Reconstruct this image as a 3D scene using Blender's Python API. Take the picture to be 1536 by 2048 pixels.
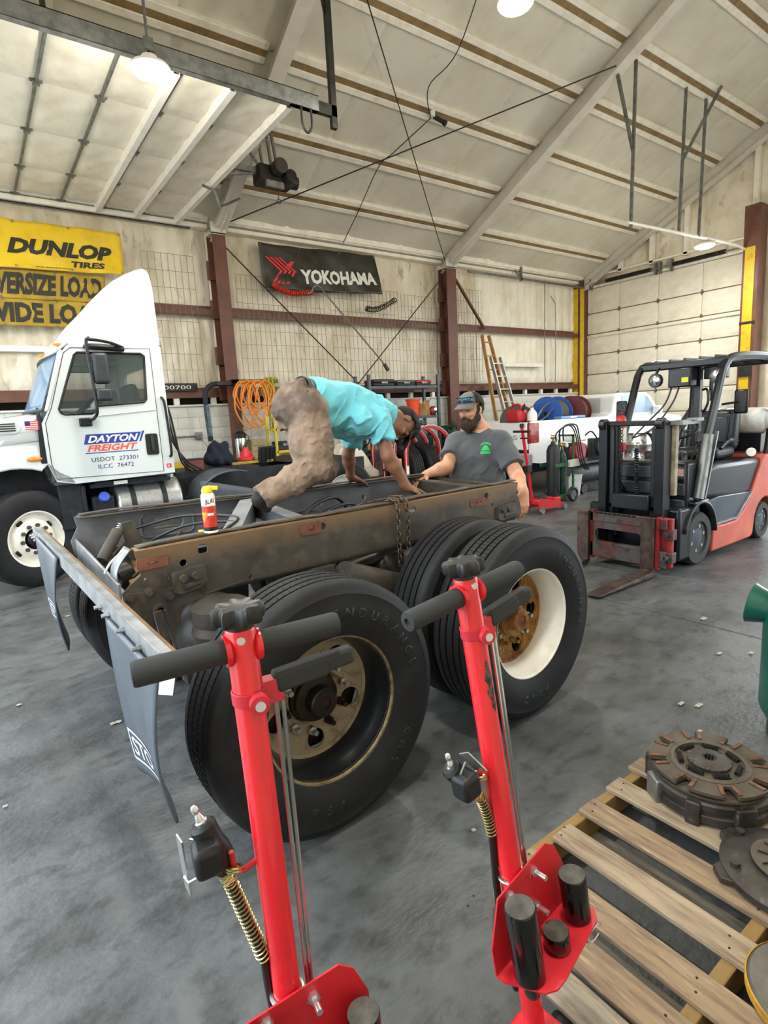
import bpy, math, random
import numpy as np
from math import sin, cos, pi, radians as rad, sqrt, atan2
from mathutils import Vector as V, Matrix as M, noise

for _o in list(bpy.data.objects):
    bpy.data.objects.remove(_o)
S = bpy.context.scene
C = S.collection
random.seed(7)

# ------------------------------------------------------------------ camera
# metres; X runs along the back wall, Y towards it, Z up; the photographer stands at X=Y=0
F_PX = 1126.6
YAW, PIT, ROL, EYE = 0.62416, 0.16945, -0.05355, 1.65
_fw = V((sin(YAW) * cos(PIT), cos(YAW) * cos(PIT), -sin(PIT)))
_r0 = V((cos(YAW), -sin(YAW), 0))
_u0 = _r0.cross(_fw)
_r = _r0 * cos(ROL) + _u0 * sin(ROL)
_u = _u0 * cos(ROL) - _r0 * sin(ROL)
cam = bpy.data.objects.new('camera', bpy.data.cameras.new('camera'))
C.objects.link(cam)
cam.matrix_world = M((( _r.x, _u.x, -_fw.x, 0), (_r.y, _u.y, -_fw.y, 0), (_r.z, _u.z, -_fw.z, EYE), (0, 0, 0, 1)))
cam.data.sensor_width = 36
cam.data.lens = F_PX / 2048 * 36
cam.data.clip_start = 0.05
S.camera = cam

# ------------------------------------------------------------------ world: hazy daylight over a pale concrete yard
W = bpy.data.worlds.new('World')
S.world = W
W.use_nodes = True
_n, _l = W.node_tree.nodes, W.node_tree.links
_bg = _n['Background']
_tc = _n.new('ShaderNodeTexCoord')
_sx = _n.new('ShaderNodeSeparateXYZ')
_cr = _n.new('ShaderNodeValToRGB')
_mr = _n.new('ShaderNodeMapRange')
_mr.inputs[1].default_value = -1
_mr.inputs[2].default_value = 1
_l.new(_tc.outputs['Generated'], _sx.inputs[0])
_l.new(_sx.outputs[2], _mr.inputs[0])
_l.new(_mr.outputs[0], _cr.inputs[0])
_l.new(_cr.outputs[0], _bg.inputs[0])
_e = _cr.color_ramp.elements
_e[0].position, _e[0].color = 0.495, (0.46, 0.43, 0.38, 1)
_e[1].position, _e[1].color = 0.505, (0.84, 0.93, 1.0, 1)
_bg.inputs[1].default_value = 5.6

S.view_settings.view_transform = 'Standard'
S.view_settings.look = 'None'
S.view_settings.gamma = 1
S.view_settings.use_curve_mapping = False
S.view_settings.exposure = 0.14
S.cycles.max_bounces = 6
S.cycles.diffuse_bounces = 3
S.cycles.glossy_bounces = 3
S.cycles.transmission_bounces = 4
LAMP_W = 130.0

# ------------------------------------------------------------------ helpers
def lin(h):
    h = h.lstrip('#')
    o = []
    for i in (0, 2, 4):
        c = int(h[i:i + 2], 16) / 255
        o.append(c / 12.92 if c <= .04045 else ((c + .055) / 1.055) ** 2.4)
    return (*o, 1)

_mats = {}
def mat(name, col, rough=.5, metal=0, col2=None, scale=4, lo=.4, hi=.65, bump=0, bscale=30, col3=None, scale3=1.2, lo3=.5, hi3=.7,
        emit=0, alpha=1, trans=0, coat=0, spec=.5, stretch=(1, 1, 1), detail=6, bdist=.01, rough2=None, ior=1.45, sheen=0):
    """procedural principled material: a base colour, up to two noise-driven second colours and a noise bump"""
    if name in _mats:
        return _mats[name]
    m = bpy.data.materials.new(name)
    m.use_nodes = True
    n, l = m.node_tree.nodes, m.node_tree.links
    p = n['Principled BSDF']
    p.inputs['Roughness'].default_value = rough
    p.inputs['Metallic'].default_value = metal
    p.inputs['Specular IOR Level'].default_value = spec
    p.inputs['IOR'].default_value = ior
    if coat:
        p.inputs['Coat Weight'].default_value = coat
        p.inputs['Coat Roughness'].default_value = .08
    if sheen:
        p.inputs['Sheen Weight'].default_value = sheen
    if trans:
        p.inputs['Transmission Weight'].default_value = trans
    if alpha < 1:
        p.inputs['Alpha'].default_value = alpha
    base = lin(col) if isinstance(col, str) else col
    p.inputs['Base Color'].default_value = base
    if emit:
        p.inputs['Emission Color'].default_value = base
        p.inputs['Emission Strength'].default_value = emit
    if col2 or bump:
        tc = n.new('ShaderNodeTexCoord')
        mp = n.new('ShaderNodeMapping')
        mp.inputs['Scale'].default_value = stretch
        l.new(tc.outputs['Object'], mp.inputs[0])
    if col2:
        last = None
        for cc, sc, a, b in ((col2, scale, lo, hi), (col3, scale3, lo3, hi3)):
            if not cc:
                continue
            t = n.new('ShaderNodeTexNoise')
            t.inputs['Scale'].default_value = sc
            t.inputs['Detail'].default_value = detail
            t.inputs['Roughness'].default_value = .62
            l.new(mp.outputs[0], t.inputs['Vector'])
            r = n.new('ShaderNodeMapRange')
            r.inputs[1].default_value = a
            r.inputs[2].default_value = b
            l.new(t.outputs[0], r.inputs[0])
            x = n.new('ShaderNodeMix')
            x.data_type = 'RGBA'
            l.new(r.outputs[0], x.inputs[0])
            if last is None:
                x.inputs[6].default_value = base
            else:
                l.new(last, x.inputs[6])
            x.inputs[7].default_value = lin(cc)
            last = x.outputs[2]
            if rough2 is not None and cc is col2:
                q = n.new('ShaderNodeMapRange')
                q.inputs[1].default_value, q.inputs[2].default_value = a, b
                q.inputs[3].default_value, q.inputs[4].default_value = rough, rough2
                l.new(t.outputs[0], q.inputs[0])
                l.new(q.outputs[0], p.inputs['Roughness'])
        l.new(last, p.inputs['Base Color'])
    if bump:
        t = n.new('ShaderNodeTexNoise')
        t.inputs['Scale'].default_value = bscale
        t.inputs['Detail'].default_value = 5
        l.new(mp.outputs[0], t.inputs['Vector'])
        b = n.new('ShaderNodeBump')
        b.inputs['Strength'].default_value = bump
        b.inputs['Distance'].default_value = bdist
        l.new(t.outputs[0], b.inputs['Height'])
        l.new(b.outputs[0], p.inputs['Normal'])
    _mats[name] = m
    return m

def basis(d, up=(0, 0, 1)):
    """right, up vectors perpendicular to d"""
    d = V(d).normalized()
    u = V(up)
    if abs(d.dot(u.normalized())) > .99:
        u = V((0, 1, 0)) if abs(d.y) < .9 else V((1, 0, 0))
    r = d.cross(u).normalized()
    return r, r.cross(d).normalized()

class B:
    """collects simple shapes into one mesh"""
    def __init__(s):
        s.v, s.f = [], []
    def add(s, vs, fs):
        n = len(s.v)
        s.v += [tuple(x) for x in vs]
        s.f += [tuple(i + n for i in f) for f in fs]
        return s
    def box(s, c, d, r=None):
        R = None
        if r is not None:
            R = M.Rotation(r[2], 3, 'Z') @ M.Rotation(r[1], 3, 'Y') @ M.Rotation(r[0], 3, 'X')
        vs = []
        for z in (-.5, .5):
            for x, y in ((-.5, -.5), (.5, -.5), (.5, .5), (-.5, .5)):
                q = V((x * d[0], y * d[1], z * d[2]))
                vs.append((R @ q if R else q) + V(c))
        return s.add(vs, [(3, 2, 1, 0), (4, 5, 6, 7), (0, 1, 5, 4), (1, 2, 6, 5), (2, 3, 7, 6), (3, 0, 4, 7)])
    def bx(s, x0, x1, y0, y1, z0, z1):
        return s.box(((x0 + x1) / 2, (y0 + y1) / 2, (z0 + z1) / 2), (abs(x1 - x0), abs(y1 - y0), abs(z1 - z0)))
    def bar(s, a, b, w, h, up=(0, 0, 1)):
        a, b = V(a), V(b)
        r, u = basis(b - a, up)
        vs = [p + r * (x * w / 2) + u * (y * h / 2) for p in (a, b) for x, y in ((-1, -1), (1, -1), (1, 1), (-1, 1))]
        return s.add(vs, [(0, 1, 2, 3), (7, 6, 5, 4), (4, 5, 1, 0), (5, 6, 2, 1), (6, 7, 3, 2), (7, 4, 0, 3)])
    def cyl(s, a, b, r, r2=None, n=14, cap=True):
        a, b = V(a), V(b)
        r2 = r if r2 is None else r2
        x, y = basis(b - a)
        vs = []
        for p, q in ((a, r), (b, r2)):
            vs += [p + (x * cos(2 * pi * i / n) + y * sin(2 * pi * i / n)) * q for i in range(n)]
        fs = [(i, (i + 1) % n, n + (i + 1) % n, n + i) for i in range(n)]
        if cap:
            fs += [tuple(reversed(range(n))), tuple(range(n, 2 * n))]
        return s.add(vs, fs)
    def tube(s, pts, r, n=6, closed=False):
        P = [V(p) for p in pts]
        k = len(P)
        rs = r if isinstance(r, (list, tuple)) else [r] * k
        vs, fs = [], []
        x = None
        for i in range(k):
            if closed:
                d = P[(i + 1) % k] - P[i - 1]
            else:
                d = P[min(i + 1, k - 1)] - P[max(i - 1, 0)]
            d.normalize()
            if x is None:
                x, _ = basis(d)
            x = (x - d * x.dot(d))
            x = x.normalized() if x.length > 1e-6 else basis(d)[0]
            y = d.cross(x)
            vs += [P[i] + (x * cos(2 * pi * j / n) + y * sin(2 * pi * j / n)) * rs[i] for j in range(n)]
        for i in range(k if closed else k - 1):
            a, b = i * n, ((i + 1) % k) * n
            fs += [(a + j, a + (j + 1) % n, b + (j + 1) % n, b + j) for j in range(n)]
        if not closed:
            fs += [tuple(reversed(range(n))), tuple(range((k - 1) * n, k * n))]
        return s.add(vs, fs)
    def lathe(s, prof, o=(0, 0, 0), ax=(0, 0, 1), n=24, closed=False, cap=True):
        """prof: (radius, height along ax); closed joins the last ring with the first"""
        o, a = V(o), V(ax).normalized()
        x, y = basis(a)
        vs, fs = [], []
        k = len(prof)
        for r, h in prof:
            vs += [o + a * h + (x * cos(2 * pi * i / n) + y * sin(2 * pi * i / n)) * max(r, 1e-5) for i in range(n)]
        for i in range(k if closed else k - 1):
            p, q = i * n, ((i + 1) % k) * n
            fs += [(p + j, p + (j + 1) % n, q + (j + 1) % n, q + j) for j in range(n)]
        if not closed and cap:
            fs += [tuple(reversed(range(n))), tuple(range((k - 1) * n, k * n))]
        return s.add(vs, fs)
    def prism(s, poly, a, b, ax='y'):
        f = {'x': lambda p, q: (q, p[0], p[1]), 'y': lambda p, q: (p[0], q, p[1]), 'z': lambda p, q: (p[0], p[1], q)}[ax]
        n = len(poly)
        vs = [f(p, a) for p in poly] + [f(p, b) for p in poly]
        fs = [tuple(range(n)), tuple(reversed(range(n, 2 * n)))] + [((i + 1) % n, i, n + i, n + (i + 1) % n) for i in range(n)]
        return s.add(vs, fs)
    def ball(s, c, r, n=12, m=8, rot=None):
        r = (r, r, r) if not isinstance(r, (tuple, list)) else r
        R = (M.Rotation(rot[2], 3, 'Z') @ M.Rotation(rot[1], 3, 'Y') @ M.Rotation(rot[0], 3, 'X')) if rot else None
        vs = []
        for j in range(m + 1):
            t = pi * j / m
            for i in range(n):
                p = V((max(sin(t), 1e-4) * cos(2 * pi * i / n) * r[0], max(sin(t), 1e-4) * sin(2 * pi * i / n) * r[1], cos(t) * r[2]))
                vs.append((R @ p if R else p) + V(c))
        fs = [(j * n + i, (j + 1) * n + i, (j + 1) * n + (i + 1) % n, j * n + (i + 1) % n) for j in range(m) for i in range(n)]
        return s.add(vs, fs)
    def torus(s, c, R, r, ax=(0, 0, 1), n=24, m=8):
        c = V(c)
        x, y = basis(ax)
        return s.tube([c + (x * cos(2 * pi * i / n) + y * sin(2 * pi * i / n)) * R for i in range(n)], r, m, closed=True)
    def grid(s, fn, nu, nv, cu=False):
        k = nu if cu else nu + 1
        vs = [fn(i / nu, j / nv) for j in range(nv + 1) for i in range(k)]
        fs = [(j * k + i, j * k + (i + 1) % k, (j + 1) * k + (i + 1) % k, (j + 1) * k + i) for j in range(nv) for i in range(nu)]
        return s.add(vs, fs)
    def loft(s, rings, cap=True):
        n = len(rings[0])
        vs = [p for r in rings for p in r]
        fs = [(i * n + j, i * n + (j + 1) % n, (i + 1) * n + (j + 1) % n, (i + 1) * n + j) for i in range(len(rings) - 1) for j in range(n)]
        if cap:
            fs += [tuple(reversed(range(n))), tuple(range((len(rings) - 1) * n, len(rings) * n))]
        return s.add(vs, fs)
    def mesh(s, name, m, smooth=38):
        me = bpy.data.meshes.new(name)
        me.from_pydata(s.v, [], s.f)
        me.update()
        if m:
            me.materials.append(m)
        if smooth:
            me.polygons.foreach_set('use_smooth', [True] * len(me.polygons))
            me.set_sharp_from_angle(angle=rad(smooth))
        return me
    def build(s, name, m, parent=None, smooth=38, bevel=0, bseg=2, world=False, thick=0, sub=0, label=None):
        o = bpy.data.objects.new(name, s.mesh(name, m, smooth))
        C.objects.link(o)
        if parent:
            o.parent = parent
            if world:
                o.matrix_parent_inverse = parent.matrix_basis.inverted()
        if sub:
            d = o.modifiers.new('sub', 'SUBSURF')
            d.levels = d.render_levels = sub
        if thick:
            d = o.modifiers.new('solid', 'SOLIDIFY')
            d.thickness = thick
            d.offset = 0
        if bevel:
            d = o.modifiers.new('bevel', 'BEVEL')
            d.width = bevel
            d.segments = bseg
            d.limit_method = 'ANGLE'
            d.angle_limit = rad(40)
        if label:
            o['label'] = label
        return o

def tag(o, label=None, cat=None, group=None, kind=None):
    for k, v in (('label', label), ('category', cat), ('group', group), ('kind', kind)):
        if v:
            o[k] = v
    return o

def thing(name, label, cat, loc=(0, 0, 0), rz=0, group=None, kind=None):
    o = bpy.data.objects.new(name, None)
    C.objects.link(o)
    o.empty_display_size = .1
    o.location = loc
    o.rotation_euler = (0, 0, rz)
    o.matrix_basis  # settle
    return tag(o, label, cat, group, kind)

def struct(name, b, m, label=None, parent=None, **k):
    o = b.build(name, m, parent, **k) if b else thing(name, None, None)
    return tag(o, label, None, None, 'structure')

def kids(o):
    return [c for c in C.objects if c.parent is o]

def copy_tree(o, parent=None):
    c = o.copy()
    C.objects.link(c)
    if parent:
        c.parent = parent
    for k in kids(o):
        copy_tree(k, c)
    return c

def place(mesh_obj, name, parent, loc=(0, 0, 0), rot=(0, 0, 0), scale=None):
    """another object that shares mesh_obj's mesh"""
    o = mesh_obj.copy()
    o.name = name
    C.objects.link(o)
    o.parent = parent
    o.location, o.rotation_euler = loc, rot
    if scale:
        o.scale = scale
    return o

def curve_mesh(loops, t, res=1):
    """flat plate with holes: 2-D outline loops (outer first), thickness t, in the XY plane"""
    cu = bpy.data.curves.new('tmp', 'CURVE')
    cu.dimensions, cu.fill_mode, cu.extrude = '2D', 'BOTH', t / 2
    for lp in loops:
        sp = cu.splines.new('POLY')
        sp.points.add(len(lp) - 1)
        for p, q in zip(sp.points, lp):
            p.co = (q[0], q[1], 0, 1)
        sp.use_cyclic_u = True
    o = bpy.data.objects.new('tmp', cu)
    me = bpy.data.meshes.new_from_object(o)
    vs = [tuple(v.co) for v in me.vertices]
    fs = [tuple(p.vertices) for p in me.polygons]
    bpy.data.objects.remove(o)
    bpy.data.curves.remove(cu)
    bpy.data.meshes.remove(me)
    return vs, fs

def text_mesh(s, w=None, h=None, shear=0, bold=0, t=.002, space=1, res=3):
    """letters in the XY plane, lower-left corner at the origin, scaled to w x h"""
    cu = bpy.data.curves.new('tmp', 'FONT')
    cu.body, cu.size, cu.shear, cu.offset, cu.space_character, cu.resolution_u = s, 1, shear, bold, space, res
    o = bpy.data.objects.new('tmp', cu)
    me = bpy.data.meshes.new_from_object(o)
    vs = np.array([v.co[:] for v in me.vertices])
    fs = [tuple(p.vertices) for p in me.polygons]
    bpy.data.objects.remove(o)
    bpy.data.curves.remove(cu)
    bpy.data.meshes.remove(me)
    lo, hi = vs.min(0), vs.max(0)
    vs -= lo
    sx = w / (hi[0] - lo[0]) if w else 1
    sy = h / (hi[1] - lo[1]) if h else sx
    if not w:
        sx = sy
    vs[:, 0] *= sx
    vs[:, 1] *= sy
    return [tuple(v) for v in vs], fs

def circ(x, y, r, n=16, ry=None):
    return [(x + r * cos(2 * pi * i / n), y + (ry or r) * sin(2 * pi * i / n)) for i in range(n)]

def rrect(x0, y0, x1, y1, r, n=4):
    o = []
    for cx, cy, a in ((x1 - r, y1 - r, 0), (x0 + r, y1 - r, 90), (x0 + r, y0 + r, 180), (x1 - r, y0 + r, 270)):
        o += [(cx + r * cos(rad(a + 90 * i / n)), cy + r * sin(rad(a + 90 * i / n))) for i in range(n + 1)]
    return o

def onto(vs, o, ux, uy, off=0):
    o, ux, uy = V(o), V(ux).normalized(), V(uy).normalized()
    nz = ux.cross(uy)
    return [o + ux * v[0] + uy * v[1] + nz * (v[2] + off) for v in vs]

def spline(pts, n=8, closed=False):
    """Catmull-Rom through the points"""
    P = [V(p) for p in pts]
    k = len(P)
    out = []
    for i in range(k if closed else k - 1):
        g = (lambda j: P[j % k]) if closed else (lambda j: P[max(0, min(k - 1, j))])
        a, b, c, d = g(i - 1), g(i), g(i + 1), g(i + 2)
        for j in range(n):
            t = j / n
            out.append(.5 * ((2 * b) + (c - a) * t + (2 * a - 5 * b + 4 * c - d) * t * t + (3 * b - a - 3 * c + d) * t ** 3))
    if not closed:
        out.append(P[-1])
    return out

def nz(x, y, z=0):
    return noise.noise(V((x, y, z)))

def helix(a, b, R, turns, n=10):
    a, b = V(a), V(b)
    x, y = basis(b - a)
    k = int(turns * n)
    return [a + (b - a) * (i / k) + (x * cos(2 * pi * i / n) + y * sin(2 * pi * i / n)) * R for i in range(k + 1)]
# ------------------------------------------------------------------ soft-union modelling for people and other organic shapes
def surface_nets(f, o, h):
    ins = f < 0
    sh = [n - 1 for n in f.shape]
    corners = [(i, j, k) for i in (0, 1) for j in (0, 1) for k in (0, 1)]
    sl = lambda a, c: a[c[0]:c[0] + sh[0], c[1]:c[1] + sh[1], c[2]:c[2] + sh[2]]
    cnt = np.zeros(sh, np.int8)
    for c in corners:
        cnt += sl(ins, c)
    act = np.argwhere((cnt > 0) & (cnt < 8))
    idx = -np.ones(sh, np.int64)
    idx[act[:, 0], act[:, 1], act[:, 2]] = np.arange(len(act))
    val = {c: f[act[:, 0] + c[0], act[:, 1] + c[1], act[:, 2] + c[2]] for c in corners}
    pos, n = np.zeros((len(act), 3)), np.zeros(len(act))
    for a in corners:
        for ax in range(3):
            if a[ax]:
                continue
            b = tuple(1 if i == ax else a[i] for i in range(3))
            v0, v1 = val[a], val[b]
            cr = (v0 < 0) != (v1 < 0)
            t = np.where(cr, v0 / np.where(cr, v0 - v1, 1), 0)
            for i in range(3):
                pos[:, i] += np.where(cr, a[i] + (t if i == ax else 0), 0)
            n += cr
    vs = (act + pos / n[:, None]) * h + o
    quads = []
    for ax in range(3):
        u, w = (ax + 1) % 3, (ax + 2) % 3
        d = np.array([1 if i == ax else 0 for i in range(3)])
        a = ins[:-1 if ax == 0 else None, :-1 if ax == 1 else None, :-1 if ax == 2 else None]
        b = ins[1 if ax == 0 else 0:, 1 if ax == 1 else 0:, 1 if ax == 2 else 0:]
        e = np.argwhere(a != b)
        e = e[(e[:, u] > 0) & (e[:, w] > 0) & (e[:, u] < sh[u]) & (e[:, w] < sh[w])]
        flip = a[e[:, 0], e[:, 1], e[:, 2]]
        du, dw = np.array([i == u for i in range(3)]) * 1, np.array([i == w for i in range(3)]) * 1
        q = np.stack([idx[tuple((e - s * du - t * dw).T)] for s, t in ((1, 1), (0, 1), (0, 0), (1, 0))], 1)
        q[~flip] = q[~flip][:, ::-1]
        quads.append(q)
    return vs, np.concatenate(quads)

def cone(a, b, ra, rb=None, k=.02, flat=None, cut=(), sub=False):
    """tapered capsule a-b; flat=(normal, factor) squashes it; cut=[(point, normal)] trims it"""
    return ('c', np.array(a, float), np.array(b, float), ra, ra if rb is None else rb, k, flat, cut, sub)

def ell(c, r, axes=None, k=.02, cut=(), sub=False):
    A = np.eye(3) if axes is None else np.array(axes, float)
    return ('e', np.array(c, float), np.array(r, float), A, k, cut, sub)

def sdf_build(prims, h, disp=None):
    lo, hi = np.full(3, 1e9), np.full(3, -1e9)
    for p in prims:
        if p[-1]:
            continue
        if p[0] == 'c':
            m = max(p[3], p[4])
            lo, hi = np.minimum(lo, np.minimum(p[1], p[2]) - m), np.maximum(hi, np.maximum(p[1], p[2]) + m)
        else:
            m = max(p[2])
            lo, hi = np.minimum(lo, p[1] - m), np.maximum(hi, p[1] + m)
    lo -= 3 * h + .01
    hi += 3 * h + .01
    n = np.ceil((hi - lo) / h).astype(int) + 1
    f = np.full(n, .2, np.float32)
    for p in prims:
        if p[0] == 'c':
            m = max(p[3], p[4]) + p[5] + 2 * h + .02
            a, b = np.minimum(p[1], p[2]) - m, np.maximum(p[1], p[2]) + m
        else:
            m = max(p[2]) + p[4] + 2 * h + .02
            a, b = p[1] - m, p[1] + m
        i0 = np.clip(((a - lo) / h).astype(int), 0, n - 1)
        i1 = np.clip(((b - lo) / h).astype(int) + 2, 1, n)
        G = np.stack(np.meshgrid(*[lo[i] + h * np.arange(i0[i], i1[i]) for i in range(3)], indexing='ij'), -1)
        if p[0] == 'c':
            _, A, Bp, ra, rb, k, flat, cut, sub = p
            Q = G
            if flat is not None:
                nn = np.array(flat[0], float)
                nn /= np.linalg.norm(nn)
                Q = G + ((G - A) @ nn)[..., None] * nn * (1 / flat[1] - 1)
            ba = Bp - A
            t = np.clip(((Q - A) @ ba) / max(ba @ ba, 1e-9), 0, 1)
            d = np.linalg.norm(Q - A - t[..., None] * ba, axis=-1) - (ra + (rb - ra) * t)
            if flat is not None:
                d = d * min(1, flat[1])
        else:
            _, c, r, A, k, cut, sub = p
            q = (G - c) @ A.T
            k0 = np.linalg.norm(q / r, axis=-1)
            k1 = np.linalg.norm(q / (r * r), axis=-1) + 1e-9
            d = k0 * (k0 - 1) / k1
        for pt, nn in cut:
            nn = np.array(nn, float)
            d = np.maximum(d, (G - np.array(pt, float)) @ (nn / np.linalg.norm(nn)))
        s = tuple(slice(i0[i], i1[i]) for i in range(3))
        cur = f[s]
        if sub:
            hh = np.clip(.5 - .5 * (cur + d) / k, 0, 1)
            f[s] = cur + (-d - cur) * hh + k * hh * (1 - hh)
        else:
            hh = np.clip(.5 + .5 * (cur - d) / k, 0, 1)
            f[s] = cur * (1 - hh) + d * hh - k * hh * (1 - hh)
    if disp is not None:
        G = np.stack(np.meshgrid(*[lo[i] + h * np.arange(n[i]) for i in range(3)], indexing='ij'), -1)
        near = np.abs(f) < .05
        f[near] += disp(G[near]).astype(np.float32)
    return surface_nets(f, lo, h)

def sdf_obj(name, prims, h, m, parent, disp=None, world=True, relax=0):
    vs, fs = sdf_build(prims, h, disp)
    me = bpy.data.meshes.new(name)
    me.from_pydata(vs.tolist(), [], fs.tolist())
    me.update()
    me.materials.append(m)
    me.polygons.foreach_set('use_smooth', [True] * len(me.polygons))
    o = bpy.data.objects.new(name, me)
    C.objects.link(o)
    o.parent = parent
    if world:
        o.matrix_parent_inverse = parent.matrix_basis.inverted()
    if relax:
        d = o.modifiers.new('relax', 'SMOOTH')
        d.factor, d.iterations = .5, relax
    return o

def hand(w, f, up, side, curl=(.3, .3, .3, .3), tcurl=.3, spread=.06, s=1.0, k=.006):
    """hand prims: wrist w, finger direction f, back-of-hand normal up, side=+1 if the thumb lies towards f x up"""
    w, f, up = V(w), V(f).normalized(), V(up)
    up = (up - f * up.dot(f)).normalized()
    r = f.cross(up) * side               # towards the thumb
    L = lambda x, y, z: w + (f * x + r * y + up * z) * s
    P = [cone(L(-.02, 0, 0), L(.03, 0, 0), .026 * s, .03 * s, k=.02, flat=(up, .72))]
    base = ((.088, .030), (.092, .010), (.088, -.011), (.080, -.030))
    lens = ((.042, .026, .021), (.046, .029, .022), (.043, .027, .021), (.034, .021, .018))
    for i, (bx_, by) in enumerate(base):
        P.append(cone(L(.02, by * .6, 0), L(bx_, by, .002), .017 * s, .0125 * s, k=.012))
        p = L(bx_, by, .002)
        ang = curl[i] * .7
        sp_ = (1.5 - i) * spread
        for j in range(3):
            d = f * (cos(ang) * cos(sp_)) + r * sin(sp_) - up * sin(ang)
            q = p + d * lens[i][j] * s
            ra = (.0105, .0092, .0082, .0074)[j] * s
            rb = (.0105, .0092, .0082, .0074)[j + 1] * s
            P.append(cone(p, q, ra, rb, k=k))
            p = q
            ang += curl[i]
    p = L(.018, .028, -.004)
    P.append(cone(L(.0, .012, 0), p, .018 * s, .015 * s, k=.014))
    ang = .75
    for j, l in enumerate((.036, .03, .024)):
        d = f * cos(ang) + r * sin(ang) - up * (.25 + tcurl * j * .5)
        d.normalize()
        q = p + d * l * s
        P.append(cone(p, q, (.0135, .0112, .0098)[j] * s, (.0112, .0098, .0085)[j] * s, k=k + .002))
        p = q
        ang -= tcurl
    return P
# ------------------------------------------------------------------ materials of the building
m_floor = mat('concrete_floor', '#606364', .5, col2='#3f4040', scale=1.6, lo=.36, hi=.68, col3='#2f302f', scale3=7, lo3=.5, hi3=.75, bump=.6, bscale=30, bdist=.006, rough2=.36, detail=14, stretch=(1, 1.5, 1))
m_ins = mat('insulation_vinyl', '#eae2ce', .5, col2='#c2b393', scale=1.3, lo=.42, hi=.72, col3='#6f5f48', scale3=4, lo3=.58, hi3=.8, stretch=(1.6, 1, .6), bump=.5, bscale=9, bdist=.02, detail=8)
m_ins2 = mat('insulation_vinyl_clean', '#f1ecdc', .5, col2='#d8cfb9', scale=2, lo=.45, hi=.8, bump=.2, bscale=12, bdist=.02)
m_ceil = mat('ceiling_vinyl', '#dcd8c8', .6, col2='#c6c0ac', scale=.9, lo=.4, hi=.75, col3='#b9ae92', scale3=3, lo3=.6, hi3=.85, bump=.15, bscale=9, bdist=.02, detail=8)
m_rafter = mat('rafter_paint', '#dad5c8', .5, col2='#c2bcae', scale=3, lo=.4, hi=.8)
m_purlin = mat('purlin_primer', '#92794f', .6, col2='#7a633f', scale=6)
m_tabs = mat('white_tape', '#f3eee0', .6, col2='#ddd4c0', scale=6, lo=.45, hi=.8)
m_primer = mat('column_primer', '#6e4536', .5, col2='#50322a', scale=4, lo=.4, hi=.75, bump=.1)
m_ypaint = mat('yellow_paint', '#dcb41e', .45, col2='#a8851a', scale=7, lo=.5, hi=.8)
m_galv = mat('galvanised', '#8b8d8b', .45, .7, col2='#6c6d6b', scale=9)
m_dsteel = mat('dark_steel', '#3a3835', .5, .5, col2='#25231f', scale=9)
m_block = mat('block_paint', '#dad9d0', .6, col2='#c2c0b4', scale=3, lo=.45, hi=.8, bump=.25, bscale=60, bdist=.004)
m_bgrey = mat('block_grey', '#8b8b86', .7, col2='#6f6f6b', scale=4, bump=.25, bscale=60)
m_mortar = mat('mortar', '#b4b2a8', .8, bump=.2)
m_dark = mat('dark_gap', '#14130f', .8)
m_white = mat('white_paint', '#eceae2', .4, col2='#d6d3c8', scale=5, lo=.5, hi=.8)
m_wire = mat('grid_wire', '#7d7462', .5, .4)
m_glow = mat('lamp_glow', (1, .96, .88, 1), .5, emit=30)

EAVE_Y, EAVE_Z, SLOPE = 10.6, 5.25, .5
RIDGE_Y = 4.75
WX0, WX1 = -1.3, 15.4
def roof_z(y):
    return EAVE_Z + SLOPE * (EAVE_Y - y) if y >= RIDGE_Y else EAVE_Z + SLOPE * (EAVE_Y - 2 * RIDGE_Y + y)

# ------------------------------------------------------------------ floor: slabs with sawn joints
floor = struct('floor', B().bx(-9, 19, -5, 10.9, -.15, -.03), m_dark, 'worn grey concrete workshop floor with sawn joints')
xs, ys = (-9, -1.32, 4.2, 9.8, 15.4, 19), (-5, -.9, 6.3, 10.9)
for i in range(5):
    for j in range(3):
        B().bx(xs[i] + .006, xs[i + 1] - .006, ys[j] + .006, ys[j + 1] - .006, -.12, 0).build('floor_slab', m_floor, floor, bevel=.004)
# a few pale paper scraps and chips lying on the slab
m_chip = mat('paper_chip', '#a8a394', .8)
scrap_at = ('at the forklift bay joint, larger', 'near the forklift bay joint, smaller', 'just beyond the clutch pack', 'beside the clutch pack, smaller', 'between the two red jacks', 'left of the near mud flap', 'below the far mud flap', 'on the bare floor left of the near flap', 'behind the clutch pack, second of two', 'near the fork tip', 'at the left edge of the floor', 'under the right red jack')
for k, (x, y, s) in enumerate((x_, y_, s_ * .5) for x_, y_, s_ in ((3.9, 1.42, .05), (3.75, 1.55, .045), (3.0, 1.33, .05), (2.75, 1.21, .035), (1.4, 1.45, .03), (.02, 4.0, .05), (.5, 5.7, .05), (.45, 3.35, .06), (2.95, 1.4, .04), (4.3, 1.9, .07), (-.1, 2.9, .03), (1.1, 1.0, .02))):
    o = B().grid(lambda u, v: (x + (u - .5) * s * (1.6 + .6 * sin(k)), y + (v - .5) * s, .002 + .008 * abs(sin(7 * u + 5 * v + k))), 4, 4).build('paper_scrap', m_chip)
    tag(o, 'pale litter scrap on the concrete ' + scrap_at[k], 'scrap', 'litter scraps on the floor')

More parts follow.
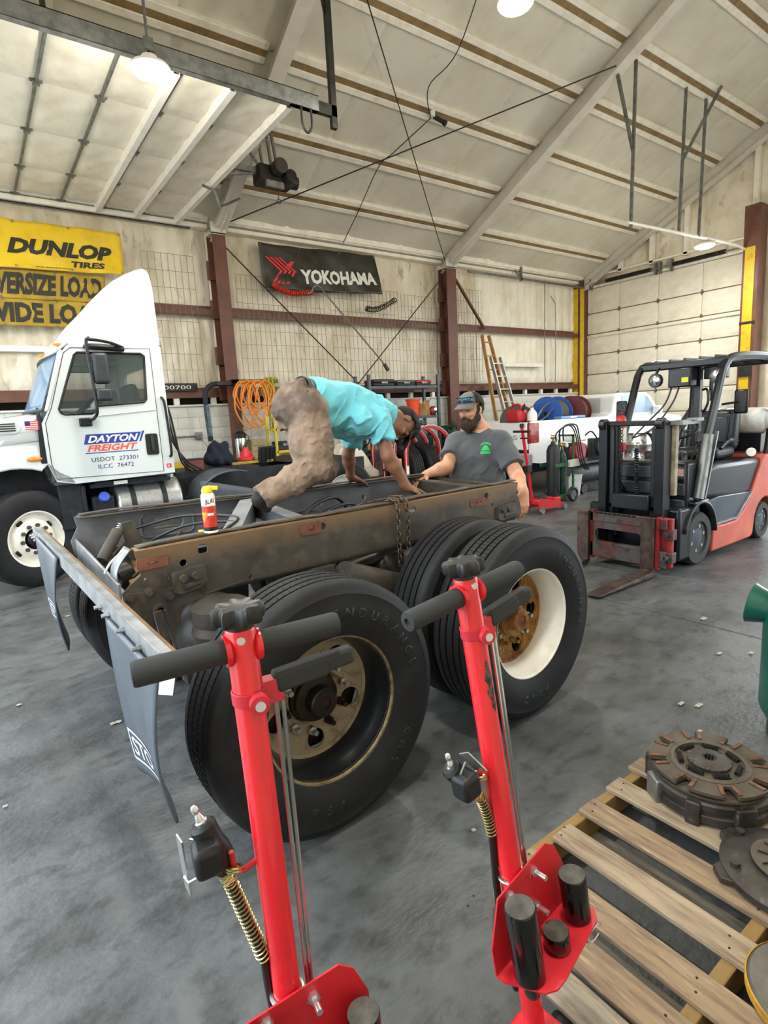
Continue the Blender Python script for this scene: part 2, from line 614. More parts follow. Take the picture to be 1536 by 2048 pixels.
# ------------------------------------------------------------------ back wall
def drape(x, z, k, amp):
    """wrinkled insulation facing: vertical pleats pulled towards fixings, plus soft sags"""
    if amp > .06:                      # loose sheet: deep vertical pleats gathered at the top
        ph = x * 11 + 2.2 * nz(x * .9, z * .5, k) + .8 * nz(x * 2.5, z * 1.5, k)
        return amp * (.75 * abs(sin(ph)) ** .6 + .35 * nz(x * 6, z * 3, k) - .4)
    p = sin(x * 5.1 + k + 1.5 * nz(x * .7, z * .8, k)) * .5 + nz(x * 3.2, z * .9, k + 3) + .9 * nz(x * 7, z * 2.2 + abs(sin(x * 2.6 + k)) * 2, k + 7) + .5 * nz(x * 15, z * 6, k + 5)
    seam = max(0, 1 - abs(((x + .3) % 1.22) - .61) / .05)
    return amp * .7 * p

wall_back = struct('wall_back', B().bx(WX0, WX1, 10.78, 10.86, 0, 5.3), m_dark, 'tall back wall of stained cream insulation over painted block')
def facing(name, x0, x1, z0, z1, y, k, amp, m, step=.045):
    nu, nv = int((x1 - x0) / step), int((z1 - z0) / step)
    def f(u, v):
        x, z = x0 + u * (x1 - x0), z0 + v * (z1 - z0)
        e = min(1, 9 * v, 9 * (1 - v)) * min(1, (.25 + 12 * u), (.25 + 12 * (1 - u)))
        return (x, y - .05 * e - e * drape(x, z, k, amp), z)
    return B().grid(f, nu, nv).build(name, m, wall_back, smooth=80)
for k, (x0, x1, a, m) in enumerate(((-1.3, 4.0, .05, m_ins), (4.0, 9.62, .045, m_ins), (9.62, 10.95, .04, m_ins), (10.95, 15.3, .075, m_ins2))):
    nseg = max(1, round((x1 - x0) / 1.2))
    for i in range(nseg):
        xa, xb = x0 + (x1 - x0) * i / nseg, x0 + (x1 - x0) * (i + 1) / nseg
        facing('insulation_panel', xa, xb, 2.3, 3.70, 10.74, k * 5.3, a, m)
        facing('insulation_panel', xa, xb, 3.70, 5.22, 10.74, k * 5.3 + 2, a, m)
# block dado: individual blocks, white above a yellow stripe
blk = {}
for nm, m in (('w', m_block), ('y', m_ypaint), ('g', m_bgrey)):
    blk[nm] = B().bx(-.197, .197, 0, .1, -.097, .097).mesh('block', m)
B().bx(-1.3, 15.4, 10.55, 10.7, 0, 2.0).build('mortar_bed', m_mortar, wall_back)
for r in range(10):
    for c in range(42):
        x = -1.1 + c * .4 + (.2 if r % 2 else 0)
        if x > 15.2:
            continue
        o = bpy.data.objects.new('block', blk['g' if r < 4 else 'y' if r == 4 else 'w'])
        C.objects.link(o)
        o.parent = wall_back
        o.location = (x, 10.543, .1 + r * .2)
        d = None
# lower girt on the block, studs in the dark gap
B().bx(-1.3, 15.3, 10.5, 10.74, 2.0, 2.03).build('sill_plate', m_block, wall_back)
for i in range(24):
    B().bx(-1.0 + i * .68, -1.0 + i * .68 + .09, 10.52, 10.6, 2.03, 2.2).build('stud', m_white, wall_back)
for x0, x1 in ((-1.3, 4.0), (4.3, 9.65), (9.95, 15.1)):
    for z in (2.25, 3.72):
        g = B().bx(x0, x1, 10.5, 10.515, z - .1, z).bx(x0, x1, 10.5, 10.68, z, z + .012).bx(x0, x1, 10.66, 10.68, z, z + .09)
        struct('wall_girt', g, m_primer, 'brown steel girt across the back wall')
    e = B().bx(x0, x1, 10.44, 10.72, 5.22, 5.30).bx(x0, x1, 10.5, 10.72, 5.12, 5.2).bx(x0, x1, 10.4, 10.45, 5.24, 5.42)
    struct('eave_strut', e, m_tabs, 'white taped eave strut above the back wall', bevel=.015)
# long white board and metal strip left of the cab
struct('trim_1', B().bx(-1.2, 1.6, 10.58, 10.66, 2.92, 3.02), m_white, 'white horizontal strip behind the truck bonnet', bevel=.01)
struct('trim_2', B().bx(11.65, 13.35, 10.5, 10.6, 2.78, 2.86).bx(11.65, 13.35, 10.47, 10.5, 2.76, 2.79), m_white, 'white horizontal strip on the right bay of the back wall')

# ------------------------------------------------------------------ columns
def h_column(x, y, z1, m, w=.28, d=.3, label=''):
    c = thing('steel_column', label, None, (x, y, 0), kind='structure')
    B().bx(-w / 2, w / 2, -d / 2, -d / 2 + .02, 0, z1).build('flange', m, c)
    B().bx(-w / 2, w / 2, d / 2 - .02, d / 2, 0, z1).build('flange', m, c)
    B().bx(-.01, .01, -d / 2 + .02, d / 2 - .02, 0, z1).build('web', m, c)
    b = B()
    for z in (2.25, 2.9, 3.72, 4.4):
        b.bx(-w / 2 - .06, -w / 2 + .1, d / 2 - .1, d / 2 - .03, z - .16, z + .16)
    b.build('girt_clip', m, c)
    p = B().bx(-w / 2 - .02, w / 2 + .02, -d / 2 - .02, d / 2, z1 - .02, z1).bx(-w / 2 - .02, w / 2 + .02, -d / 2 - .02, -d / 2 - .005, z1 - .03, z1 + .17)
    for sx in (-1, 1):
        for dz in (.04, .12):
            p.cyl((sx * .08, -d / 2 - .035, z1 + dz - .02), (sx * .08, -d / 2 - .02, z1 + dz - .02), .022, n=6)
    p.build('cap_plate', m_rafter, c)
    return c
h_column(4.1, 10.42, 5.0, m_primer, .24, label='brown steel column behind the orange air hose')
h_column(9.72, 10.42, 5.0, m_primer, .3, label='brown steel column beside the open shelf unit')
# corner and door-jamb posts: brown channels with yellow-painted faces
for y0, y1, lab in ((10.45, 10.75, 'brown and yellow post in the far corner by the overhead door'), (5.8, 6.13, 'brown and yellow post right of the overhead door')):
    c = thing('door_post', lab, None, (15.2, (y0 + y1) / 2, 0), kind='structure')
    h = (y1 - y0) / 2
    B().bx(-.2, .2, -h, h, 0, 5.9 if y0 < 8 else 5.25).build('flange', m_primer, c)
    B().bx(-.215, -.2, -h + .07, h - .05, 0, 5.0).build('yellow_face', m_ypaint, c)
    if y0 > 8:
        B().bx(-.2, -.02, -h - .012, -h, 0, 5.0).build('yellow_face', m_ypaint, c)
    else:
        B().bx(-.22, -.2, -h, h, 3.3, 3.36).bx(-.26, -.2, -h + .02, h - .05, 2.1, 2.6).build('junction_box', m_dsteel, c)

# ------------------------------------------------------------------ roof: rafters, purlins, ceiling panels
RX = (-1.15, 4.15, 9.75, 15.2)
for i, x in enumerate(RX):
    r = thing('roof_rafter', ('grey rafter over the open left doorway', 'grey rafter behind the raised overhead door', 'large grey rafter running diagonally across the middle of the roof', 'grey gable rafter above the closed overhead door')[i], None, (x, 0, 0), kind='structure')
    dep = .34
    for s0, s1 in ((10.6, RIDGE_Y), (RIDGE_Y, -1.1)):
        a, b = (s0, roof_z(s0)), (s1, roof_z(s1))
        B().prism([(a[0], a[1] - (dep if s0 > 10 else dep)), (b[0], b[1] - dep), (b[0], b[1] + .06), (a[0], a[1] + .06)], -.008, .008, 'x').build('web', m_rafter, r)
        B().prism([(a[0], a[1] - dep - .02), (b[0], b[1] - dep - .02), (b[0], b[1] - dep), (a[0], a[1] - dep)], -.11, .11, 'x').build('flange', m_rafter, r)
    B().prism([(10.62, 4.98), (10.62, 5.3), (10.2, 5.5), (9.5, 5.44), (10.3, 4.98)], -.01, .01, 'x').build('knee_plate', m_rafter, r)
    B().prism([(10.6, roof_z(10.6)), (RIDGE_Y, roof_z(RIDGE_Y)), (RIDGE_Y, roof_z(RIDGE_Y) - .12), (10.6, roof_z(10.6) - .12)], .0, .03, 'x').build('stiffener', m_rafter, r)
PY = (9.72, 8.77, 7.79, 6.83, 5.93, 4.9)
al = math.atan(SLOPE)
for y in PY + (3.7, 2.7, 1.7, .7, -.3):
    n = V((0, sin(al), cos(al))) if y > RIDGE_Y else V((0, -sin(al), cos(al)))
    t = V((0, cos(al), -sin(al))) if y > RIDGE_Y else V((0, cos(al), sin(al)))
    for a, b in zip(RX[:-1], RX[1:]):
        o = V((0, y, roof_z(y)))
        p0, p1 = V((a + .12, 0, 0)) + o, V((b - .12, 0, 0)) + o
        q = struct('roof_purlin', B().bar(p0 - n * .045, p1 - n * .045, .09, .06, n), m_purlin, 'brown roof purlin between white taped edges')
        for s in (-1, 1):
            B().bar(p0 - n * .04 + t * s * .095, p1 - n * .04 + t * s * .095, .1, .09, n).build('taped_edge', m_tabs, q, bevel=.012)
ceiling = struct('ceiling', B().prism([(10.8, roof_z(10.8) + .16), (RIDGE_Y, roof_z(RIDGE_Y) + .16), (-1.2, roof_z(-1.2) + .16), (-1.2, roof_z(-1.2) + .2), (RIDGE_Y, roof_z(RIDGE_Y) + .2), (10.8, roof_z(10.8) + .2)], WX0, WX1 + .3, 'x'), m_galv, 'sloping cream insulated ceiling between the purlins')
edges = [10.72] + list(PY) + [3.7, 2.7, 1.7, .7, -.3, -1.2]
for j in range(len(edges) - 1):
    y0, y1 = edges[j], edges[j + 1]
    st = .07 if j < 6 else .2
    for a, b in [(RX[i] + (RX[i + 1] - RX[i]) * q / 4, RX[i] + (RX[i + 1] - RX[i]) * (q + 1) / 4) for i in range(3) for q in range(4)]:
        first, last = a in RX, b in RX
        def f(u, v):
            x, y = a + u * (b - a), y0 + v * (y1 - y0)
            edge = min(1, 10 * v, 10 * (1 - v))
            # the facing sags between purlins and swells close to the rafters
            d = .035 * edge * (.6 + nz(x * .8, y * .5, j)) + .012 * nz(x * 3, y * 1.2, j + 4) - .03 * max(0, 1 - min(u, 1 - u) * 22) ** 1.5 + .05 * edge * (max(0, 1 - u * 3) if first else max(0, 1 - (1 - u) * 3) if last else 0)
            return (x, y, roof_z(y) + .01 - d)
        B().grid(f, max(12, int((b - a) / st)), max(6, int((y0 - y1) / st))).build('ceiling_panel', m_ceil, ceiling, smooth=80)

# ------------------------------------------------------------------ right wall with its closed overhead door
wall_right = struct('wall_right', B().prism([(10.85, 5.0), (10.85, 5.3), (RIDGE_Y, roof_z(RIDGE_Y)), (-1.2, roof_z(-1.2)), (-1.2, 5.0)], 15.5, 15.6, 'x').bx(15.5, 15.6, 5.3, 6.2, 0, 5), m_ins, 'gable wall of cream insulation above the overhead door')
def gable(u, v):
    y = 10.6 - u * (10.6 - 4.75)
    z0, z1 = 5.02, roof_z(y)
    z = z0 + v * (z1 - z0)
    return (15.44 - .03 * nz(y * 2.5, z * 2, 3) - .02 * nz(y * 6, z * 5, 9) - .03 * max(0, 1 - abs((y % 1.1) - .55) / .04), y, z)
B().grid(gable, 110, 50).build('insulation_panel', m_ins, wall_right, smooth=80)
for y in (6.05, 7.6, 8.5, 9.4):
    B().bx(15.3, 15.42, y - .05, y + .05, 5.25, roof_z(y) - .2).build('gable_stud', m_tabs, wall_right)
B().bx(15.32, 15.46, 6.1, 10.5, 5.0, 5.05).bx(15.3, 15.34, 6.1, 10.5, 5.28, 5.33).build('door_header', m_tabs, wall_right)
struct('wall_left', B().bx(WX0 - .1, WX0, 5.0, 6.2, 0, 5.0).bx(WX0 - .1, WX0, 10.5, 10.8, 0, 5.3).prism([(10.85, 5.0), (10.85, 5.3), (RIDGE_Y, roof_z(RIDGE_Y)), (-1.2, roof_z(-1.2)), (-1.2, 5.0)], WX0 - .1, WX0, 'x').bx(WX0 - .1, WX0, -1.2, .5, 0, 5), m_ins, 'left gable wall around two open doorways')

struct('wall_front', B().bx(-1.3, 6.3, -1.3, -1.2, 0, 5.4).bx(6.3, 11.8, -1.3, -1.2, 4.6, 5.4).bx(11.8, 15.5, -1.3, -1.2, 0, 5.4), m_ins, 'unseen front wall behind the photographer, put in with one open doorway to steer daylight')  # unseen wall, added so daylight comes in from the doorways only

def pillow(w, h, k, m, name, amp=.02, n=14):
    """a door panel facing: slightly swollen and creased"""
    def f(u, v):
        e = min(1, 8 * u, 8 * (1 - u)) * min(1, 8 * v, 8 * (1 - v))
        cr = .5 * nz(u * 5 + k, v * 3 + k, k) + max(0, 1 - abs(u - .5 - .2 * sin(k * 3 + v * 4)) / .06) * .5 * (k % 2)
        return (u * w - w / 2, -amp * e * (.6 + cr), v * h - h / 2)
    return B().grid(f, n, n).mesh(name, m, 80)
m_doorp = mat('door_facing', '#ece6d6', .5, col2='#d4cbb4', scale=2.2, lo=.45, hi=.8, bump=.12, bscale=10, bdist=.02)
SY = (6.2, 7.2, 8.33, 9.46, 10.48)
ZS = (5.0, 4.29, 3.70, 3.11, 2.53, 1.94, 1.35, .76, .06)
door_1 = struct('door_1', B().bx(15.44, 15.48, 6.18, 10.5, .02, 5.0), mat('door_joint', '#6f6858', .7), 'closed insulated overhead door in the right wall')
pm = [pillow(1.0, 1.0, k, m_doorp, 'panel', .03) for k in range(4)]
for j in range(8):
    for i in range(4):
        o = bpy.data.objects.new('panel', pm[(i * 3 + j * 5) % 4])
        C.objects.link(o)
        o.parent = door_1
        w, h = SY[i + 1] - SY[i] - .008, ZS[j] - ZS[j + 1] - .028
        o.location = (15.435, (SY[i] + SY[i + 1]) / 2, (ZS[j] + ZS[j + 1]) / 2)
        o.rotation_euler = (0, 0, -pi / 2)
        o.scale = (w, 1, h)
hg = B().box((0, 0, 0), (.03, .06, .07)).box((-.02, 0, 0), (.02, .03, .12)).mesh('hinge', m_galv)
for j in range(1, 8):
    for y in SY:
        o = bpy.data.objects.new('hinge', hg)
        C.objects.link(o)
        o.parent = door_1
        o.location = (15.42, y, ZS[j])
B().bx(15.36, 15.43, 6.2, 10.46, 3.60, 3.66).build('door_strut', m_doorp, door_1)
for y in (6.14, 10.5):
    B().bx(15.3, 15.4, y - .03, y + .03, 0, 5.1).build('door_track', m_galv, door_1)
sp = thing('door_spring', 'black torsion springs on a shaft above the closed overhead door', 'spring', (15.2, 8.2, 5.08))
B().cyl((0, -2.1, 0), (0, 2.1, 0), .016).build('shaft', m_galv, sp)
for a, b in ((.25, 1.55), (-1.6, -.35)):
    B().tube(helix((0, a, 0), (0, b, 0), .045, (b - a) * 45, 8), .012, 5).build('coil', m_dsteel, sp)
for y in (-2.05, 0, .12, 2.05, -.3):
    B().bx(-.02, .1, y - .02, y + .02, -.15, .15).build('bearing_plate', m_galv, sp)

# ------------------------------------------------------------------ the raised overhead door (left), flat under the roof
DZ = 5.2
ld = thing('door_2', 'raised white overhead door stored flat under the roof', None, (0, 0, DZ), kind='structure')
DX = (-1.2, -.15, .47, 1.08, 1.69, 2.29, 2.87, 3.48)
B().bx(-1.2, 3.5, 6.2, 10.52, .03, .07).build('backing', m_doorp, ld)
lp = [pillow(1.0, 1.0, k + 9, m_doorp, 'panel', .035) for k in range(4)]
for j in range(7):
    for i in range(4):
        o = bpy.data.objects.new('panel', lp[(i * 3 + j) % 4])
        C.objects.link(o)
        o.parent = ld
        w, h = SY[i + 1] - SY[i] - .03, DX[j + 1] - DX[j] - .035
        o.matrix_basis = M(((0, 0, h, (DX[j] + DX[j + 1]) / 2), (w, 0, 0, (SY[i] + SY[i + 1]) / 2), (0, 1, 0, .028), (0, 0, 0, 1)))
for j in range(1, 8):
    B().bx(DX[j] - .012, DX[j] + .012, 6.2, 10.52, -.005, .03).build('section_rail', m_galv, ld)
    for y in SY:
        o = bpy.data.objects.new('hinge', hg)
        C.objects.link(o)
        o.parent = ld
        o.location = (DX[j], y, 0)
        o.rotation_euler = (0, pi / 2, 0)
for x in (2.2, 2.79, 3.45):
    B().bx(x - .035, x + .035, 6.2, 10.52, -.085, -.075).bx(x - .035, x - .027, 6.2, 10.52, -.075, .02).bx(x + .027, x + .035, 6.2, 10.52, -.075, .02).build('door_strut', m_white, ld)
B().tube([(3.3, 8.7, -.08), (3.5, 8.75, -.1), (3.58, 8.8, -.3), (3.75, 8.9, -.2), (4.0, 9.0, -.05)], .02, 6).build('arm', m_galv, ld)
for y, x1 in ((6.1, 3.75), (10.6, 3.7)):
    t = B().bx(-1.2, x1, y - .05, y - .042, -.1, .06).bx(-1.2, x1, y - .05, y + .05, .052, .06).bx(-1.2, x1, y - .05, y + .03, -.1, -.09)
    t.build('track', m_galv, ld)
    for x in (.35, .85, 1.05):
        B().bar((x, y, .05), (x, y, roof_z(y) - DZ), .04, .04).build('track_hanger', m_dsteel, ld)
# end hanger frame of the near track with its bent strap
B().bx(3.4, 4.0, 6.06, 6.12, -.1, .02).bx(3.93, 4.0, 6.06, 6.12, -.22, roof_z(6.1) - DZ).bar((3.95, 6.09, .9), (3.75, 6.09, 1.9), .03, .03).build('end_hanger', m_dsteel, ld)
B().tube(spline([(3.52, 6.05, -.1), (3.52, 6.05, -.28), (3.58, 6.05, -.36), (3.64, 6.05, -.28), (3.64, 6.05, -.1)], 5), .014, 6).build('stop_strap', m_dsteel, ld)

# door opener with its hangers
op = thing('door_opener', 'dark electric door opener hanging below the roof beside the raised door', 'door opener', (4.45, 8.7, 5.42))
B().bx(-.28, .3, -.14, .14, -.12, .14).build('gearbox', m_dsteel, op, bevel=.02)
B().cyl((.0, -.16, .08), (.0, -.34, .08), .11).build('motor', mat('motor_brown', '#4a4038', .5, .3), op, bevel=.01)
B().cyl((.18, -.14, -.02), (.18, -.3, -.02), .09).build('pulley', m_dsteel, op)
B().cyl((.3, 0, 0), (.42, 0, 0), .1).build('drum', m_dsteel, op)
B().bx(-.2, .1, -.19, -.13, -.2, -.1).build('control_box', m_galv, op, bevel=.008)
B().bx(-1.2, -.2, -.04, .04, .02, .1).bar((-.9, 0, -.1), (-.28, 0, .02), .03, .03).build('drive_rail', m_galv, op)
for a, b in (((-.15, 0, .12), (-.2, .1, 1.0)), ((.1, 0, .12), (.05, .1, 1.0)), ((-.2, 0, .12), (-.75, .1, .95)), ((.0, 0, .12), (-.02, .12, 1.0))):
    B().bar(a, b, .035, .035).build('hanger_bar', m_galv, op)
B().cyl((.0, -.15, -.2), (.0, -.15, -.34), .006, n=6).torus((.0, -.15, -.38), .035, .006, (0, 1, 0), 12, 5).build('pull_ring', m_dsteel, op)

# ------------------------------------------------------------------ lamps
def lamp(p, label, rod=True, w=LAMP_W, r=.17):
    t = thing('high_bay_lamp', label, 'lamp', p, group='round high bay lamps')
    B().lathe([(.02, .11), (.07, .105), (.09, .05), (r, .025), (r + .01, 0), (r, -.012), (r - .01, 0)], n=28).build('housing', m_white, t)
    B().lathe([(r - .012, .0), (r * .9, -.03), (r * .6, -.055), (.001, -.065)], n=28).build('diffuser', m_glow, t)
    if rod:
        B().cyl((0, 0, .15), (0, 0, max(.3, roof_z(p[1]) - p[2])), .014, n=8).box((0, 0, .2), (.08, .08, .1)).build('hanging_rod', m_galv, t)
    L = bpy.data.lights.new('lamp_light', 'POINT')
    L.energy, L.color, L.shadow_soft_size = w, (1, .95, .84), .12
    o = bpy.data.objects.new('lamp_light', L)
    C.objects.link(o)
    o.parent = t
    o.location = (0, 0, -.2)
    L.energy = w * .45
    A = bpy.data.lights.new('lamp_beam', 'AREA')
    A.shape, A.size, A.energy, A.color = 'DISK', .3, w * .6, (1, .95, .84)
    o = bpy.data.objects.new('lamp_beam', A)
    C.objects.link(o)
    o.parent = t
    o.location = (0, 0, -.09)
lamp((1.82, 5.8, 4.87), 'bright round lamp hanging in front of the raised door')
lamp((4.95, 4.2, 5.58), 'bright round lamp at the top edge over the roof middle')
lamp((13.2, 6.15, 4.85), 'small distant bright lamp hanging near the closed overhead door', rod=False, r=.2)
lamp((9.6, 1.6, 5.6), 'bright round lamp over the forklift bay out of frame')
lamp((.8, .8, 5.4), 'bright round lamp above the photographer out of frame')

# ------------------------------------------------------------------ hangers and conduit by the far door
hf = thing('track_hanger_frame', 'tall grey angle-iron hangers dropping from the roof near the far door', 'hanger', (11, 6, 5))
for a, b in (((10.2, 6.02, 7.5), (10.1, 6.0, 4.72)), ((11.9, 6.0, 7.5), (11.8, 6.0, 4.85)), ((12.65, 5.98, 7.45), (12.6, 6.0, 4.9)), ((12.75, 5.75, 7.6), (11.86, 6.0, 6.2)), ((9.75, 6.1, 7.2), (10.16, 6.02, 6.0))):
    B().bar(a, b, .045, .045).build('angle_bar', m_galv, hf, world=True)
B().tube(spline([(10.0, 6.0, 4.8), (11.8, 6.0, 4.87), (13.6, 6.05, 4.97), (14.85, 6.1, 5.0), (15.08, 6.1, 4.9), (15.1, 6.1, 4.7)], 6), .03, 8).build('conduit', m_white, hf, world=True)
# roof rods and wires
def rod(name, label, pts, r, m, cat='cable', group=None, n=6, curve=0):
    P = spline(pts, curve) if curve else pts
    return tag(B().tube(P, r, n).build(name, m), label, cat, group)
m_cable = mat('black_cable', '#1d1b19', .6)
rp = lambda x, y, d=.22: (x, y, roof_z(y) - d)
rod('roof_brace_rod', 'thin steel brace rod rising from the left column to the big rafter', [rp(4.25, 10.3), rp(9.65, 6.05, .3)], .011, m_dsteel, 'rod')
rod('roof_brace_rod', 'thin steel brace rod dropping steeply to the middle column', [rp(9.6, 10.35), rp(4.4, 6.2, .3)], .009, m_dsteel, 'rod')
rod('wire', 'black wire sagging from the roof to the small security camera', [rp(6.3, 5.6, .12), rp(6.75, 6.83, .14), rp(6.55, 7.3, .25), rp(7.0, 7.78, .15)], .008, m_cable, 'wire', curve=6)
rod('wire', 'black wire looping from the security camera down to the eave', [rp(7.0, 7.78, .15), rp(6.6, 8.3, .3), rp(6.6, 8.77, .14), rp(6.75, 9.72, .12), rp(6.85, 10.45, .1)], .008, m_cable, 'wire', curve=6)
sc = thing('security_camera', 'small black and white security camera under a roof purlin', 'camera', (7.05, 7.75, roof_z(7.75) - .12))
B().cyl((-.04, 0, .06), (-.04, 0, -.04), .05).build('base', m_white, sc)
B().cyl((0, 0, -.02), (.12, -.1, -.12), .035).cyl((.12, -.1, -.12), (.15, -.13, -.15), .045).build('body', m_cable, sc)
# ------------------------------------------------------------------ bare truck chassis (local: x forward along the rails, y across, z up)
CH_YAW = .045
m_tire = mat('tyre_rubber', '#191a1c', .6, col2='#232527', scale=7, lo=.45, hi=.75, col3='#111213', scale3=2.5, spec=.35, bump=.15, bscale=60, bdist=.003)
m_rimdark = mat('rim_black', '#17191c', .28, .2, col2='#2a2a29', scale=20, lo=.55, hi=.75)
m_rimlip = mat('rim_lip_worn', '#8f8160', .55, .4, col2='#5c4b2f', scale=30)
m_rimwhite = mat('rim_white', '#e9e6dc', .35, col2='#cfc6b2', scale=9, lo=.55, hi=.85, col3='#9a7c50', scale3=40, lo3=.7, hi3=.85)
m_disc = mat('disc_grey_rusty', '#948a73', .6, .2, col2='#5a5040', scale=14, lo=.5, hi=.75, col3='#2c2721', scale3=60, lo3=.62, hi3=.72)
m_discrust = mat('disc_rust', '#9c7238', .75, col2='#6e3f1c', scale=7, lo=.4, hi=.62, col3='#b9a172', scale3=45, lo3=.55, hi3=.75)
m_grease = mat('greasy_iron', '#1f1d1b', .4, .4, col2='#3a2a1e', scale=12, lo=.5, hi=.7)
m_stud = mat('stud_steel', '#b9bcbc', .3, .9)
m_frame = mat('frame_paint', '#4b4640', .6, .15, col2='#35312c', scale=4, lo=.4, hi=.7, col3='#6b5d4b', scale3=9, lo3=.5, hi3=.8, bump=.12, bscale=40, bdist=.003)
m_frust = mat('frame_rust_top', '#8a6b45', .7, .1, col2='#6a5238', scale=6, lo=.4, hi=.65, col3='#9c6a3e', scale3=14, lo3=.6, hi3=.75, stretch=(1, 1, .5))
m_rustp = mat('rust_patch', '#7a4a35', .75, col2='#5d3c2e', scale=14, col3='#8c6a52', scale3=30, lo3=.6, hi3=.75, bump=.2, bscale=60)
m_gframe = mat('frame_grey', '#75767a', .5, .2, col2='#5a5a5c', scale=6, lo=.45, hi=.75)
m_liner = mat('rail_liner', '#5c544a', .8, col2='#3a352f', scale=10, col3='#7d7060', scale3=18, lo3=.6, hi3=.75)
m_silver = mat('bracket_silver', '#a3a7ab', .4, .5, col2='#7f8285', scale=8)
m_bag = mat('airbag_rubber', '#37322d', .65, col2='#4a433b', scale=8)
m_flap = mat('mudflap_rubber', '#48505a', .32, col2='#566069', scale=3, lo=.4, hi=.7)  # black rubber, lightened to blue-grey to carry the sky's reflection
m_flapw = mat('flap_print', '#cfd6d8', .6)
m_hose = mat('black_hose', '#181818', .45)
m_chain = mat('chain_steel', '#6e6455', .45, .7, col2='#4b3d2d', scale=40)

ch = thing('truck_chassis', 'bare rusty truck frame on four dual wheels with two mud flaps', 'truck chassis', (1.011, 1.811, 0), CH_YAW)
TR = .52
tprof = [(.288, -.1), (.30, -.118), (.335, -.132), (.385, -.143), (.425, -.143), (.462, -.136), (.470, -.1375), (.476, -.134), (.492, -.128), (.506, -.120)]
trd = [(.5145, -.108)]
for g in (-.068, -.024, .024, .068):
    trd += [(.518, g - .006), (.504, g - .004), (.504, g + .004), (.518, g + .006)]
trd += [(.5145, .108)]
tprof = tprof + trd + [(r, -h) for r, h in reversed(tprof)]
tire_me = B().lathe(tprof, ax=(0, -1, 0), n=96, closed=True).mesh('tire', m_tire, 30)   # axis -y: +h faces the viewer
sipe = B()
for i in range(120):                                   # fine cuts across the ribs
    a = 2 * pi * i / 120
    for g in (-.046, 0, .046):
        c = V((cos(a) * .5175, g, sin(a) * .5175))
        sipe.bar(c + V((0, -.016, 0)), c + V((.004 * sin(a), .016, 0)), .0025, .004, (cos(a), 0, sin(a)))
sipe_me = sipe.mesh('tread_cut', m_dark, 0)

def arc_text(s, R, a0, da, h, m, parent, y, flip=1, t=.002):
    b = B()
    for i, chh in enumerate(s):
        if chh == ' ':
            continue
        vs, fs = text_mesh(chh, h=h, bold=.01)
        w = max(v[0] for v in vs)
        a = a0 - da * i
        er, et = V((cos(a), 0, sin(a))), V((sin(a), 0, -cos(a)))
        o = er * R - et * (w / 2)
        if da < 0:                       # lower half: letters stand upright
            er, et = -er, -et
            o = -er * (R + h) - et * (w / 2)
        b.add([o + et * v[0] + er * v[1] + V((0, y, 0)) for v in vs], fs)
    o = b.build('sidewall_letters', m, parent, thick=t)
    o['kind'] = 'stuff'
    return o
m_emb = mat('tyre_emboss', '#1e2022', .5)

def wheel(u, v, face, lip, barrel, disc, hubm, seed, letters=None, full=True):
    """face=-1: outer wheel dished towards the viewer; +1: disc towards the far side"""
    t = bpy.data.objects.new('tire', tire_me)
    C.objects.link(t)
    t.parent = ch
    t.location = (u, v, TR)
    t.rotation_euler = (0, seed * .7, pi if face > 0 else 0)
    ri = t.rotation_euler.copy()
    o = bpy.data.objects.new('tread_cut', sipe_me)
    C.objects.link(o)
    o.parent = t
    o['kind'] = 'stuff'
    # rim lip, barrel and disc; +h towards the viewer
    B().lathe([(.286, .098), (.292, .113), (.307, .116), (.309, .107), (.3, .1)], ax=(0, -1, 0), n=64, closed=True).build('rim_lip', lip, t)
    B().lathe([(.298, .108), (.287, .104), (.283, .075), (.272, .055), (.262, .02), (.256, -.03), (.256, -.06)], ax=(0, -1, 0), n=64, cap=False).build('rim_barrel', barrel, t)
    if not full:
        return t
    vs, fs = curve_mesh([circ(0, 0, .268, 56), circ(0, 0, .112, 32)] + [circ(.188 * cos(rad(72 * k + 20)), .188 * sin(rad(72 * k + 20)), .041, 20) for k in range(5)], .012)
    B().add([(p[0], .045 + p[2] * 1.0 + .05 * max(0, (.2 - math.hypot(p[0], p[1])) / .2), p[1]) for p in vs], fs).build('wheel_disc', disc, t, bevel=.006)
    B().lathe([(.27, -.05), (.262, -.03), (.24, -.035), (.24, -.06)], ax=(0, -1, 0), n=48, cap=False).build('disc_edge', disc, t)
    B().lathe([(.108, -.12), (.108, -.05), (.098, -.045), (.098, -.02), (.062, -.012), (.062, .035), (.056, .042), (.03, .043), (.03, .036), (.001, .036)], ax=(0, -1, 0), n=32).build('hub', hubm, t)
    B().lathe([(.245, -.14), (.245, -.085), (.001, -.085)], ax=(0, -1, 0), n=32).build('brake_drum', m_grease, t)
    for k in range(10):
        a = 2 * pi * k / 10 + .2
        p = V((cos(a) * .1425, 0, sin(a) * .1425))
        B().cyl(p + V((0, .06, 0)), p + V((0, .0, 0)), .011, n=8).cyl(p + V((0, .05, 0)), p + V((0, .028, 0)), .019, n=6).build('stud', m_stud if k % 3 else hubm, t)
    if letters:
        for s, R, a0, da, h in letters:
            arc_text(s, R, a0 + seed * .7, da, h, m_emb, t, -.1425)
    return t
wheel(0, .105, -1, m_rimlip, m_rimdark, m_disc, m_grease, 1, [('ENDURANCE', .375, rad(88), .165, .04), ('RSA', .375, rad(250), -.16, .04), ('LHD', .385, rad(310), -.15, .035)])
wheel(1.265, .105, -1, m_rimwhite, m_rimwhite, m_discrust, m_discrust, 2.3, [('CITY', .38, rad(255), -.15, .04), ('ENDURANCE', .375, rad(60), .16, .035)])
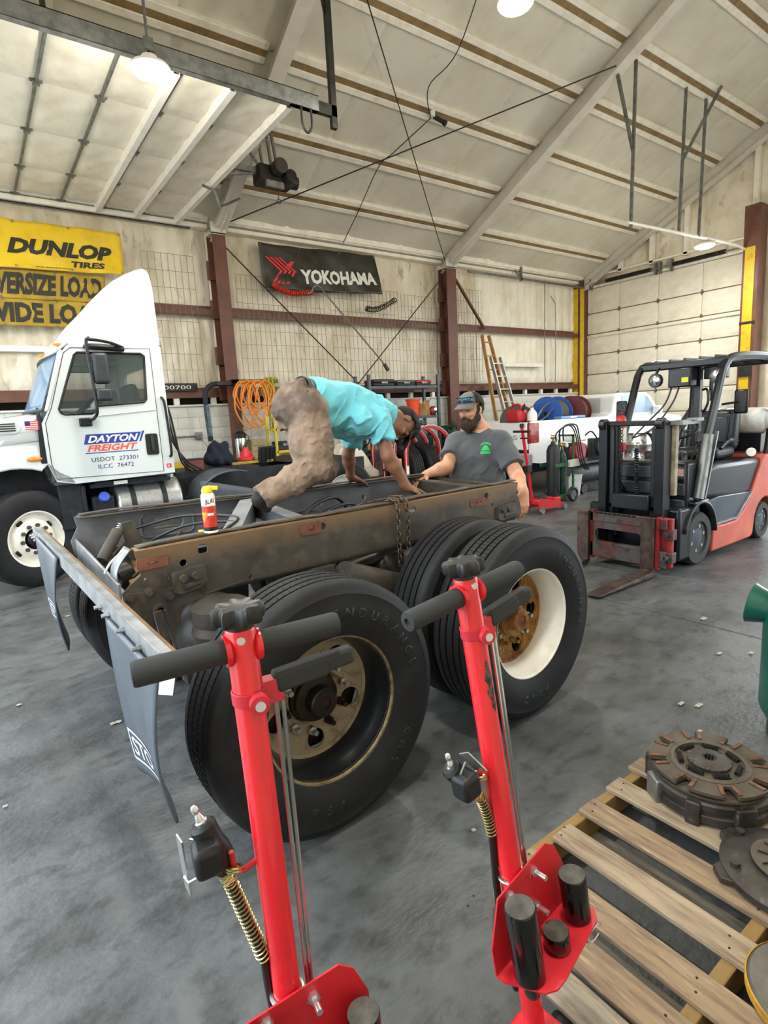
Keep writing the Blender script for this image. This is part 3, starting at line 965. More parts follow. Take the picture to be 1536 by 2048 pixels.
for u, s in ((0, 3), (1.265, 4.2)):
    if u:
        wheel(u, .445, -1, m_rimdark, m_rimdark, m_disc, m_grease, s, full=False)
    wheel(u, 1.955, 1, m_rimdark, m_rimdark, m_disc, m_grease, s + 1, full=False)
    wheel(u, 2.295, 1, m_rimdark, m_rimdark, m_disc, m_grease, s + 2)

# ---- rails
def uz(vs, y, shear=0):
    return [(p[0], y + p[2], p[1] + shear * p[0]) for p in vs]
near_poly = [(-.47, 1.13), (-.455, 1.02), (-.50, .99), (-.54, .955), (-.535, .90), (-.47, .835), (-.3, .845), (-.2, .868), (.5, .868), (2.1, .868), (2.175, .9), (2.16, .98), (2.12, 1.06), (2.14, 1.13)]
holes = [rrect(-.195, 1.065, -.15, 1.108, .012), circ(-.268, 1.038, .017), circ(.488, 1.084, .02), circ(1.134, 1.075, .024), circ(1.80, 1.075, .024), circ(1.86, 1.006, .013), circ(2.09, .99, .016), circ(-.345, .985, .006, 8), circ(-.44, 1.0, .006, 8), circ(.05, .9, .012)]
vs, fs = curve_mesh([near_poly] + holes, .009)
def rail_mat():
    m = m_frame.copy()
    m.name = 'frame_rail_rusty'
    n, l = m.node_tree.nodes, m.node_tree.links
    p = n['Principled BSDF']
    src = p.inputs['Base Color'].links[0].from_socket
    tc = n.new('ShaderNodeTexCoord')
    sx = n.new('ShaderNodeSeparateXYZ')
    l.new(tc.outputs['Object'], sx.inputs[0])
    nt = n.new('ShaderNodeTexNoise')
    nt.inputs['Scale'].default_value = 7
    nt.inputs['Detail'].default_value = 8
    l.new(tc.outputs['Object'], nt.inputs['Vector'])
    ad = n.new('ShaderNodeMath')
    ad.operation = 'MULTIPLY_ADD'
    ad.inputs[1].default_value = .16
    l.new(nt.outputs[0], ad.inputs[0])
    l.new(sx.outputs[2], ad.inputs[2])
    mr = n.new('ShaderNodeMapRange')
    mr.inputs[1].default_value, mr.inputs[2].default_value = 1.10, 1.20
    l.new(ad.outputs[0], mr.inputs[0])
    x = n.new('ShaderNodeMix')
    x.data_type = 'RGBA'
    l.new(mr.outputs[0], x.inputs[0])
    l.new(src, x.inputs[6])
    x.inputs[7].default_value = lin('#745d44')
    l.new(x.outputs[2], p.inputs['Base Color'])
    return m
m_rail = rail_mat()
near = B().add(uz(vs, .77), fs).build('frame_rail', m_rail, ch, bevel=.003)
near['label'] = 'near frame rail with rusty tan top edge'
fl = B().grid(lambda u, v: (-.46 + u * 2.6, .775 + v * .085, 1.126 + .003 * sin(u * 9)), 30, 1).build('top_flange', m_frust, near, thick=.009)
B().bx(-.18, 2.1, .775, .85, .868, .877).build('bottom_flange', m_frame, near)
# wavy liner strip lying on the flange
def liner(y0, z0, s=0, u0=-.45, u1=2.13):
    return B().grid(lambda u, v: (u0 + u * (u1 - u0), y0 + .01 + v * .06 + .012 * sin(u * 11), z0 + s * (u0 + u * (u1 - u0)) + .007 + .007 * abs(sin(u * 17))), 60, 1)
liner(.775, 1.133).build('liner_strip', m_liner, near, thick=.006)
# rust-coloured pads riveted on the web
for x0, z0, x1, z1 in ((-.47, 1.042, -.335, 1.094), (.345, 1.054, .475, 1.118), (1.64, 1.02, 1.79, 1.072)):
    vs, fs = curve_mesh([rrect(x0, z0, x1, z1, .012), rrect(x0 + .045, z0 + .02, x1 - .045, z1 - .02, .01)], .008)
    B().add(uz(vs, .763), fs).build('rust_pad', m_rustp, near, bevel=.003)
    B().ball(((x0 + x1) / 2, .765, (z0 + z1) / 2), (.02, .008, .013)).build('pad_dimple', m_rustp, near)
# cast brackets with bolts
for x0, z0, w in ((-.33, .915, .155), (1.9, .9, .2)):
    br = B().add(uz(curve_mesh([[(x0, z0), (x0 + .03, z0 - .012), (x0 + w * .8, z0), (x0 + w, z0 + .03), (x0 + w * .96, z0 + .1), (x0 + w * .5, z0 + .098), (x0, z0 + .085)]], .026)[0], .753), curve_mesh([[(x0, z0), (x0 + .03, z0 - .012), (x0 + w * .8, z0), (x0 + w, z0 + .03), (x0 + w * .96, z0 + .1), (x0 + w * .5, z0 + .098), (x0, z0 + .085)]], .026)[1]).build('cast_bracket', m_frame, ch, bevel=.006)
    for dx in (.045, .1):
        B().cyl((x0 + dx, .745, z0 + .06), (x0 + dx, .722, z0 + .06), .02, .017, n=10).build('bolt', m_frame, br)
    B().cyl((x0 + w * .3, .755, z0 + .015), (x0 + w * .8, .755, z0 + .022), .022, .018).build('boss', m_frame, br)
# spring hanger plate under the near rail
hp = [(-.535, .955), (-.54, .895), (-.462, .815), (-.423, .748), (-.385, .70), (-.345, .72), (-.32, .765), (-.3, .845), (-.2, .868), (-.25, .93), (-.45, .945)]
vs, fs = curve_mesh([hp, circ(-.403, .855, .017)], .012)
hg2 = B().add(uz(vs, .758), fs).build('hanger_plate', m_frame, ch, bevel=.004)
for x, z in ((-.514, .938), (-.436, .943), (-.35, .905)):
    B().cyl((x, .752, z), (x, .735, z), .016, n=6).cyl((x, .752, z), (x, .744, z), .021).build('bolt', m_frame, hg2)
B().lathe([(.028, .0), (.028, .03), (.017, .03), (.017, 0)], (-.403, .752, .855), (0, -1, 0), 18).build('bush', m_frame, hg2)
# far rail: inner face seen, with pressed oval openings
fp = [(-.54, 1.19), (-.53, 1.13), (-.57, 1.06), (-.56, .98), (-.3, .925), (2.1, .92), (2.14, 1.0), (2.12, 1.19)]
fh = [rrect(-.14, 1.055, .04, 1.125, .035, 6), rrect(.52, 1.07, .60, 1.095, .012), circ(-.38, 1.07, .022), circ(.2, 1.12, .01), rrect(.95, 1.06, 1.03, 1.085, .012), circ(1.4, 1.08, .02), circ(-.3, .98, .015)]
vs, fs = curve_mesh([fp] + fh, .009)
far = B().add(uz(vs, 1.63, -.018), fs).build('frame_rail', m_gframe, ch, bevel=.003)
far['label'] = 'far frame rail showing its grey inner face'
B().tube([(p[0], 1.618, p[1] - .018 * p[0]) for p in rrect(-.21, 1.02, .1, 1.155, .04, 5)], .006, 5, closed=True).build('pressed_rib', m_gframe, far)
B().grid(lambda u, v: (-.53 + u * 2.65, 1.545 + v * .085, 1.192 - .018 * (-.53 + u * 2.65)), 10, 1).build('top_flange', m_frame, far, thick=.009)
B().grid(lambda u, v: (-.4 + u * 2.5, 1.545 + v * .085, .925 - .018 * (-.4 + u * 2.5)), 10, 1).build('bottom_flange', m_gframe, far, thick=.009)
liner(1.55, 1.197, -.018, -.52).build('liner_strip', m_liner, far, thick=.006)

# ---- cross members
def channel(pts_a, pts_b, w, h, m, name='crossmember'):
    a, b = V(pts_a), V(pts_b)
    d = B().bar(a, b, w, .01).bar(a + V((-w / 2, 0, -h / 2)), b + V((-w / 2, 0, -h / 2)), .01, h).bar(a + V((w / 2, 0, -h / 2)), b + V((w / 2, 0, -h / 2)), .01, h)
    return d.build(name, m, ch)
m_cross = mat('crossmember_grey', '#8d9094', .45, .2, col2='#6f7174', scale=6, lo=.45, hi=.75)
cm = channel((-.02, .80, 1.128), (.44, 1.56, 1.172), .09, .13, m_cross)
B().bar((.40, .80, 1.128), (.44, 1.56, 1.172), .07, .01).bar((.43, .80, 1.07), (.47, 1.56, 1.11), .01, .11).build('brace_arm', m_cross, cm)
B().prism([(.0, .80), (.38, .80), (.40, 1.3), (.3, 1.3)], 1.06, 1.068, 'z').build('gusset', m_cross, cm)
B().prism([(-.22, .79), (-.02, .79), (.06, .95), (-.08, .95)], 1.10, 1.108, 'z').build('gusset', m_cross, cm)
channel((1.95, .79, 1.10), (1.95, 1.61, 1.125), .1, .15, m_frame)
channel((2.09, .79, 1.105), (2.09, 1.61, 1.13), .05, .18, m_frame)
channel((.85, .79, 1.0), (.85, 1.61, 1.02), .16, .1, m_frame)
# rear cross channel (silver) and its curved end bracket
B().bar((-.545, .78, .95), (-.545, 1.63, 1.03), .012, .1).bar((-.52, .78, .905), (-.52, 1.63, .985), .06, .01).build('rear_channel', m_silver, ch, bevel=.003)
B().grid(lambda u, v: (-.475 - .07 * sin(u * 1.8), .80 + v * .1, 1.135 - .13 * u), 10, 3).build('end_bracket', m_silver, ch, thick=.006)
B().tube(spline([(-.5, .83, 1.13), (-.55, .86, 1.08), (-.57, .9, 1.03)], 5), .005, 6).build('bracket_bead', m_white, ch)
# return spring, lever and hanger strap between the rails
B().cyl((-.5, 1.3, 1.0), (-.38, 1.42, 1.12), .03).build('slack_cylinder', m_frame, ch)
B().tube(helix((-.38, 1.42, 1.12), (-.35, 1.45, 1.155), .012, 4, 8), .003, 5).build('return_spring', m_stud, ch)
B().prism([(-.3, 1.17), (-.36, 1.16), (-.35, 1.06), (-.42, 1.0), (-.36, .9), (-.27, .88), (-.26, 1.05)], 1.42, 1.43, 'y').build('lever_strap', m_frame, ch, bevel=.006)
B().cyl((-.42, 1.2, .93), (-.35, 1.62, .95), .05).cyl((-.5, 1.15, .93), (-.42, 1.2, .93), .07).build('torque_tube', m_grease, ch)
B().bar((-.4, .9, .88), (-.35, 1.5, .93), .09, .05).build('tie_bar', m_frust, ch)
# ---- axles, air bags, shocks
for u in (0, 1.265):
    ax = B().cyl((u, .3, TR), (u, 2.1, TR), .075, n=18).lathe([(.02, -.22), (.14, -.2), (.2, -.1), (.215, 0), (.2, .1), (.14, .2), (.02, .22)], (u, 1.2, TR), (0, 1, 0), 20).cyl((u, 1.2, TR), (u + .35, 1.2, TR + .06), .11, .06).build('axle', m_grease, ch)
    for y in (.62, 1.78):
        b = B().lathe([(.09, .60), (.1, .62), (.085, .66), (.125, .70), (.14, .74), (.128, .775), (.138, .80), (.135, .85), (.11, .865)], (u - .17, y, 0), (0, 0, 1), 26).build('air_bag', m_bag, ch)
        B().lathe([(.07, .5), (.1, .53), (.11, .6), (.09, .615)], (u - .17, y, 0), (0, 0, 1), 22).build('bag_pedestal', m_silver, b)
        B().bar((u - .35, y + .06, .55), (u + .3, y + .06, .6), .08, .07).build('trailing_arm', m_frame, ch)
    B().cyl((u + .3, .62, TR + .12), (u + .3, .62, TR + .32), .08).cyl((u + .3, .62, TR + .2), (u + .3, .62, TR + .22), .088).build('brake_chamber', m_grease, ch)
B().bar((-.43, .68, .87), (-.39, .68, .56), .035, .02).bar((-.4, .68, .87), (-.36, .68, .58), .006, .03).build('shock_strut', m_frame, ch)
B().bar((-.40, .7, .64), (-.45, .66, .50), .09, .012).build('reflector_plate', m_silver, ch)
B().cyl((.55, .7, .80), (1.0, .72, .62), .09, n=18).build('brake_can', m_frame, ch)
B().bx(.42, .52, .74, .77, .72, .868).bx(.26, .52, .73, .75, .8, .868).build('drop_plate', m_frame, ch)
# drive shaft, air lines, valve cluster
B().cyl((.35, 1.2, .6), (1.9, 1.2, .78), .055).build('drive_shaft', m_grease, ch)
B().lathe([(.02, -.2), (.13, -.2), (.15, -.1), (.15, .1), (.13, .2), (.02, .2)], (1.5, 1.2, .86), (1, 0, 0), 18).build('air_tank', m_grease, ch)
for pts, r in (([(.45, 1.0, 1.0), (.7, 1.25, 1.10), (1.0, 1.4, 1.12), (1.15, 1.45, .98)], .012), ([(.5, .95, .98), (.75, 1.2, 1.06), (1.05, 1.3, 1.08), (1.2, 1.35, .95)], .01), ([(-.25, 1.55, 1.1), (-.05, 1.35, 1.16), (.15, 1.1, 1.15), (-.02, .85, 1.14)], .008), ([(-.3, 1.45, 1.0), (-.1, 1.2, 1.13), (.1, 1.0, 1.14), (-.15, .9, 1.12)], .008), ([(.3, 1.5, 1.12), (.5, 1.3, .95), (.7, 1.2, .9)], .012), ([(-.42, 1.05, .95), (-.3, 1.0, 1.05), (-.15, 1.1, 1.12)], .008)):
    B().tube(spline(pts, 8), r, 7).build('air_line', m_hose, ch)
B().cyl((-.11, .97, 1.13), (-.08, .95, 1.13), .009, n=8).build('line_fitting', mat('brass', '#b08d3c', .3, .9), ch)
vc = B().bx(.82, .98, .98, 1.08, 1.05, 1.1).cyl((.85, .98, 1.075), (.85, .94, 1.075), .02).cyl((.92, .98, 1.075), (.92, .93, 1.075), .018).build('valve_block', mat('valve_grey', '#7b8088', .45, .4), ch, bevel=.006)
B().bx(.88, .96, .93, .98, 1.06, 1.1).build('valve_plug', mat('plug_blue', '#3c6f92', .5), vc, bevel=.006)
for i in range(5):
    p = V((.66 + .02 * i, .95 + .03 * i, 1.05))
    B().cyl(p, p + V((.0, .01, .05)), .012, n=8).build('valve_fitting', m_grease if i % 2 else m_stud, vc)
# ---- mud flap hanger and flaps
hb = B().bar((-.62, -.1, .955), (-.62, 2.42, 1.03), .05, .055).build('flap_hanger', m_frust, ch, bevel=.004)
B().bar((-.65, -.1, .958), (-.65, 2.42, 1.033), .006, .07).bar((-.63, -.1, .985), (-.63, 2.42, 1.06), .035, .004).build('hanger_face', m_silver, hb)
for i, y in enumerate((2.38, 2.3, 2.2, .62, .5, .3, .1)):
    z = .955 + .03 * (y + .1)
    B().cyl((-.652, y, z - .01), (-.68, y, z - .01), .008, n=6).cyl((-.652, y, z - .01), (-.664, y, z - .01), .014, n=6).build('bolt', m_silver, hb)
def flap(y0, y1, ztop, zb0, zb1, sw, name='mud_flap'):
    def f(u, v):
        y = y0 + u * (y1 - y0)
        zb = zb0 + (zb1 - zb0) * u
        return (-.665 + sw * v * v - .05 * (1 - u) * sin(v * 2.2) + .03 * sin(pi * u) * v, y, ztop + .03 * (y + .1) / 1 * 1 + (zb - ztop) * v)
    g = B().grid(f, 14, 20).build(name, m_flap, ch, thick=.009)
    # printed frame and letters follow the sheet
    def onflap(a, b):
        p = V(f(a, b))
        return p + V((-.0065, 0, 0))
    pb = B()
    def line(a0, b0, a1, b1, w):
        k = 6
        d = V((a1 - a0, b1 - b0, 0)).normalized()
        n = (-d.y * w, d.x * w)
        for i in range(k):
            s, e = i / k, (i + 1) / k
            q = [(a0 + (a1 - a0) * t + n[0] * m, b0 + (b1 - b0) * t + n[1] * m) for t, m in ((s, -1), (e, -1), (e, 1), (s, 1))]
            pb.add([onflap(*z) for z in q], [(0, 1, 2, 3)])
    for a0, b0, a1, b1 in ((.95, .70, .35, .70), (.95, .90, .35, .90), (.95, .70, .95, .90)):
        line(a0, b0, a1, b1, .009)
    vs, fs = text_mesh('STO', w=.44, h=.13, bold=.015)
    pb.add([onflap(.91 - v[0], .865 - v[1]) for v in vs], fs)
    pb.build('flap_print', m_flapw, g, smooth=0)
    return g
flap(1.5, 2.2, .97, .47, .42, .03)
flap(-.12, .5, .94, .45, .29, .04)

# ------------------------------------------------------------------ spray can standing on the near rail
def chw(u, v, z=0):
    c, s = cos(CH_YAW), sin(CH_YAW)
    return V((1.011 + u * c - v * s, 1.811 + u * s + v * c, z))
can = thing('spray_can', 'white and red spray can with yellow trigger cap on the near frame rail', 'spray can', chw(-.105, .815, 1.146))
m_canw = mat('can_white', '#e6e4dc', .35)
m_canr = mat('can_red', '#c2352b', .35, col2='#e0a02c', scale=22, lo=.52, hi=.6)
m_cany = mat('can_yellow', '#e3c62a', .4)
B().lathe([(.03, 0), (.033, .003), (.033, .006), (.032, .008), (.032, .175), (.028, .186), (.02, .193)], n=28).build('can_body', m_canw, can)
B().lathe([(.0325, .028), (.0326, .03), (.0326, .128), (.0325, .13)], n=28).build('label_band', m_canr, can)
B().lathe([(.0328, .012), (.0328, .03)], n=28, closed=False).build('label_foot', m_hose, can)
B().lathe([(.022, .186), (.026, .19), (.026, .205), (.021, .215), (.016, .222), (.001, .222)], n=20).box((.022, -.012, .212), (.05, .02, .018), (0, .1, -.5)).build('trigger_cap', m_cany, can, bevel=.002)
def around(vs, R, a0):
    return [(R * cos(a0 + v[0] / R), R * sin(a0 + v[0] / R), v[1]) for v in vs]
vs, fs = text_mesh('BLAS', w=.046, h=.022, shear=.15, bold=.012)
A0 = atan2(-can.location.y, -can.location.x)
B().add([(x, y, z + .137 + .2 * v[0]) for (x, y, z), v in zip(around(vs, .0331, A0 - .45), vs)], fs).build('label_letters', m_hose, can, smooth=0)
B().grid(lambda u, v: (.0332 * cos(A0 - .25 + u * .9), .0332 * sin(A0 - .25 + u * .9), .085 + .012 * v), 8, 1).build('label_patch', m_canw, can)

# ------------------------------------------------------------------ chain hung over the near rail
chn = thing('chain', 'rusty steel chain draped over the near frame rail in two strands', 'chain', chw(1.03, .75, 1.14), CH_YAW)
ring = []
for a in range(20):
    t = 2 * pi * a / 20
    ring.append((.0115 * cos(t), 0, (.0095 if sin(t) > 0 else -.0095) + .0115 * sin(t)))
link_me = B().tube(ring, .0046, 6, closed=True).mesh('chain_link', m_chain, 80)
def link(p, d, k):
    o = bpy.data.objects.new('chain_link', link_me)
    C.objects.link(o)
    o.parent = chn
    q = V((0, 0, 1)).rotation_difference(V(d).normalized())
    o.rotation_mode = 'QUATERNION'
    from mathutils import Quaternion
    o.rotation_quaternion = q @ Quaternion((0, 0, 1), k * pi / 2 + .3)
    o.location = p
def strand(pts, k0=0):
    P = spline(pts, 30)
    acc, k = 0, k0
    last = P[0]
    for a, b in zip(P[:-1], P[1:]):
        acc += (b - a).length
        if acc >= .0305:
            link(b, b - last if (b - last).length > 1e-5 else b - a, k)
            last = b
            acc = 0
            k += 1
strand([(-.035, -.005, -.40), (-.037, -.008, -.2), (-.035, -.008, -.04), (-.03, .01, .012), (-.02, .06, .018), (-.12, .12, .005), (-.2, .16, -.02), (-.22, .2, -.2)])
strand([(.035, -.005, -.30), (.037, -.008, -.15), (.035, -.008, -.03), (.02, .012, .02), (-.03, .05, .03), (-.06, .03, .024), (-.03, .0, .016)], 1)
# ------------------------------------------------------------------ white day-cab tractor (local origin on the floor below the cab's near rear corner)
m_cab = mat('cab_white', '#cdd4d4', .22, coat=.6)
m_seal = mat('window_seal', '#151618', .5)
m_blackp = mat('black_plastic', '#2a2c31', .45, col2='#34363c', scale=6)
m_glass = mat('window_glass', '#51625f', .03, alpha=.22, spec=.8)
m_shield = mat('windscreen_glass', '#7fa6c8', .03, alpha=.55, spec=1)
m_cabin = mat('cabin_trim', '#4d4f54', .7)
m_seat = mat('cabin_seat', '#55545c', .8)
m_amber = mat('amber_lens', '#e08a2e', .25)
m_blue = mat('decal_blue', '#2c3d8f', .4)
m_orange = mat('decal_orange', '#e0563a', .4)
m_navy = mat('decal_navy', '#2d3566', .4)
m_redp = mat('decal_red', '#d5404a', .4)
m_alu = mat('tank_aluminium', '#c9ccce', .28, .85, col2='#a9adb0', scale=30, lo=.5, hi=.7, bump=.3, bscale=55, bdist=.004)
m_under = mat('undercarriage', '#1b1e24', .6, .2, col2='#2a2d33', scale=8)

tk = thing('semi_truck', 'white day cab truck with tall roof fairing and freight company lettering on the door', 'truck', (0, 7.1, 0))
YN, YF = 0.0, 2.28                    # near and far cab sides (local)
side = [(.72, 1.12), (.66, 1.31), (.66, 1.76), (.74, 1.9), (.93, 2.5), (1.0, 2.58), (1.96, 2.6), (1.985, 2.5), (1.99, 1.1), (.9, 1.08)]
win = [(.86, 1.86), (.84, 1.9), (1.06, 2.48), (1.09, 2.505), (1.75, 2.505), (1.785, 2.48), (1.755, 1.99), (1.725, 1.955), (1.22, 1.925), (1.19, 1.86), (1.16, 1.845), (.89, 1.845)]
for y, nm in ((YN, 'cab_side'), (YF, 'cab_side')):
    vs, fs = curve_mesh([side, win], .04)
    c = B().add([(p[0], y + p[2] + (.02 if y == YN else -.02), p[1]) for p in vs], fs).build(nm, m_cab, tk, bevel=.012)
    sg = -1 if y == YN else 1
    yy = y + sg * .004
    # window seal and pane
    B().tube([(p[0], yy, p[1]) for p in win], .014, 6, closed=True).build('window_seal', m_seal, c)
    vs, fs = curve_mesh([win], .004)
    B().add([(p[0], y - sg * .012 + p[2], p[1]) for p in vs], fs).build('window_pane', m_glass, c)
    if y == YN:
        # door gap lines
        B().tube([(p[0], -.0015, p[1]) for p in ((.73, 1.15), (.695, 1.32), (.695, 1.76), (.77, 1.92), (.96, 2.5), (1.03, 2.555), (1.86, 2.565), (1.86, 1.13))], .004, 5, closed=True).build('door_gap', m_seal, c)
        B().tube([(1.0, -.004, 1.80), (1.4, -.006, 1.83), (1.84, -.004, 1.86)], .006, 5).build('door_crease', m_cab, c)
# roof, rear wall, floor, firewall
B().grid(lambda u, v: (.96 + u * 1.02, YN + .02 + v * (YF - YN - .04), 2.585 + .05 * sin(pi * v) * (.4 + .6 * u)), 8, 16).build('roof', m_cab, tk, thick=.03)
vs, fs = curve_mesh([[(0.02, 1.1), (2.26, 1.1), (2.26, 2.6), (.02, 2.6)], rrect(.35, 1.95, 1.9, 2.42, .06)], .04)
rw = B().add([(1.97 + p[2], p[0], p[1]) for p in vs], fs).build('rear_wall', m_cab, tk, bevel=.01)
B().bx(1.965, 1.97, .34, 1.91, 1.94, 2.43).build('rear_pane', m_glass, rw)
B().bx(.7, 1.96, .03, 2.25, 1.08, 1.13).bx(.68, .72, .03, 2.25, 1.12, 1.88).build('cab_floor', m_cabin, tk)
B().bx(.72, 1.0, .06, 2.2, 1.6, 1.88).build('dashboard', m_blackp, tk, bevel=.05)
B().torus((1.14, .55, 1.9), .2, .016, (-.7, 0, .7), 28, 8).cyl((1.14, .55, 1.9), (.98, .55, 1.72), .03).build('steering_wheel', m_seal, tk)
for y in (.55, 1.75):
    st = B().bx(1.3, 1.75, y - .25, y + .25, 1.45, 1.6).build('seat', m_seat, tk, bevel=.05)
    B().box((1.72, y, 1.88), (.14, .46, .62), (0, -.12, 0)).build('backrest', m_seat, st, bevel=.05)
# windscreen and its black frame
def wsh(u, v):
    y = .06 + u * (YF - .12)
    x0, x1 = .70 - .1 * sin(pi * u), .93 - .08 * sin(pi * u)
    return (x0 + (x1 - x0) * v, y, 1.9 + .62 * v)
ws = B().grid(wsh, 18, 8).build('windscreen', m_shield, tk, thick=.008)
B().tube([wsh(u, v) for u, v in [(i / 18, 0) for i in range(19)] + [(1, j / 6) for j in range(1, 7)] + [(1 - i / 18, 1) for i in range(1, 19)] + [(0, 1 - j / 6) for j in range(1, 6)]], .022, 6, closed=True).build('windscreen_seal', m_seal, ws)
B().prism([(.70, 1.88), (.75, 1.88), (.97, 2.52), (.92, 2.55)], -.005, .1, 'y').build('pillar', m_cab, tk, bevel=.02)
B().bar((.66, .3, 1.92), (.78, 1.1, 2.02), .015, .02).bar((.64, 1.1, 1.92), (.76, 1.9, 2.04), .015, .02).build('wiper', m_seal, ws)
# sun-visor roof edge with amber lamps
B().grid(lambda u, v: (.9 + .12 * v - .06 * sin(pi * u), .0 + u * YF, 2.52 + .1 * v), 16, 4).build('roof_edge', m_cab, tk, thick=.03)
for y in (.1, 1.14):
    B().ball((.95 - .06 * sin(pi * y / YF), y, 2.595), (.06, .05, .022)).build('marker_lamp', m_amber, tk)
# roof fairing: rounded bubble that rises towards the back
fx = [(.93, 2.62), (.97, 2.70), (1.03, 2.78), (1.12, 2.88), (1.22, 2.98), (1.35, 3.12), (1.49, 3.26), (1.62, 3.37), (1.75, 3.45), (1.87, 3.51), (1.95, 3.54), (1.985, 3.53), (1.99, 3.5)]
rings = []
for x, zt in fx:
    t = (x - .93) / 1.06
    hw = .55 + .55 * min(1, t * 1.8) ** .55
    r = min(.30, (zt - 2.6) * .8)
    ring = [(x, 1.14 - hw, 2.6)]
    for k in range(9):
        a = pi - k * pi / 16
        ring.append((x, 1.14 - hw + .03 * t + r + r * cos(a), zt - r + r * sin(a)))
    ring += [(p[0], 2.28 - p[1], p[2]) for p in reversed(ring)]
    rings.append(ring)
fa = B().loft(rings).build('roof_fairing', m_cab, tk, smooth=50)
B().bx(1.2, 1.26, -.006 + .06, .08, 2.64, 2.72).build('fairing_bracket', m_cab, fa)
B().ball((1.235, .05, 2.67), (.014, .012, .02)).build('bracket_bolt', m_seal, fa)
B().tube(spline([(1.18, .03, 2.60), (1.6, .03, 2.57), (2.0, .03, 2.6)], 6), .01, 6).build('fairing_edge', m_seal, fa)
# bonnet with wing
def hood(u, v):
    x = .655 - 1.9 * u
    hw = 1.08 - .28 * u ** 1.5
    zt = 1.88 - .38 * u ** 1.4
    t = v * 2 - 1
    y = 1.14 + hw * (abs(t) ** .75) * (1 if t > 0 else -1)
    q = abs(t)
    z = zt - .05 * q * q - max(0, (q - .86) / .14) ** 1.6 * .25
    return (x, y, z)
bn = B().grid(hood, 24, 28).build('bonnet', m_cab, tk, smooth=60, thick=.02)
wing = []
for i in range(20):
    a = rad(8 + 164 * i / 19)
    wing.append((.36 + .66 * cos(a), .62 + .66 * sin(a) + .03))
wp = [(.665, 1.32), (.655, 1.66), (-1.25, 1.32), (-1.25, .9), (-.32, .82)] + [p for p in reversed(wing) if p[0] < .64]
vs, fs = curve_mesh([wp], .03)
wg = B().add([(p[0], .05 + p[2] + max(0, (p[1] - 1.3)) * .18, p[1]) for p in vs], fs).build('wing', m_cab, bn, bevel=.01)
B().tube([(p[0], .03, p[1]) for p in wing if p[0] < .66], .018, 6).build('wing_lip', m_cab, bn)
B().ball((.545, .03, 1.385), (.075, .02, .028)).build('turn_lamp', m_amber, bn)
vs, fs = curve_mesh([rrect(-.15, 1.67, .46, 1.80, .055, 6)], .02)
vt = B().add([(p[0], .075 + p[2] * 1.0, p[1]) for p in vs], fs).build('vent', m_cab, bn, bevel=.006)
for k in range(4):
    B().bx(-.12, .42, .055, .066, 1.692 + k * .024, 1.703 + k * .024).build('vent_slot', m_seal, vt)
# little flag decal on the bonnet side
fl = B().bx(.505, .635, .041, .044, 1.695, 1.79).build('flag_decal', mat('flag_white', '#e4e0de', .5), bn)
for k in range(5):
    B().bx(.505, .635, .039, .0415, 1.70 + k * .0195, 1.7095 + k * .0195).build('flag_stripe', m_redp, fl)
B().bx(.505, .555, .037, .0405, 1.742, 1.79).build('flag_canton', m_navy, fl)
B().prism([(.66, 1.88), (.66, 1.3), (.72, 1.12), (.64, 1.2), (.6, 1.35), (.63, 1.85)], .04, .12, 'y').build('cowl_gap', m_under, tk)
B().prism([(.66, 1.33), (.72, 1.14), (.9, 1.09), (.86, 1.16), (.76, 1.22)], -.004, .03, 'y').build('lower_skirt', m_silver, tk)
# decals on the door
def decal(name, s, x0, z0, x1, z1, m, shear=0, bold=0, tilt=0, y=-.003):
    vs, fs = text_mesh(s, w=x1 - x0, h=z1 - z0, shear=shear, bold=bold)
    return B().add([(x0 + v[0], y, z0 + v[1] + tilt * v[0]) for v in vs], fs).build(name, m, tk, smooth=0)
TL = .01
lg = B().add([(x, y, z) for (x, z) in ((1.035, 1.505), (1.595, 1.505), (1.655, 1.615), (1.065, 1.615)) for y in (-.0015,)], [(0, 1, 2, 3)]).add([(1.62, -.0015, 1.505), (1.64, -.0015, 1.505), (1.69, -.0015, 1.625), (1.665, -.0015, 1.625)], [(0, 1, 2, 3)]).add([(1.03, -.0015, 1.40), (1.60, -.0015, 1.40), (1.60, -.0015, 1.41), (1.04, -.0015, 1.41)], [(0, 1, 2, 3)]).build('logo_panel', m_blue, tk, smooth=0)
decal('logo_letters', 'DAYTON', 1.075, 1.52, 1.615, 1.598, mat('decal_white', '#f2f2f0', .4), .35, .03)
decal('logo_letters', 'FREIGHT', 1.06, 1.422, 1.60, 1.495, m_orange, .3, .03)
decal('door_number', 'USDOT  273301', 1.09, 1.305, 1.585, 1.352, m_navy)
decal('door_number', 'ILCC  76472', 1.15, 1.225, 1.53, 1.272, m_navy)
vs, fs = curve_mesh([rrect(1.9, 1.165, 1.955, 1.215, .008), rrect(1.912, 1.177, 1.935, 1.2, .004)], .001)
B().add([(p[0], -.003 + p[2], p[1]) for p in vs], fs).build('red_sticker', m_redp, tk, smooth=0)
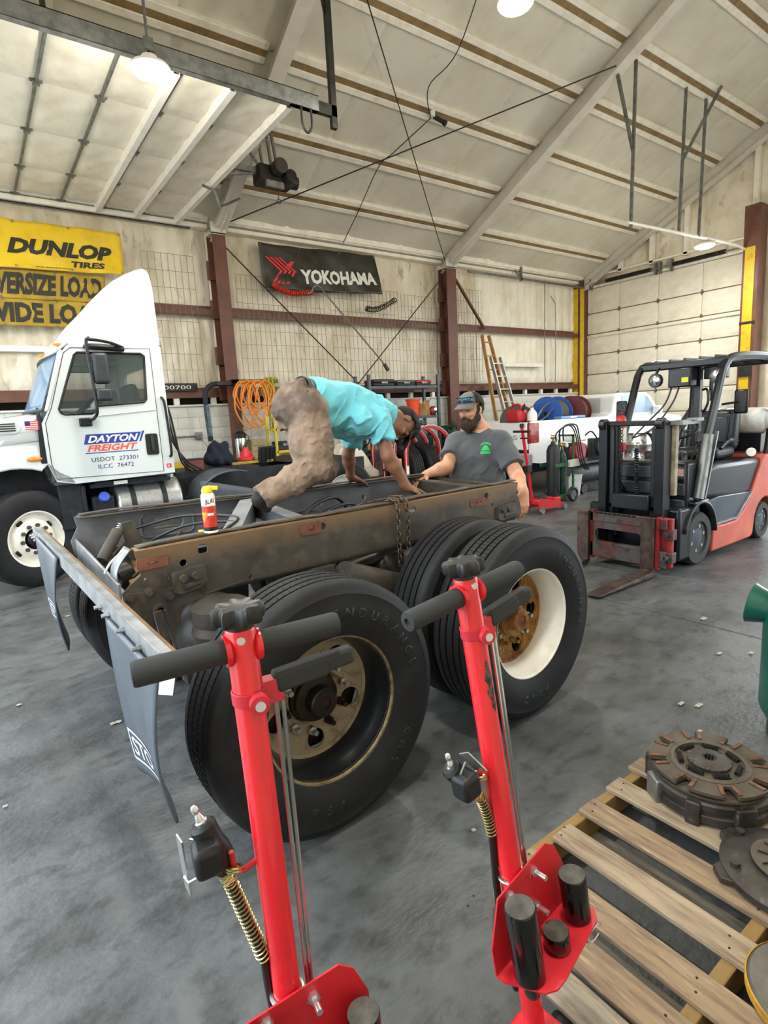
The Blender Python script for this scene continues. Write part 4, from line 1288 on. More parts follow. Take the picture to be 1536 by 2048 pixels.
# door handle, grab bar, air horn vent
vs, fs = curve_mesh([rrect(1.69, 1.335, 1.83, 1.585, .025)], .012)
dh = B().add([(p[0], -.004 + p[2], p[1]) for p in vs], fs).build('door_handle', m_seal, tk, bevel=.005)
B().box((1.765, -.02, 1.47), (.03, .02, .19)).cyl((1.76, -.012, 1.385), (1.76, -.025, 1.385), .012).build('handle_lever', m_blackp, dh, bevel=.006)
B().tube(spline([(1.925, -.01, 2.0), (1.925, -.06, 1.98), (1.94, -.07, 1.9), (1.955, -.07, 1.5), (1.955, -.06, 1.33), (1.95, -.01, 1.3)], 6), .016, 8).build('grab_bar', m_seal, tk)
B().tube(spline([(1.16, -.02, 2.57), (1.35, -.05, 2.565), (1.57, -.02, 2.55)], 8), [.02] * 3 + [.035] * 11 + [.03] * 3, 8).build('roof_scoop', m_seal, tk)
# mirrors
mi = B().tube(spline([(1.56, -.02, 2.57), (1.4, -.16, 2.6), (1.2, -.27, 2.61), (1.15, -.28, 2.58), (1.16, -.28, 2.3), (1.17, -.28, 1.9), (1.155, -.2, 1.8), (1.12, -.02, 1.76)], 6), .017, 8).build('mirror_bracket', m_seal, tk)
B().box((1.26, -.27, 2.31), (.16, .1, .33)).build('mirror_head', m_blackp, mi, bevel=.035, bseg=3)
B().box((1.26, -.27, 2.03), (.16, .12, .14)).build('mirror_convex', m_blackp, mi, bevel=.03, bseg=3)
B().box((1.175, -.27, 2.31), (.05, .05, .1)).box((1.19, -.27, 2.03), (.05, .05, .06)).build('mirror_clamp', m_seal, mi, bevel=.01)
B().box((1.08, -.02, 1.75), (.13, .04, .09)).build('mirror_foot', m_seal, mi, bevel=.015)
# air lines behind the cab
for i, dy in enumerate((.1, .2, .3)):
    B().tube(spline([(1.99, .3 + dy, 1.95), (2.1, .3 + dy, 1.9), (2.16, .3 + dy, 1.5), (2.2 + .06 * i, .3 + dy, 1.2), (2.35 + .1 * i, .4 + dy, 1.05)], 8), .014, 7).build('air_line', m_hose, tk)
# steer wheel, turned out a little
WA = .45
wc = (.40, .1, .53)
sw = B().lathe([(.29, -.09), (.30, -.12), (.39, -.14), (.46, -.135), (.50, -.12), (.522, -.1), (.527, 0), (.522, .1), (.50, .12), (.46, .135), (.39, .14), (.30, .12), (.29, .09)], (0, 0, 0), (0, -1, 0), 64, closed=True).build('front_tire', m_tire, tk)
sw.location, sw.rotation_euler = wc, (0, 0, WA)
B().lathe([(.286, .1), (.292, .118), (.307, .122), (.311, .112), (.3, .1)], ax=(0, -1, 0), n=56, closed=True).build('rim_lip', m_rimwhite, sw)
B().lathe([(.3, .11), (.285, .1), (.278, .06), (.262, .04), (.235, .045), (.2, .09), (.18, .1), (.118, .1)], ax=(0, -1, 0), n=56, cap=False).build('wheel_disc', m_rimwhite, sw)
for a in (rad(125), rad(-55), rad(35), rad(215)):
    B().box((.226 * cos(a), -.064, .226 * sin(a)), (.075, .03, .04), (0, -a + pi / 2, 0)).build('hand_hole', m_dark, sw, bevel=.018)
B().lathe([(.118, .1), (.118, .02), (.001, .02)], ax=(0, -1, 0), n=32, cap=False).build('hub_well', m_under, sw)
B().lathe([(.085, .02), (.085, .09), (.06, .11), (.001, .115)], ax=(0, -1, 0), n=24, cap=False).build('hub_cap', m_under, sw)
for k in range(10):
    a = 2 * pi * k / 10 + .1
    B().cyl((.15 * cos(a), -.095, .15 * sin(a)), (.15 * cos(a), -.125, .15 * sin(a)), .022, n=6).build('lug_nut', m_frame, sw)
# frame, tank, fender, rear axle
B().bx(-1.2, 5.25, .68, .76, .72, 1.0).build('frame_rail', m_under, tk)
B().bx(-1.2, 5.25, 1.52, 1.6, .72, 1.0).build('frame_rail', m_under, tk)
for x in (1.0, 2.6, 3.4, 5.2):
    B().bx(x - .06, x + .06, .76, 1.52, .76, .96).build('crossmember', m_under, tk)
B().bx(-.4, .9, .5, 1.8, .75, 1.5).build('engine_block', m_under, tk, bevel=.05)
B().bx(.72, .98, .1, .7, .55, 1.1).bx(.95, 1.0, .08, .5, .6, 1.05).build('step_well', m_under, tk, bevel=.02)
B().cyl((1.18, .14, .87), (1.18, .06, .9), .06).build('fluid_cap', mat('cap_blue', '#3352b8', .4), tk, bevel=.01)
B().bx(1.05, 1.3, .12, .5, .6, .9).build('fluid_tank', m_under, tk, bevel=.03)
tank = B().cyl((1.32, .36, .74), (2.08, .36, .74), .29, n=40).build('fuel_tank', m_alu, tk, bevel=.03)
for x in (1.5, 1.86):
    B().lathe([(.292, -.03), (.298, -.03), (.298, .03), (.292, .03)], (x, .36, .74), (1, 0, 0), 40, closed=True).build('tank_strap', m_under, tank)
B().cyl((2.0, .3, 1.02), (2.0, .3, 1.06), .05).build('filler_cap', m_alu, tank)
B().bx(1.1, 1.9, .08, .28, 1.045, 1.065).bx(1.05, 1.95, .1, .14, 1.0, 1.045).build('step_plate', m_under, tk)
B().bx(1.3, 1.45, .07, .08, 1.02, 1.06).build('step_label', m_canw, tk)
def fen(u, v):
    a = pi * (.02 + .62 * u)
    return (2.75 - .46 * cos(a), .05 + .62 * v, .62 + .42 * sin(a) ** .7)
B().grid(fen, 16, 6).build('rear_fender', mat('fender_grey', '#4a5058', .55, col2='#3b4046', scale=4), tk, thick=.02)
B().grid(lambda u, v: (2.3 + .95 * u, .06, .6 + v * (.36 - .25 * u)), 6, 3).build('fender_side', mat('fender_grey', '#4a5058'), tk, thick=.015)
for xx in (4.42,):
    for yy, f in ((.12, 1), (2.1, 0)):
        w = bpy.data.objects.new('rear_tire', tire_me)
        C.objects.link(w)
        w.parent = tk
        w.location = (xx, yy, TR)
        if f:
            B().lathe([(.3, .108), (.287, .104), (.27, .05), (.256, -.03), (.12, -.04)], ax=(0, -1, 0), n=40, cap=False).build('rear_rim', m_rimwhite, w)
            B().lathe([(.286, .098), (.292, .113), (.307, .116), (.309, .107), (.3, .1)], ax=(0, -1, 0), n=48, closed=True).build('rim_lip', m_rimwhite, w)
            B().lathe([(.12, -.05), (.12, .02), (.001, .03)], ax=(0, -1, 0), n=20).build('hub', m_under, w)
    B().cyl((xx, .2, TR), (xx, 2.1, TR), .08).build('rear_axle', m_under, tk)
B().bx(2.2, 3.4, .7, 1.6, 1.0, 1.03).build('deck_plate', m_under, tk)
B().prism([(3.9, 1.02), (4.9, .98), (4.9, 1.05), (4.2, 1.10)], .75, 1.55, 'y').build('fifth_wheel', m_under, tk, bevel=.02)
# ------------------------------------------------------------------ forklift (world coordinates, nose towards -X)
m_flb = mat('forklift_black', '#14171c', .28, col2='#1d2127', scale=5, lo=.45, hi=.75)
m_flg = mat('forklift_grey', '#3c434c', .28, col2='#323840', scale=5)
m_flr = mat('forklift_red', '#b5523f', .45, col2='#8f4334', scale=6, lo=.45, hi=.75, col3='#c86a55', scale3=3)
m_mast = mat('mast_steel', '#191c21', .35, .3, col2='#101216', scale=7)
m_carr = mat('carriage_steel', '#5b5654', .5, .4, col2='#6a3630', scale=4, lo=.45, hi=.65, col3='#2e2c2b', scale3=10)
m_fork = mat('fork_steel', '#4a3b38', .42, .6, col2='#6a5a52', scale=5, col3='#2c2625', scale3=12)
m_redc = mat('carriage_red', '#a12a2b', .45, col2='#6f2221', scale=9)
m_vinyl = mat('seat_vinyl', '#1e2126', .35)
m_chrome = mat('lamp_chrome', '#d5d8da', .12, .95)
m_solid = mat('solid_tire', '#2a2b2c', .7, col2='#37352f', scale=9)
m_lpg = mat('gas_bottle', '#dededa', .35, 0, col2='#b9b9b2', scale=6)
fk = thing('forklift', 'black and red forklift with lowered forks and open overhead guard', 'forklift', (6.2, 3.12, 0))
def fb(b, name, m, par=fk, **k):
    return b.build(name, m, par, world=True, **k)
YN_, YF_, YC = 2.62, 3.62, 3.12
# forks and carriage
for y in (2.755, 3.45):
    fb(B().prism([(4.14, .02), (4.2, .012), (5.02, .012), (5.06, .05), (5.06, .58), (5.015, .58), (5.015, .07), (4.95, .055), (4.14, .028)], y - .065, y + .065, 'y'), 'fork', m_fork, bevel=.004)
fb(B().bx(5.06, 5.10, 2.6, 3.53, .47, .57), 'carriage_bar', m_carr, bevel=.006)
fb(B().bx(5.06, 5.10, 2.6, 3.53, .1, .26), 'carriage_bar', m_carr, bevel=.006)
vs, fs = curve_mesh([[(2.83, .1), (3.37, .1), (3.37, .55), (2.83, .55)], rrect(2.84, .27, 3.34, .40, .05, 5)], .03)
fb(B().add([(5.085 + p[2], p[0], p[1]) for p in vs], fs), 'carriage_plate', m_carr, bevel=.004)
fb(B().bx(5.06, 5.11, 3.36, 3.385, .08, .58), 'carriage_edge', m_redc)
fb(B().bx(5.05, 5.11, 2.66, 2.69, .08, .58), 'carriage_edge', m_redc)
sd = fb(B().bx(5.11, 5.16, 2.57, 2.66, .1, .57), 'side_plate', m_redc, bevel=.006)
for z in (.2, .42):
    fb(B().bx(5.09, 5.17, 2.55, 2.64, z - .05, z + .05).cyl((5.09, 2.6, z), (5.06, 2.6, z), .025), 'side_clamp', m_carr, sd, bevel=.006)
for k in range(9):
    fb(B().bx(5.05, 5.062, 2.9 + k * .05, 2.935 + k * .05, .555, .572), 'bar_notch', m_dark)
# mast
for y in (2.76, 3.35):
    ms = fb(B().bx(5.2, 5.34, y - .045, y + .045, .12, 1.46), 'mast_rail', m_mast, bevel=.008)
    fb(B().bx(5.24, 5.3, y + (.05 if y < 3 else -.1), y + (.1 if y < 3 else -.05), .12, 1.4), 'inner_rail', m_flb, ms, bevel=.005)
    fb(B().cyl((5.22, y - .03, 1.44), (5.22, y + .03, 1.44), .055, n=18), 'mast_roller', m_flb, ms)
fb(B().bx(5.22, 5.3, 2.72, 3.39, 1.42, 1.47), 'mast_crosshead', m_mast, bevel=.01)
fb(B().bx(5.24, 5.3, 2.8, 3.31, .6, .64), 'mast_tie', m_mast)
fb(B().cyl((5.3, 3.25, .3), (5.3, 3.25, 1.42), .035), 'lift_cylinder', m_flb)
fb(B().tube(helix((5.26, 3.0, .62), (5.26, 3.02, 1.2), .018, 26, 8), .008, 5), 'coiled_hose', m_hose)
for k in range(26):
    fb(B().torus((5.3, 3.2, .64 + k * .03), .014, .004, (1, 0, 0) if k % 2 else (0, 1, 0), 10, 4), 'lift_chain_link', m_mast)
fb(B().bx(5.35, 5.40, 2.68, 2.74, .75, 1.42), 'mast_backing', mat('worn_cream', '#a79a80', .6, col2='#6f6653', scale=9))
fb(B().bx(5.3, 5.6, 2.6, 2.72, 1.42, 1.46).bx(5.5, 5.62, 2.56, 2.66, 1.445, 1.475), 'mast_cap', m_galv)
fb(B().bx(5.35, 5.6, 2.62, 3.6, .1, .62), 'front_axle_box', m_flb, bevel=.03)
fb(B().bar((5.35, 2.78, .95), (5.55, 2.85, .7), .05, .05).bar((5.35, 3.35, .95), (5.55, 3.3, .7), .05, .05).bx(5.2, 5.28, 2.85, 3.25, .6, .75), 'tilt_bracket', m_flb, bevel=.01)
# dash cowl with grey-blue panels
cw = fb(B().bx(5.55, 5.85, 2.66, 3.58, .5, 1.05), 'cowl', m_flb, bevel=.03)
for z in (.56, .72, .88):
    fb(B().bx(5.535, 5.555, 2.68, 3.56, z, z + .12), 'cowl_panel', m_flg, cw, bevel=.012)
fb(B().bx(5.532, 5.537, 2.69, 2.77, .915, .985), 'flag_sticker', mat('sticker_red', '#b8625a', .5, col2='#d8d0cc', scale=40, stretch=(1, 1, 6)), cw)
# wheels
def flwheel(x, y, r, w, s):
    t = fb(B().lathe([(r * .62, -w / 2), (r * .9, -w / 2), (r, -w / 2 + .03), (r, w / 2 - .03), (r * .93, w / 2), (r * .64, w / 2), (r * .62, w / 2 - .02)], (x, y, r), (0, s, 0), 40), 'tire', m_solid)
    fb(B().lathe([(r * .62, w / 2 - .02), (r * .58, w / 2 - .03), (r * .55, w / 2 - .05), (r * .4, w / 2 - .045), (r * .38, w / 2 - .02), (r * .2, w / 2 - .015), (r * .001, w / 2 - .015)], (x, y, r), (0, s, 0), 32, cap=False), 'wheel_disc', m_flg, t)
    for k in range(6):
        a = pi * k / 3 + .3
        p = V((x + r * .46 * cos(a), y + s * (w / 2 - .045), r + r * .46 * sin(a)))
        fb(B().cyl(p, p + V((0, s * .03, 0)), r * .07, n=6), 'lug_nut', m_stud, t)
flwheel(5.76, 2.74, .27, .24, -1)
flwheel(5.76, 3.52, .27, .24, 1)
flwheel(7.36, 2.74, .215, .18, -1)
flwheel(7.36, 3.5, .215, .18, 1)
# front mudguard
def mg(u, v):
    a = rad(165 - 160 * u)
    return (5.76 + .33 * cos(a), 2.6 + .24 * v, .27 + .37 * sin(a))
fb(B().grid(mg, 16, 3), 'mudguard', m_flb, thick=.025)
fb(B().bx(5.6, 5.9, 2.6, 2.84, .62, .66), 'step_top', m_flb, bevel=.015)
# body: black side panel, footwell, red counterweight
fb(B().prism([(5.85, .64), (5.92, .95), (6.2, .98), (7.3, .95), (7.18, .6), (6.98, .56), (6.2, .62)], 2.66, 3.58, 'y'), 'engine_hood', m_flb, bevel=.05, bseg=3)
fb(B().prism([(6.08, .34), (6.6, .34), (6.96, .6), (6.2, .64), (5.95, .62), (6.1, .5)], 2.64, 3.6, 'y'), 'side_panel', m_flg, bevel=.01)
fb(B().prism([(6.08, .365), (6.1, .35), (6.62, .345), (6.64, .365)], 2.625, 2.645, 'y').bar((6.62, 2.635, .355), (6.97, 2.635, .6), .02, .02), 'side_trim', m_silver)
red = [(6.06, .07), (6.1, .35), (6.3, .33), (6.62, .33), (6.8, .42), (7.0, .60), (7.16, .84), (7.3, .98), (7.9, 1.0), (8.05, .9), (8.05, .25), (7.68, .2)]
for i in range(9):
    a = rad(20 + 140 * i / 8)
    red.append((7.36 + .29 * cos(a), .2 + .29 * sin(a)))
red += [(7.06, .1), (7.0, .07)]
fb(B().prism(red, 2.63, 3.61, 'y'), 'counterweight', m_flr, bevel=.02)
# seat
st = fb(B().bx(6.6, 7.05, 2.85, 3.35, .97, 1.1), 'seat', m_vinyl, bevel=.05, bseg=3)
fb(B().box((7.1, 3.1, 1.28), (.14, .5, .46), (0, .12, 0)), 'backrest', m_vinyl, st, bevel=.06, bseg=3)
fb(B().box((7.02, 3.1, 1.28), (.03, .34, .3), (0, .12, 0)), 'back_cushion', m_flb, st, bevel=.03)
fb(B().tube(spline([(6.6, 2.82, 1.1), (6.75, 2.8, 1.18), (7.0, 2.82, 1.16)], 5), .02), 'seat_rail', m_flb, st)
fb(B().cyl((7.25, 2.78, 1.0), (7.18, 2.74, 1.02), .05), 'belt_reel', m_white, st)
# steering, levers
fb(B().torus((6.3, 3.1, 1.32), .16, .016, (-.5, 0, .86), 28, 7).cyl((6.3, 3.1, 1.32), (6.05, 3.1, .95), .035).bar((6.3, 2.95, 1.32), (6.3, 3.25, 1.32), .03, .012), 'steering_wheel', m_flb)
for k in range(3):
    fb(B().cyl((6.0, 2.85 - k * .05, 1.02), (6.08, 2.83 - k * .05, 1.2), .008).ball((6.08, 2.83 - k * .05, 1.21), .02), 'control_lever', m_hose)
fb(B().bx(5.9, 6.05, 2.9, 3.3, 1.0, 1.12).box((6.15, 2.8, 1.1), (.22, .1, .06), (0, -.5, 0)), 'instrument_pod', m_flb, bevel=.02)
# overhead guard
gd = fb(B().tube(spline([(5.74, 2.68, .66), (5.86, 2.68, 1.05), (6.02, 2.68, 1.4), (6.2, 2.68, 1.85), (6.27, 2.68, 1.97), (6.42, 2.68, 2.05), (6.9, 2.68, 2.08), (7.4, 2.68, 2.07), (7.52, 2.68, 2.03), (7.55, 2.68, 1.9), (7.5, 2.68, 1.2), (7.42, 2.68, .9)], 6), .042, 8), 'overhead_guard', m_flb)
fb(B().tube(spline([(5.74, 3.58, .66), (5.86, 3.58, 1.05), (6.02, 3.58, 1.4), (6.2, 3.58, 1.85), (6.27, 3.58, 1.97), (6.42, 3.58, 2.05), (6.9, 3.58, 2.08), (7.4, 3.58, 2.07), (7.52, 3.58, 2.03), (7.55, 3.58, 1.9), (7.5, 3.58, 1.2), (7.42, 3.58, .9)], 6), .042, 8), 'guard_side', m_flb, gd)
fb(B().bx(6.28, 6.4, 2.66, 3.6, 1.98, 2.06), 'guard_front_bar', m_flb, gd, bevel=.015)
fb(B().bx(7.45, 7.55, 2.66, 3.6, 2.0, 2.08), 'guard_rear_bar', m_flb, gd, bevel=.015)
for k in range(5):
    y = 2.8 + k * .16
    fb(B().bx(6.35, 7.5, y - .015, y + .015, 2.04, 2.09), 'guard_slat', m_flb, gd)
fb(B().tube([(5.70, 2.62, .68), (5.80, 2.62, 1.05), (5.85, 2.62, 1.3)], .05, 10), 'pillar_sleeve', m_galv, gd)
fb(B().bar((5.84, 2.63, .66), (6.06, 2.63, 1.32), .03, .02), 'pillar_strip', m_silver, gd)
# head lamps, control box, mirrors, rear rail
for y in (2.72, 3.36):
    lp_ = fb(B().lathe([(.02, .06), (.07, .05), (.078, 0), (.072, -.012)], (6.2, y, 1.87), (1, 0, 0), 24), 'head_lamp', m_flb)
    fb(B().lathe([(.07, -.004), (.045, -.016), (.001, -.02)], (6.2, y, 1.87), (1, 0, 0), 24, cap=False), 'lamp_lens', m_chrome, lp_)
    fb(B().cyl((6.22, y, 1.94), (6.28, y, 2.0), .015), 'lamp_stem', m_flb, lp_)
cb = fb(B().bx(6.2, 6.36, 2.98, 3.22, 1.78, 1.98), 'control_box', m_flb, bevel=.015)
fb(B().bx(6.196, 6.2, 3.0, 3.07, 1.83, 1.88), 'warning_label', mat('label_yellow', '#d9cf3a', .5), cb)
for dy, zz in ((.02, 1.35), (.1, 1.4)):
    fb(B().tube(spline([(6.25, 3.1 + dy, 1.78), (6.2, 3.15 + dy, 1.6), (6.1, 3.3 + dy, zz), (6.0, 3.5, 1.25)], 6), .009, 6), 'cable', m_hose, cb)
fb(B().bx(6.38, 6.44, 2.96, 3.02, 1.3, 2.02), 'centre_post', m_flb, gd)
fb(B().bx(6.42, 6.5, 2.72, 2.95, 1.85, 1.98).bx(6.44, 6.48, 2.86, 2.9, 1.62, 1.86), 'beacon_box', m_flb, gd, bevel=.012)
fb(B().tube(spline([(6.4, 2.94, 1.74), (6.36, 2.88, 1.74), (6.35, 2.86, 1.62), (6.36, 2.9, 1.52), (6.4, 2.94, 1.52)], 5), .013, 7), 'grab_handle', m_flb, gd)
for p in ((6.3, 2.52, 1.6), (6.05, 3.66, 1.55)):
    mr_ = fb(B().box(p, (.04, .13, .24)), 'mirror', m_flb, bevel=.02)
    fb(B().cyl(V(p), V(p) + V((-.1, .14 if p[1] < 3 else -.08, -.02)), .012), 'mirror_arm', m_flb, mr_)
# tow hook and chain piece on the step
fb(B().tube(spline([(5.66, 2.66, .68), (5.6, 2.68, .7), (5.57, 2.7, .74), (5.6, 2.7, .79), (5.65, 2.7, .78)], 5), .016, 7), 'hook', m_galv)
# gas bottle on the counterweight
gb = thing('gas_bottle', 'white gas bottle lying across the rear of the forklift', 'gas bottle', (7.55, 3.1, 1.36))
B().lathe([(.02, -.42), (.1, -.40), (.15, -.34), (.155, -.2), (.155, .25), (.14, .33), (.09, .38), (.03, .4)], ax=(0, 1, 0), n=28).build('bottle', m_lpg, gb)
B().lathe([(.11, -.44), (.118, -.44), (.118, -.36), (.11, -.36)], ax=(0, 1, 0), n=24, closed=True).build('collar', m_lpg, gb)
B().lathe([(.158, -.03), (.164, -.03), (.164, .03), (.158, .03)], (0, .1, 0), (0, 1, 0), 28, closed=True).build('strap', m_flb, gb)
B().cyl((0, -.42, 0), (0, -.5, 0), .02).cyl((0, -.47, 0), (0, -.47, .07), .012).build('valve', mat('brass', '#b08d3c', .3, .9), gb)
B().bx(-.1, .1, -.35, .3, -.36, -.15).build('cradle', m_flb, gb)
# fire extinguisher strapped to the far guard pillar
fe = thing('fire_extinguisher', 'small red and white fire extinguisher strapped behind the forklift mast', 'fire extinguisher', (5.78, 3.5, 1.12))
B().lathe([(.04, 0), (.056, .015), (.056, .33), (.04, .38), (.018, .4)], n=20).build('cylinder', mat('extinguisher_red', '#c12b2b', .3), fe)
B().lathe([(.0566, .1), (.0572, .1), (.0572, .26), (.0566, .26)], n=20, closed=True).build('label', m_canw, fe)
B().bx(-.05, .03, -.015, .015, .41, .43).cyl((0, 0, .4), (0, 0, .44), .014).bar((-.06, 0, .46), (.02, 0, .44), .02, .012).build('valve_lever', m_hose, fe)
B().tube(spline([(.02, 0, .42), (.06, 0, .38), (.06, 0, .2), (.055, 0, .12)], 5), .008).build('hose', m_hose, fe)
# ------------------------------------------------------------------ two red air jacks with T handles, nearest the camera
m_jred = mat('jack_red', '#e0242f', .3, col2='#cf202b', scale=5, coat=.4)
m_jred2 = mat('jack_red_plate', '#cf2430', .42, col2='#b81f2a', scale=7)
m_grip = mat('foam_grip', '#2e3133', .75, bump=.25, bscale=160, bdist=.002)
m_knob = mat('knob_black', '#1d1f21', .42, col2='#2a2c2e', scale=9)
m_cylb = mat('gloss_black', '#0d0d0f', .14, coat=.6)
m_cyltop = mat('worn_black_top', '#3a3936', .6, col2='#57544e', scale=22)
m_rod = mat('bright_rod', '#cfd2d4', .16, .95)
m_zinc = mat('zinc_plate', '#d3d9dc', .25, .85)
m_brass2 = mat('spring_brass', '#d2c48c', .25, .9)
m_valve = mat('valve_black', '#17191c', .5)
m_clamp = mat('clamp_red', '#c93040', .4)
m_scr = mat('screw_zinc', '#d8dde0', .25, .9)

def jack(base, xdir, top, label, cfg):
    """base on the floor, top of the tube (world); local x follows the T handle, z follows the tube"""
    base, top = V(base), V(top)
    zl = (top - base)
    Lh = zl.length
    zl.normalize()
    xl = V((xdir[0], xdir[1], 0))
    xl = (xl - zl * xl.dot(zl)).normalized()
    yl = zl.cross(xl)
    j = thing('air_jack', label, 'jack', base, group='red air jacks in the foreground')
    j.rotation_mode = 'QUATERNION'
    j.rotation_quaternion = M((xl, yl, zl)).transposed().to_quaternion()
    k = cfg
    e = lambda a, z, f=0: V((k['er'][0] * a + k['ef'][0] * f, k['er'][1] * a + k['ef'][1] * f, z))   # a: offset across the view
    tb = B().lathe([(.026, .12), (.026, Lh - .004), (.024, Lh)], n=32).build('tube', m_jred, j)
    # knob on top, scalloped
    kn = []
    for z, s in ((Lh + .010, .9), (Lh + .014, 1), (Lh + .034, 1), (Lh + .040, .9), (Lh + .037, .6)):
        ring = []
        for i in range(56):
            a = 2 * pi * i / 56
            r = .02 if s == .6 else (.0375 + .0078 * max(-.55, cos(8 * a))) * s
            ring.append((r * cos(a), r * sin(a), z))
        kn.append(ring)
    B().lathe([(.0225, Lh - .006), (.0225, Lh + .014)], n=24).loft(kn).build('knob', m_knob, j, smooth=50)
    # T handle with foam grips
    zg = Lh - .035
    for s in (-1, 1):
        g = B().lathe([(.012, .0), (.0205, .002), (.0215, .006), (.0215, .146), (.0195, .1525), (.008, .154), (.006, .148)], (s * .021, 0, zg), (s, 0, 0), 26).build('grip', m_grip, j)
        B().lathe([(.0215, .0), (.027, .004), (.0275, .012)], (s * .018, 0, zg), (s, 0, 0), 24).build('grip_collar', m_jred, j)
    # screw in the tube
    sv = e(k['screw'][0], Lh - .012, -1)
    d = V((sv.x, sv.y, 0)).normalized()
    B().cyl(d * .0255 + V((0, 0, Lh - .014)), d * .029 + V((0, 0, Lh - .014)), .007, n=14).build('screw', m_scr, j)
    # dead-man lever in its red clamp
    zc = Lh - .122
    cl = B().lathe([(.0262, -.012), (.029, -.012), (.029, .012), (.0262, .012)], (0, 0, zc), n=26, closed=True).bx(.02, .058, -.014, .014, zc - .022, zc + .02).build('lever_clamp', m_clamp, j, bevel=.004)
    q = e(.4, 0, -1)
    q = V((q.x, q.y, 0)).normalized()
    B().cyl(q * .028 + V((.012, 0, zc - .004)), q * .046 + V((.012, 0, zc - .004)), .017, n=20).build('clamp_boss', m_clamp, cl)
    B().cyl(q * .046 + V((.012, 0, zc - .004)), q * .049 + V((.012, 0, zc - .004)), .009, n=12).build('clamp_bolt', m_scr, cl)
    lv = B().box((.095, .0, zc + .014), (.1, .032, .038), (0, -.08, 0)).box((.152, .0, zc + .02), (.09, .028, .032), (0, -.08, 0)).build('lever', m_grip, j, bevel=.007)
    # twin release rods
    for dx in (-.006, .006):
        B().cyl((.05 + dx, -.008, zc - .02), (.04 + dx * .6, -.008, .42), .0042, n=8).build('rod', m_rod, j)
    # tool shelf: bent red plate, three black adaptors
    zb = k['zb']
    yb = -.031
    vs, fs = curve_mesh([[(-.085, .17), (-.125, .07), (-.125, .0), (.155, .0), (.15, .1), (.125, .165), (.095, .19)], circ(.03, .145, .005, 8)], .004)
    sh = B().add([(p[0], yb + p[2], zb + p[1]) for p in vs], fs).build('back_plate', m_jred2, j, bevel=.0015)
    vs, fs = curve_mesh([[(-.125, 0), (-.125, -.02), (-.085, -.1), (-.06, -.115), (-.03, -.115), (.14, -.09), (.16, -.07), (.16, -.05), (.155, 0)]], .004)
    B().add([(p[0], yb + p[1], zb + p[2]) for p in vs], fs).build('shelf', m_jred2, sh, bevel=.0015)
    for cx, cy, r, h in ((-.075, -.055, .034, .18), (.118, -.05, .032, .118), (.022, -.06, .03, .045)):
        c = B().lathe([(r * .9, .002), (r, .006), (r, h - .004), (r * .95, h)], (cx, yb + cy, zb), n=30).build('adaptor', m_cylb, sh)
        B().lathe([(r * .94, h + .0005), (.001, h + .0006)], (cx, yb + cy, zb), n=30).build('adaptor_top', m_cyltop, c)
        B().lathe([(.016, -.045), (.018, -.04), (.018, .0)], (cx, yb + cy, zb), n=18).build('adaptor_peg', m_cylb, c)
    for cx, cz in ((-.05, .155), (.04, .155), (.03, .07)):
        b_ = B().cyl((cx, yb, zb + cz), (cx, yb - .012, zb + cz), .0115, n=6).cyl((cx, yb - .01, zb + cz), (cx, yb - .038, zb + cz), .0065, n=12).build('u_bolt_nut', m_scr, sh)
    for cz in (.155,):
        B().tube([(.0295 * cos(a), .0295 * sin(a), zb + cz) for a in [rad(-30 + 240 * i / 16) for i in range(17)]], .0045, 7).build('u_bolt', m_scr, sh)
    B().tube([(.12 + .03 * cos(a), yb - .09, zb - .02 + .015 * sin(a)) for a in [rad(30 * i) for i in range(11)]], .003, 6).build('hook_ring', m_scr, sh)
    if 'scuff' in k:                     # scraped patch on the paint
        z0, a0 = k['scuff']
        pts = [(0, 0), (.35, .02), (.55, .05), (.5, .075), (.7, .1), (.62, .13), (.3, .125), (.15, .1), (.25, .07), (-.05, .045), (.1, .02)]
        b_ = B()
        for i in range(14):
            zz, zn = i / 14 * .13, (i + 1) / 14 * .13
            w0, w1 = .35 + .3 * sin(i * 1.7) * .5, .35 + .3 * sin((i + 1) * 1.7) * .5
            e0, e1 = min(1, i / 3, (14 - i) / 4), min(1, (i + 1) / 3, (13 - i) / 4)
            q = [(a0 - w0 * e0 + .25 * zz / .13, zz), (a0 + w0 * e0 + .25 * zz / .13, zz), (a0 + w1 * e1 + .25 * zn / .13, zn), (a0 - w1 * e1 + .25 * zn / .13, zn)]
            m4 = lambda t: [(q[0][0] + (q[1][0] - q[0][0]) * t, q[0][1]), (q[3][0] + (q[2][0] - q[3][0]) * t, q[3][1])]
            for s_ in range(4):
                (a1, z1), (a2, z2) = m4(s_ / 4)
                (a3, z3), (a4, z4) = m4((s_ + 1) / 4)
                b_.add([(.0264 * cos(a), .0264 * sin(a), z0 - z) for a, z in ((a1, z1), (a3, z3), (a4, z4), (a2, z2))], [(0, 1, 2, 3)])
        b_.build('paint_scuff', mat('bare_scrape', '#3d3433', .5, .3, col2='#7a6a68', scale=60), tb, smooth=0)
    # air valve, spring-guarded hose, hook
    va = B()
    n0, n1, v0, v1 = e(*k['nip0']), e(*k['nip1']), e(*k['v0']), e(*k['v1'])
    dn = (n1 - n0).normalized()
    Ln = (n1 - n0).length
    vb = B().lathe([(.017, -.012), (.023, -.006), (.023, .03), (.027, .045), (.027, (v1 - v0).length - .012), (.02, (v1 - v0).length), (.016, (v1 - v0).length + .012)], v0, (v1 - v0), 20).build('valve_body', m_valve, j)
    ux, uy = basis(v1 - v0)
    B().box(v0 + (v1 - v0) * .45 + ux * .028, (.05, .05, .055)).build('valve_block', m_valve, vb, bevel=.01)
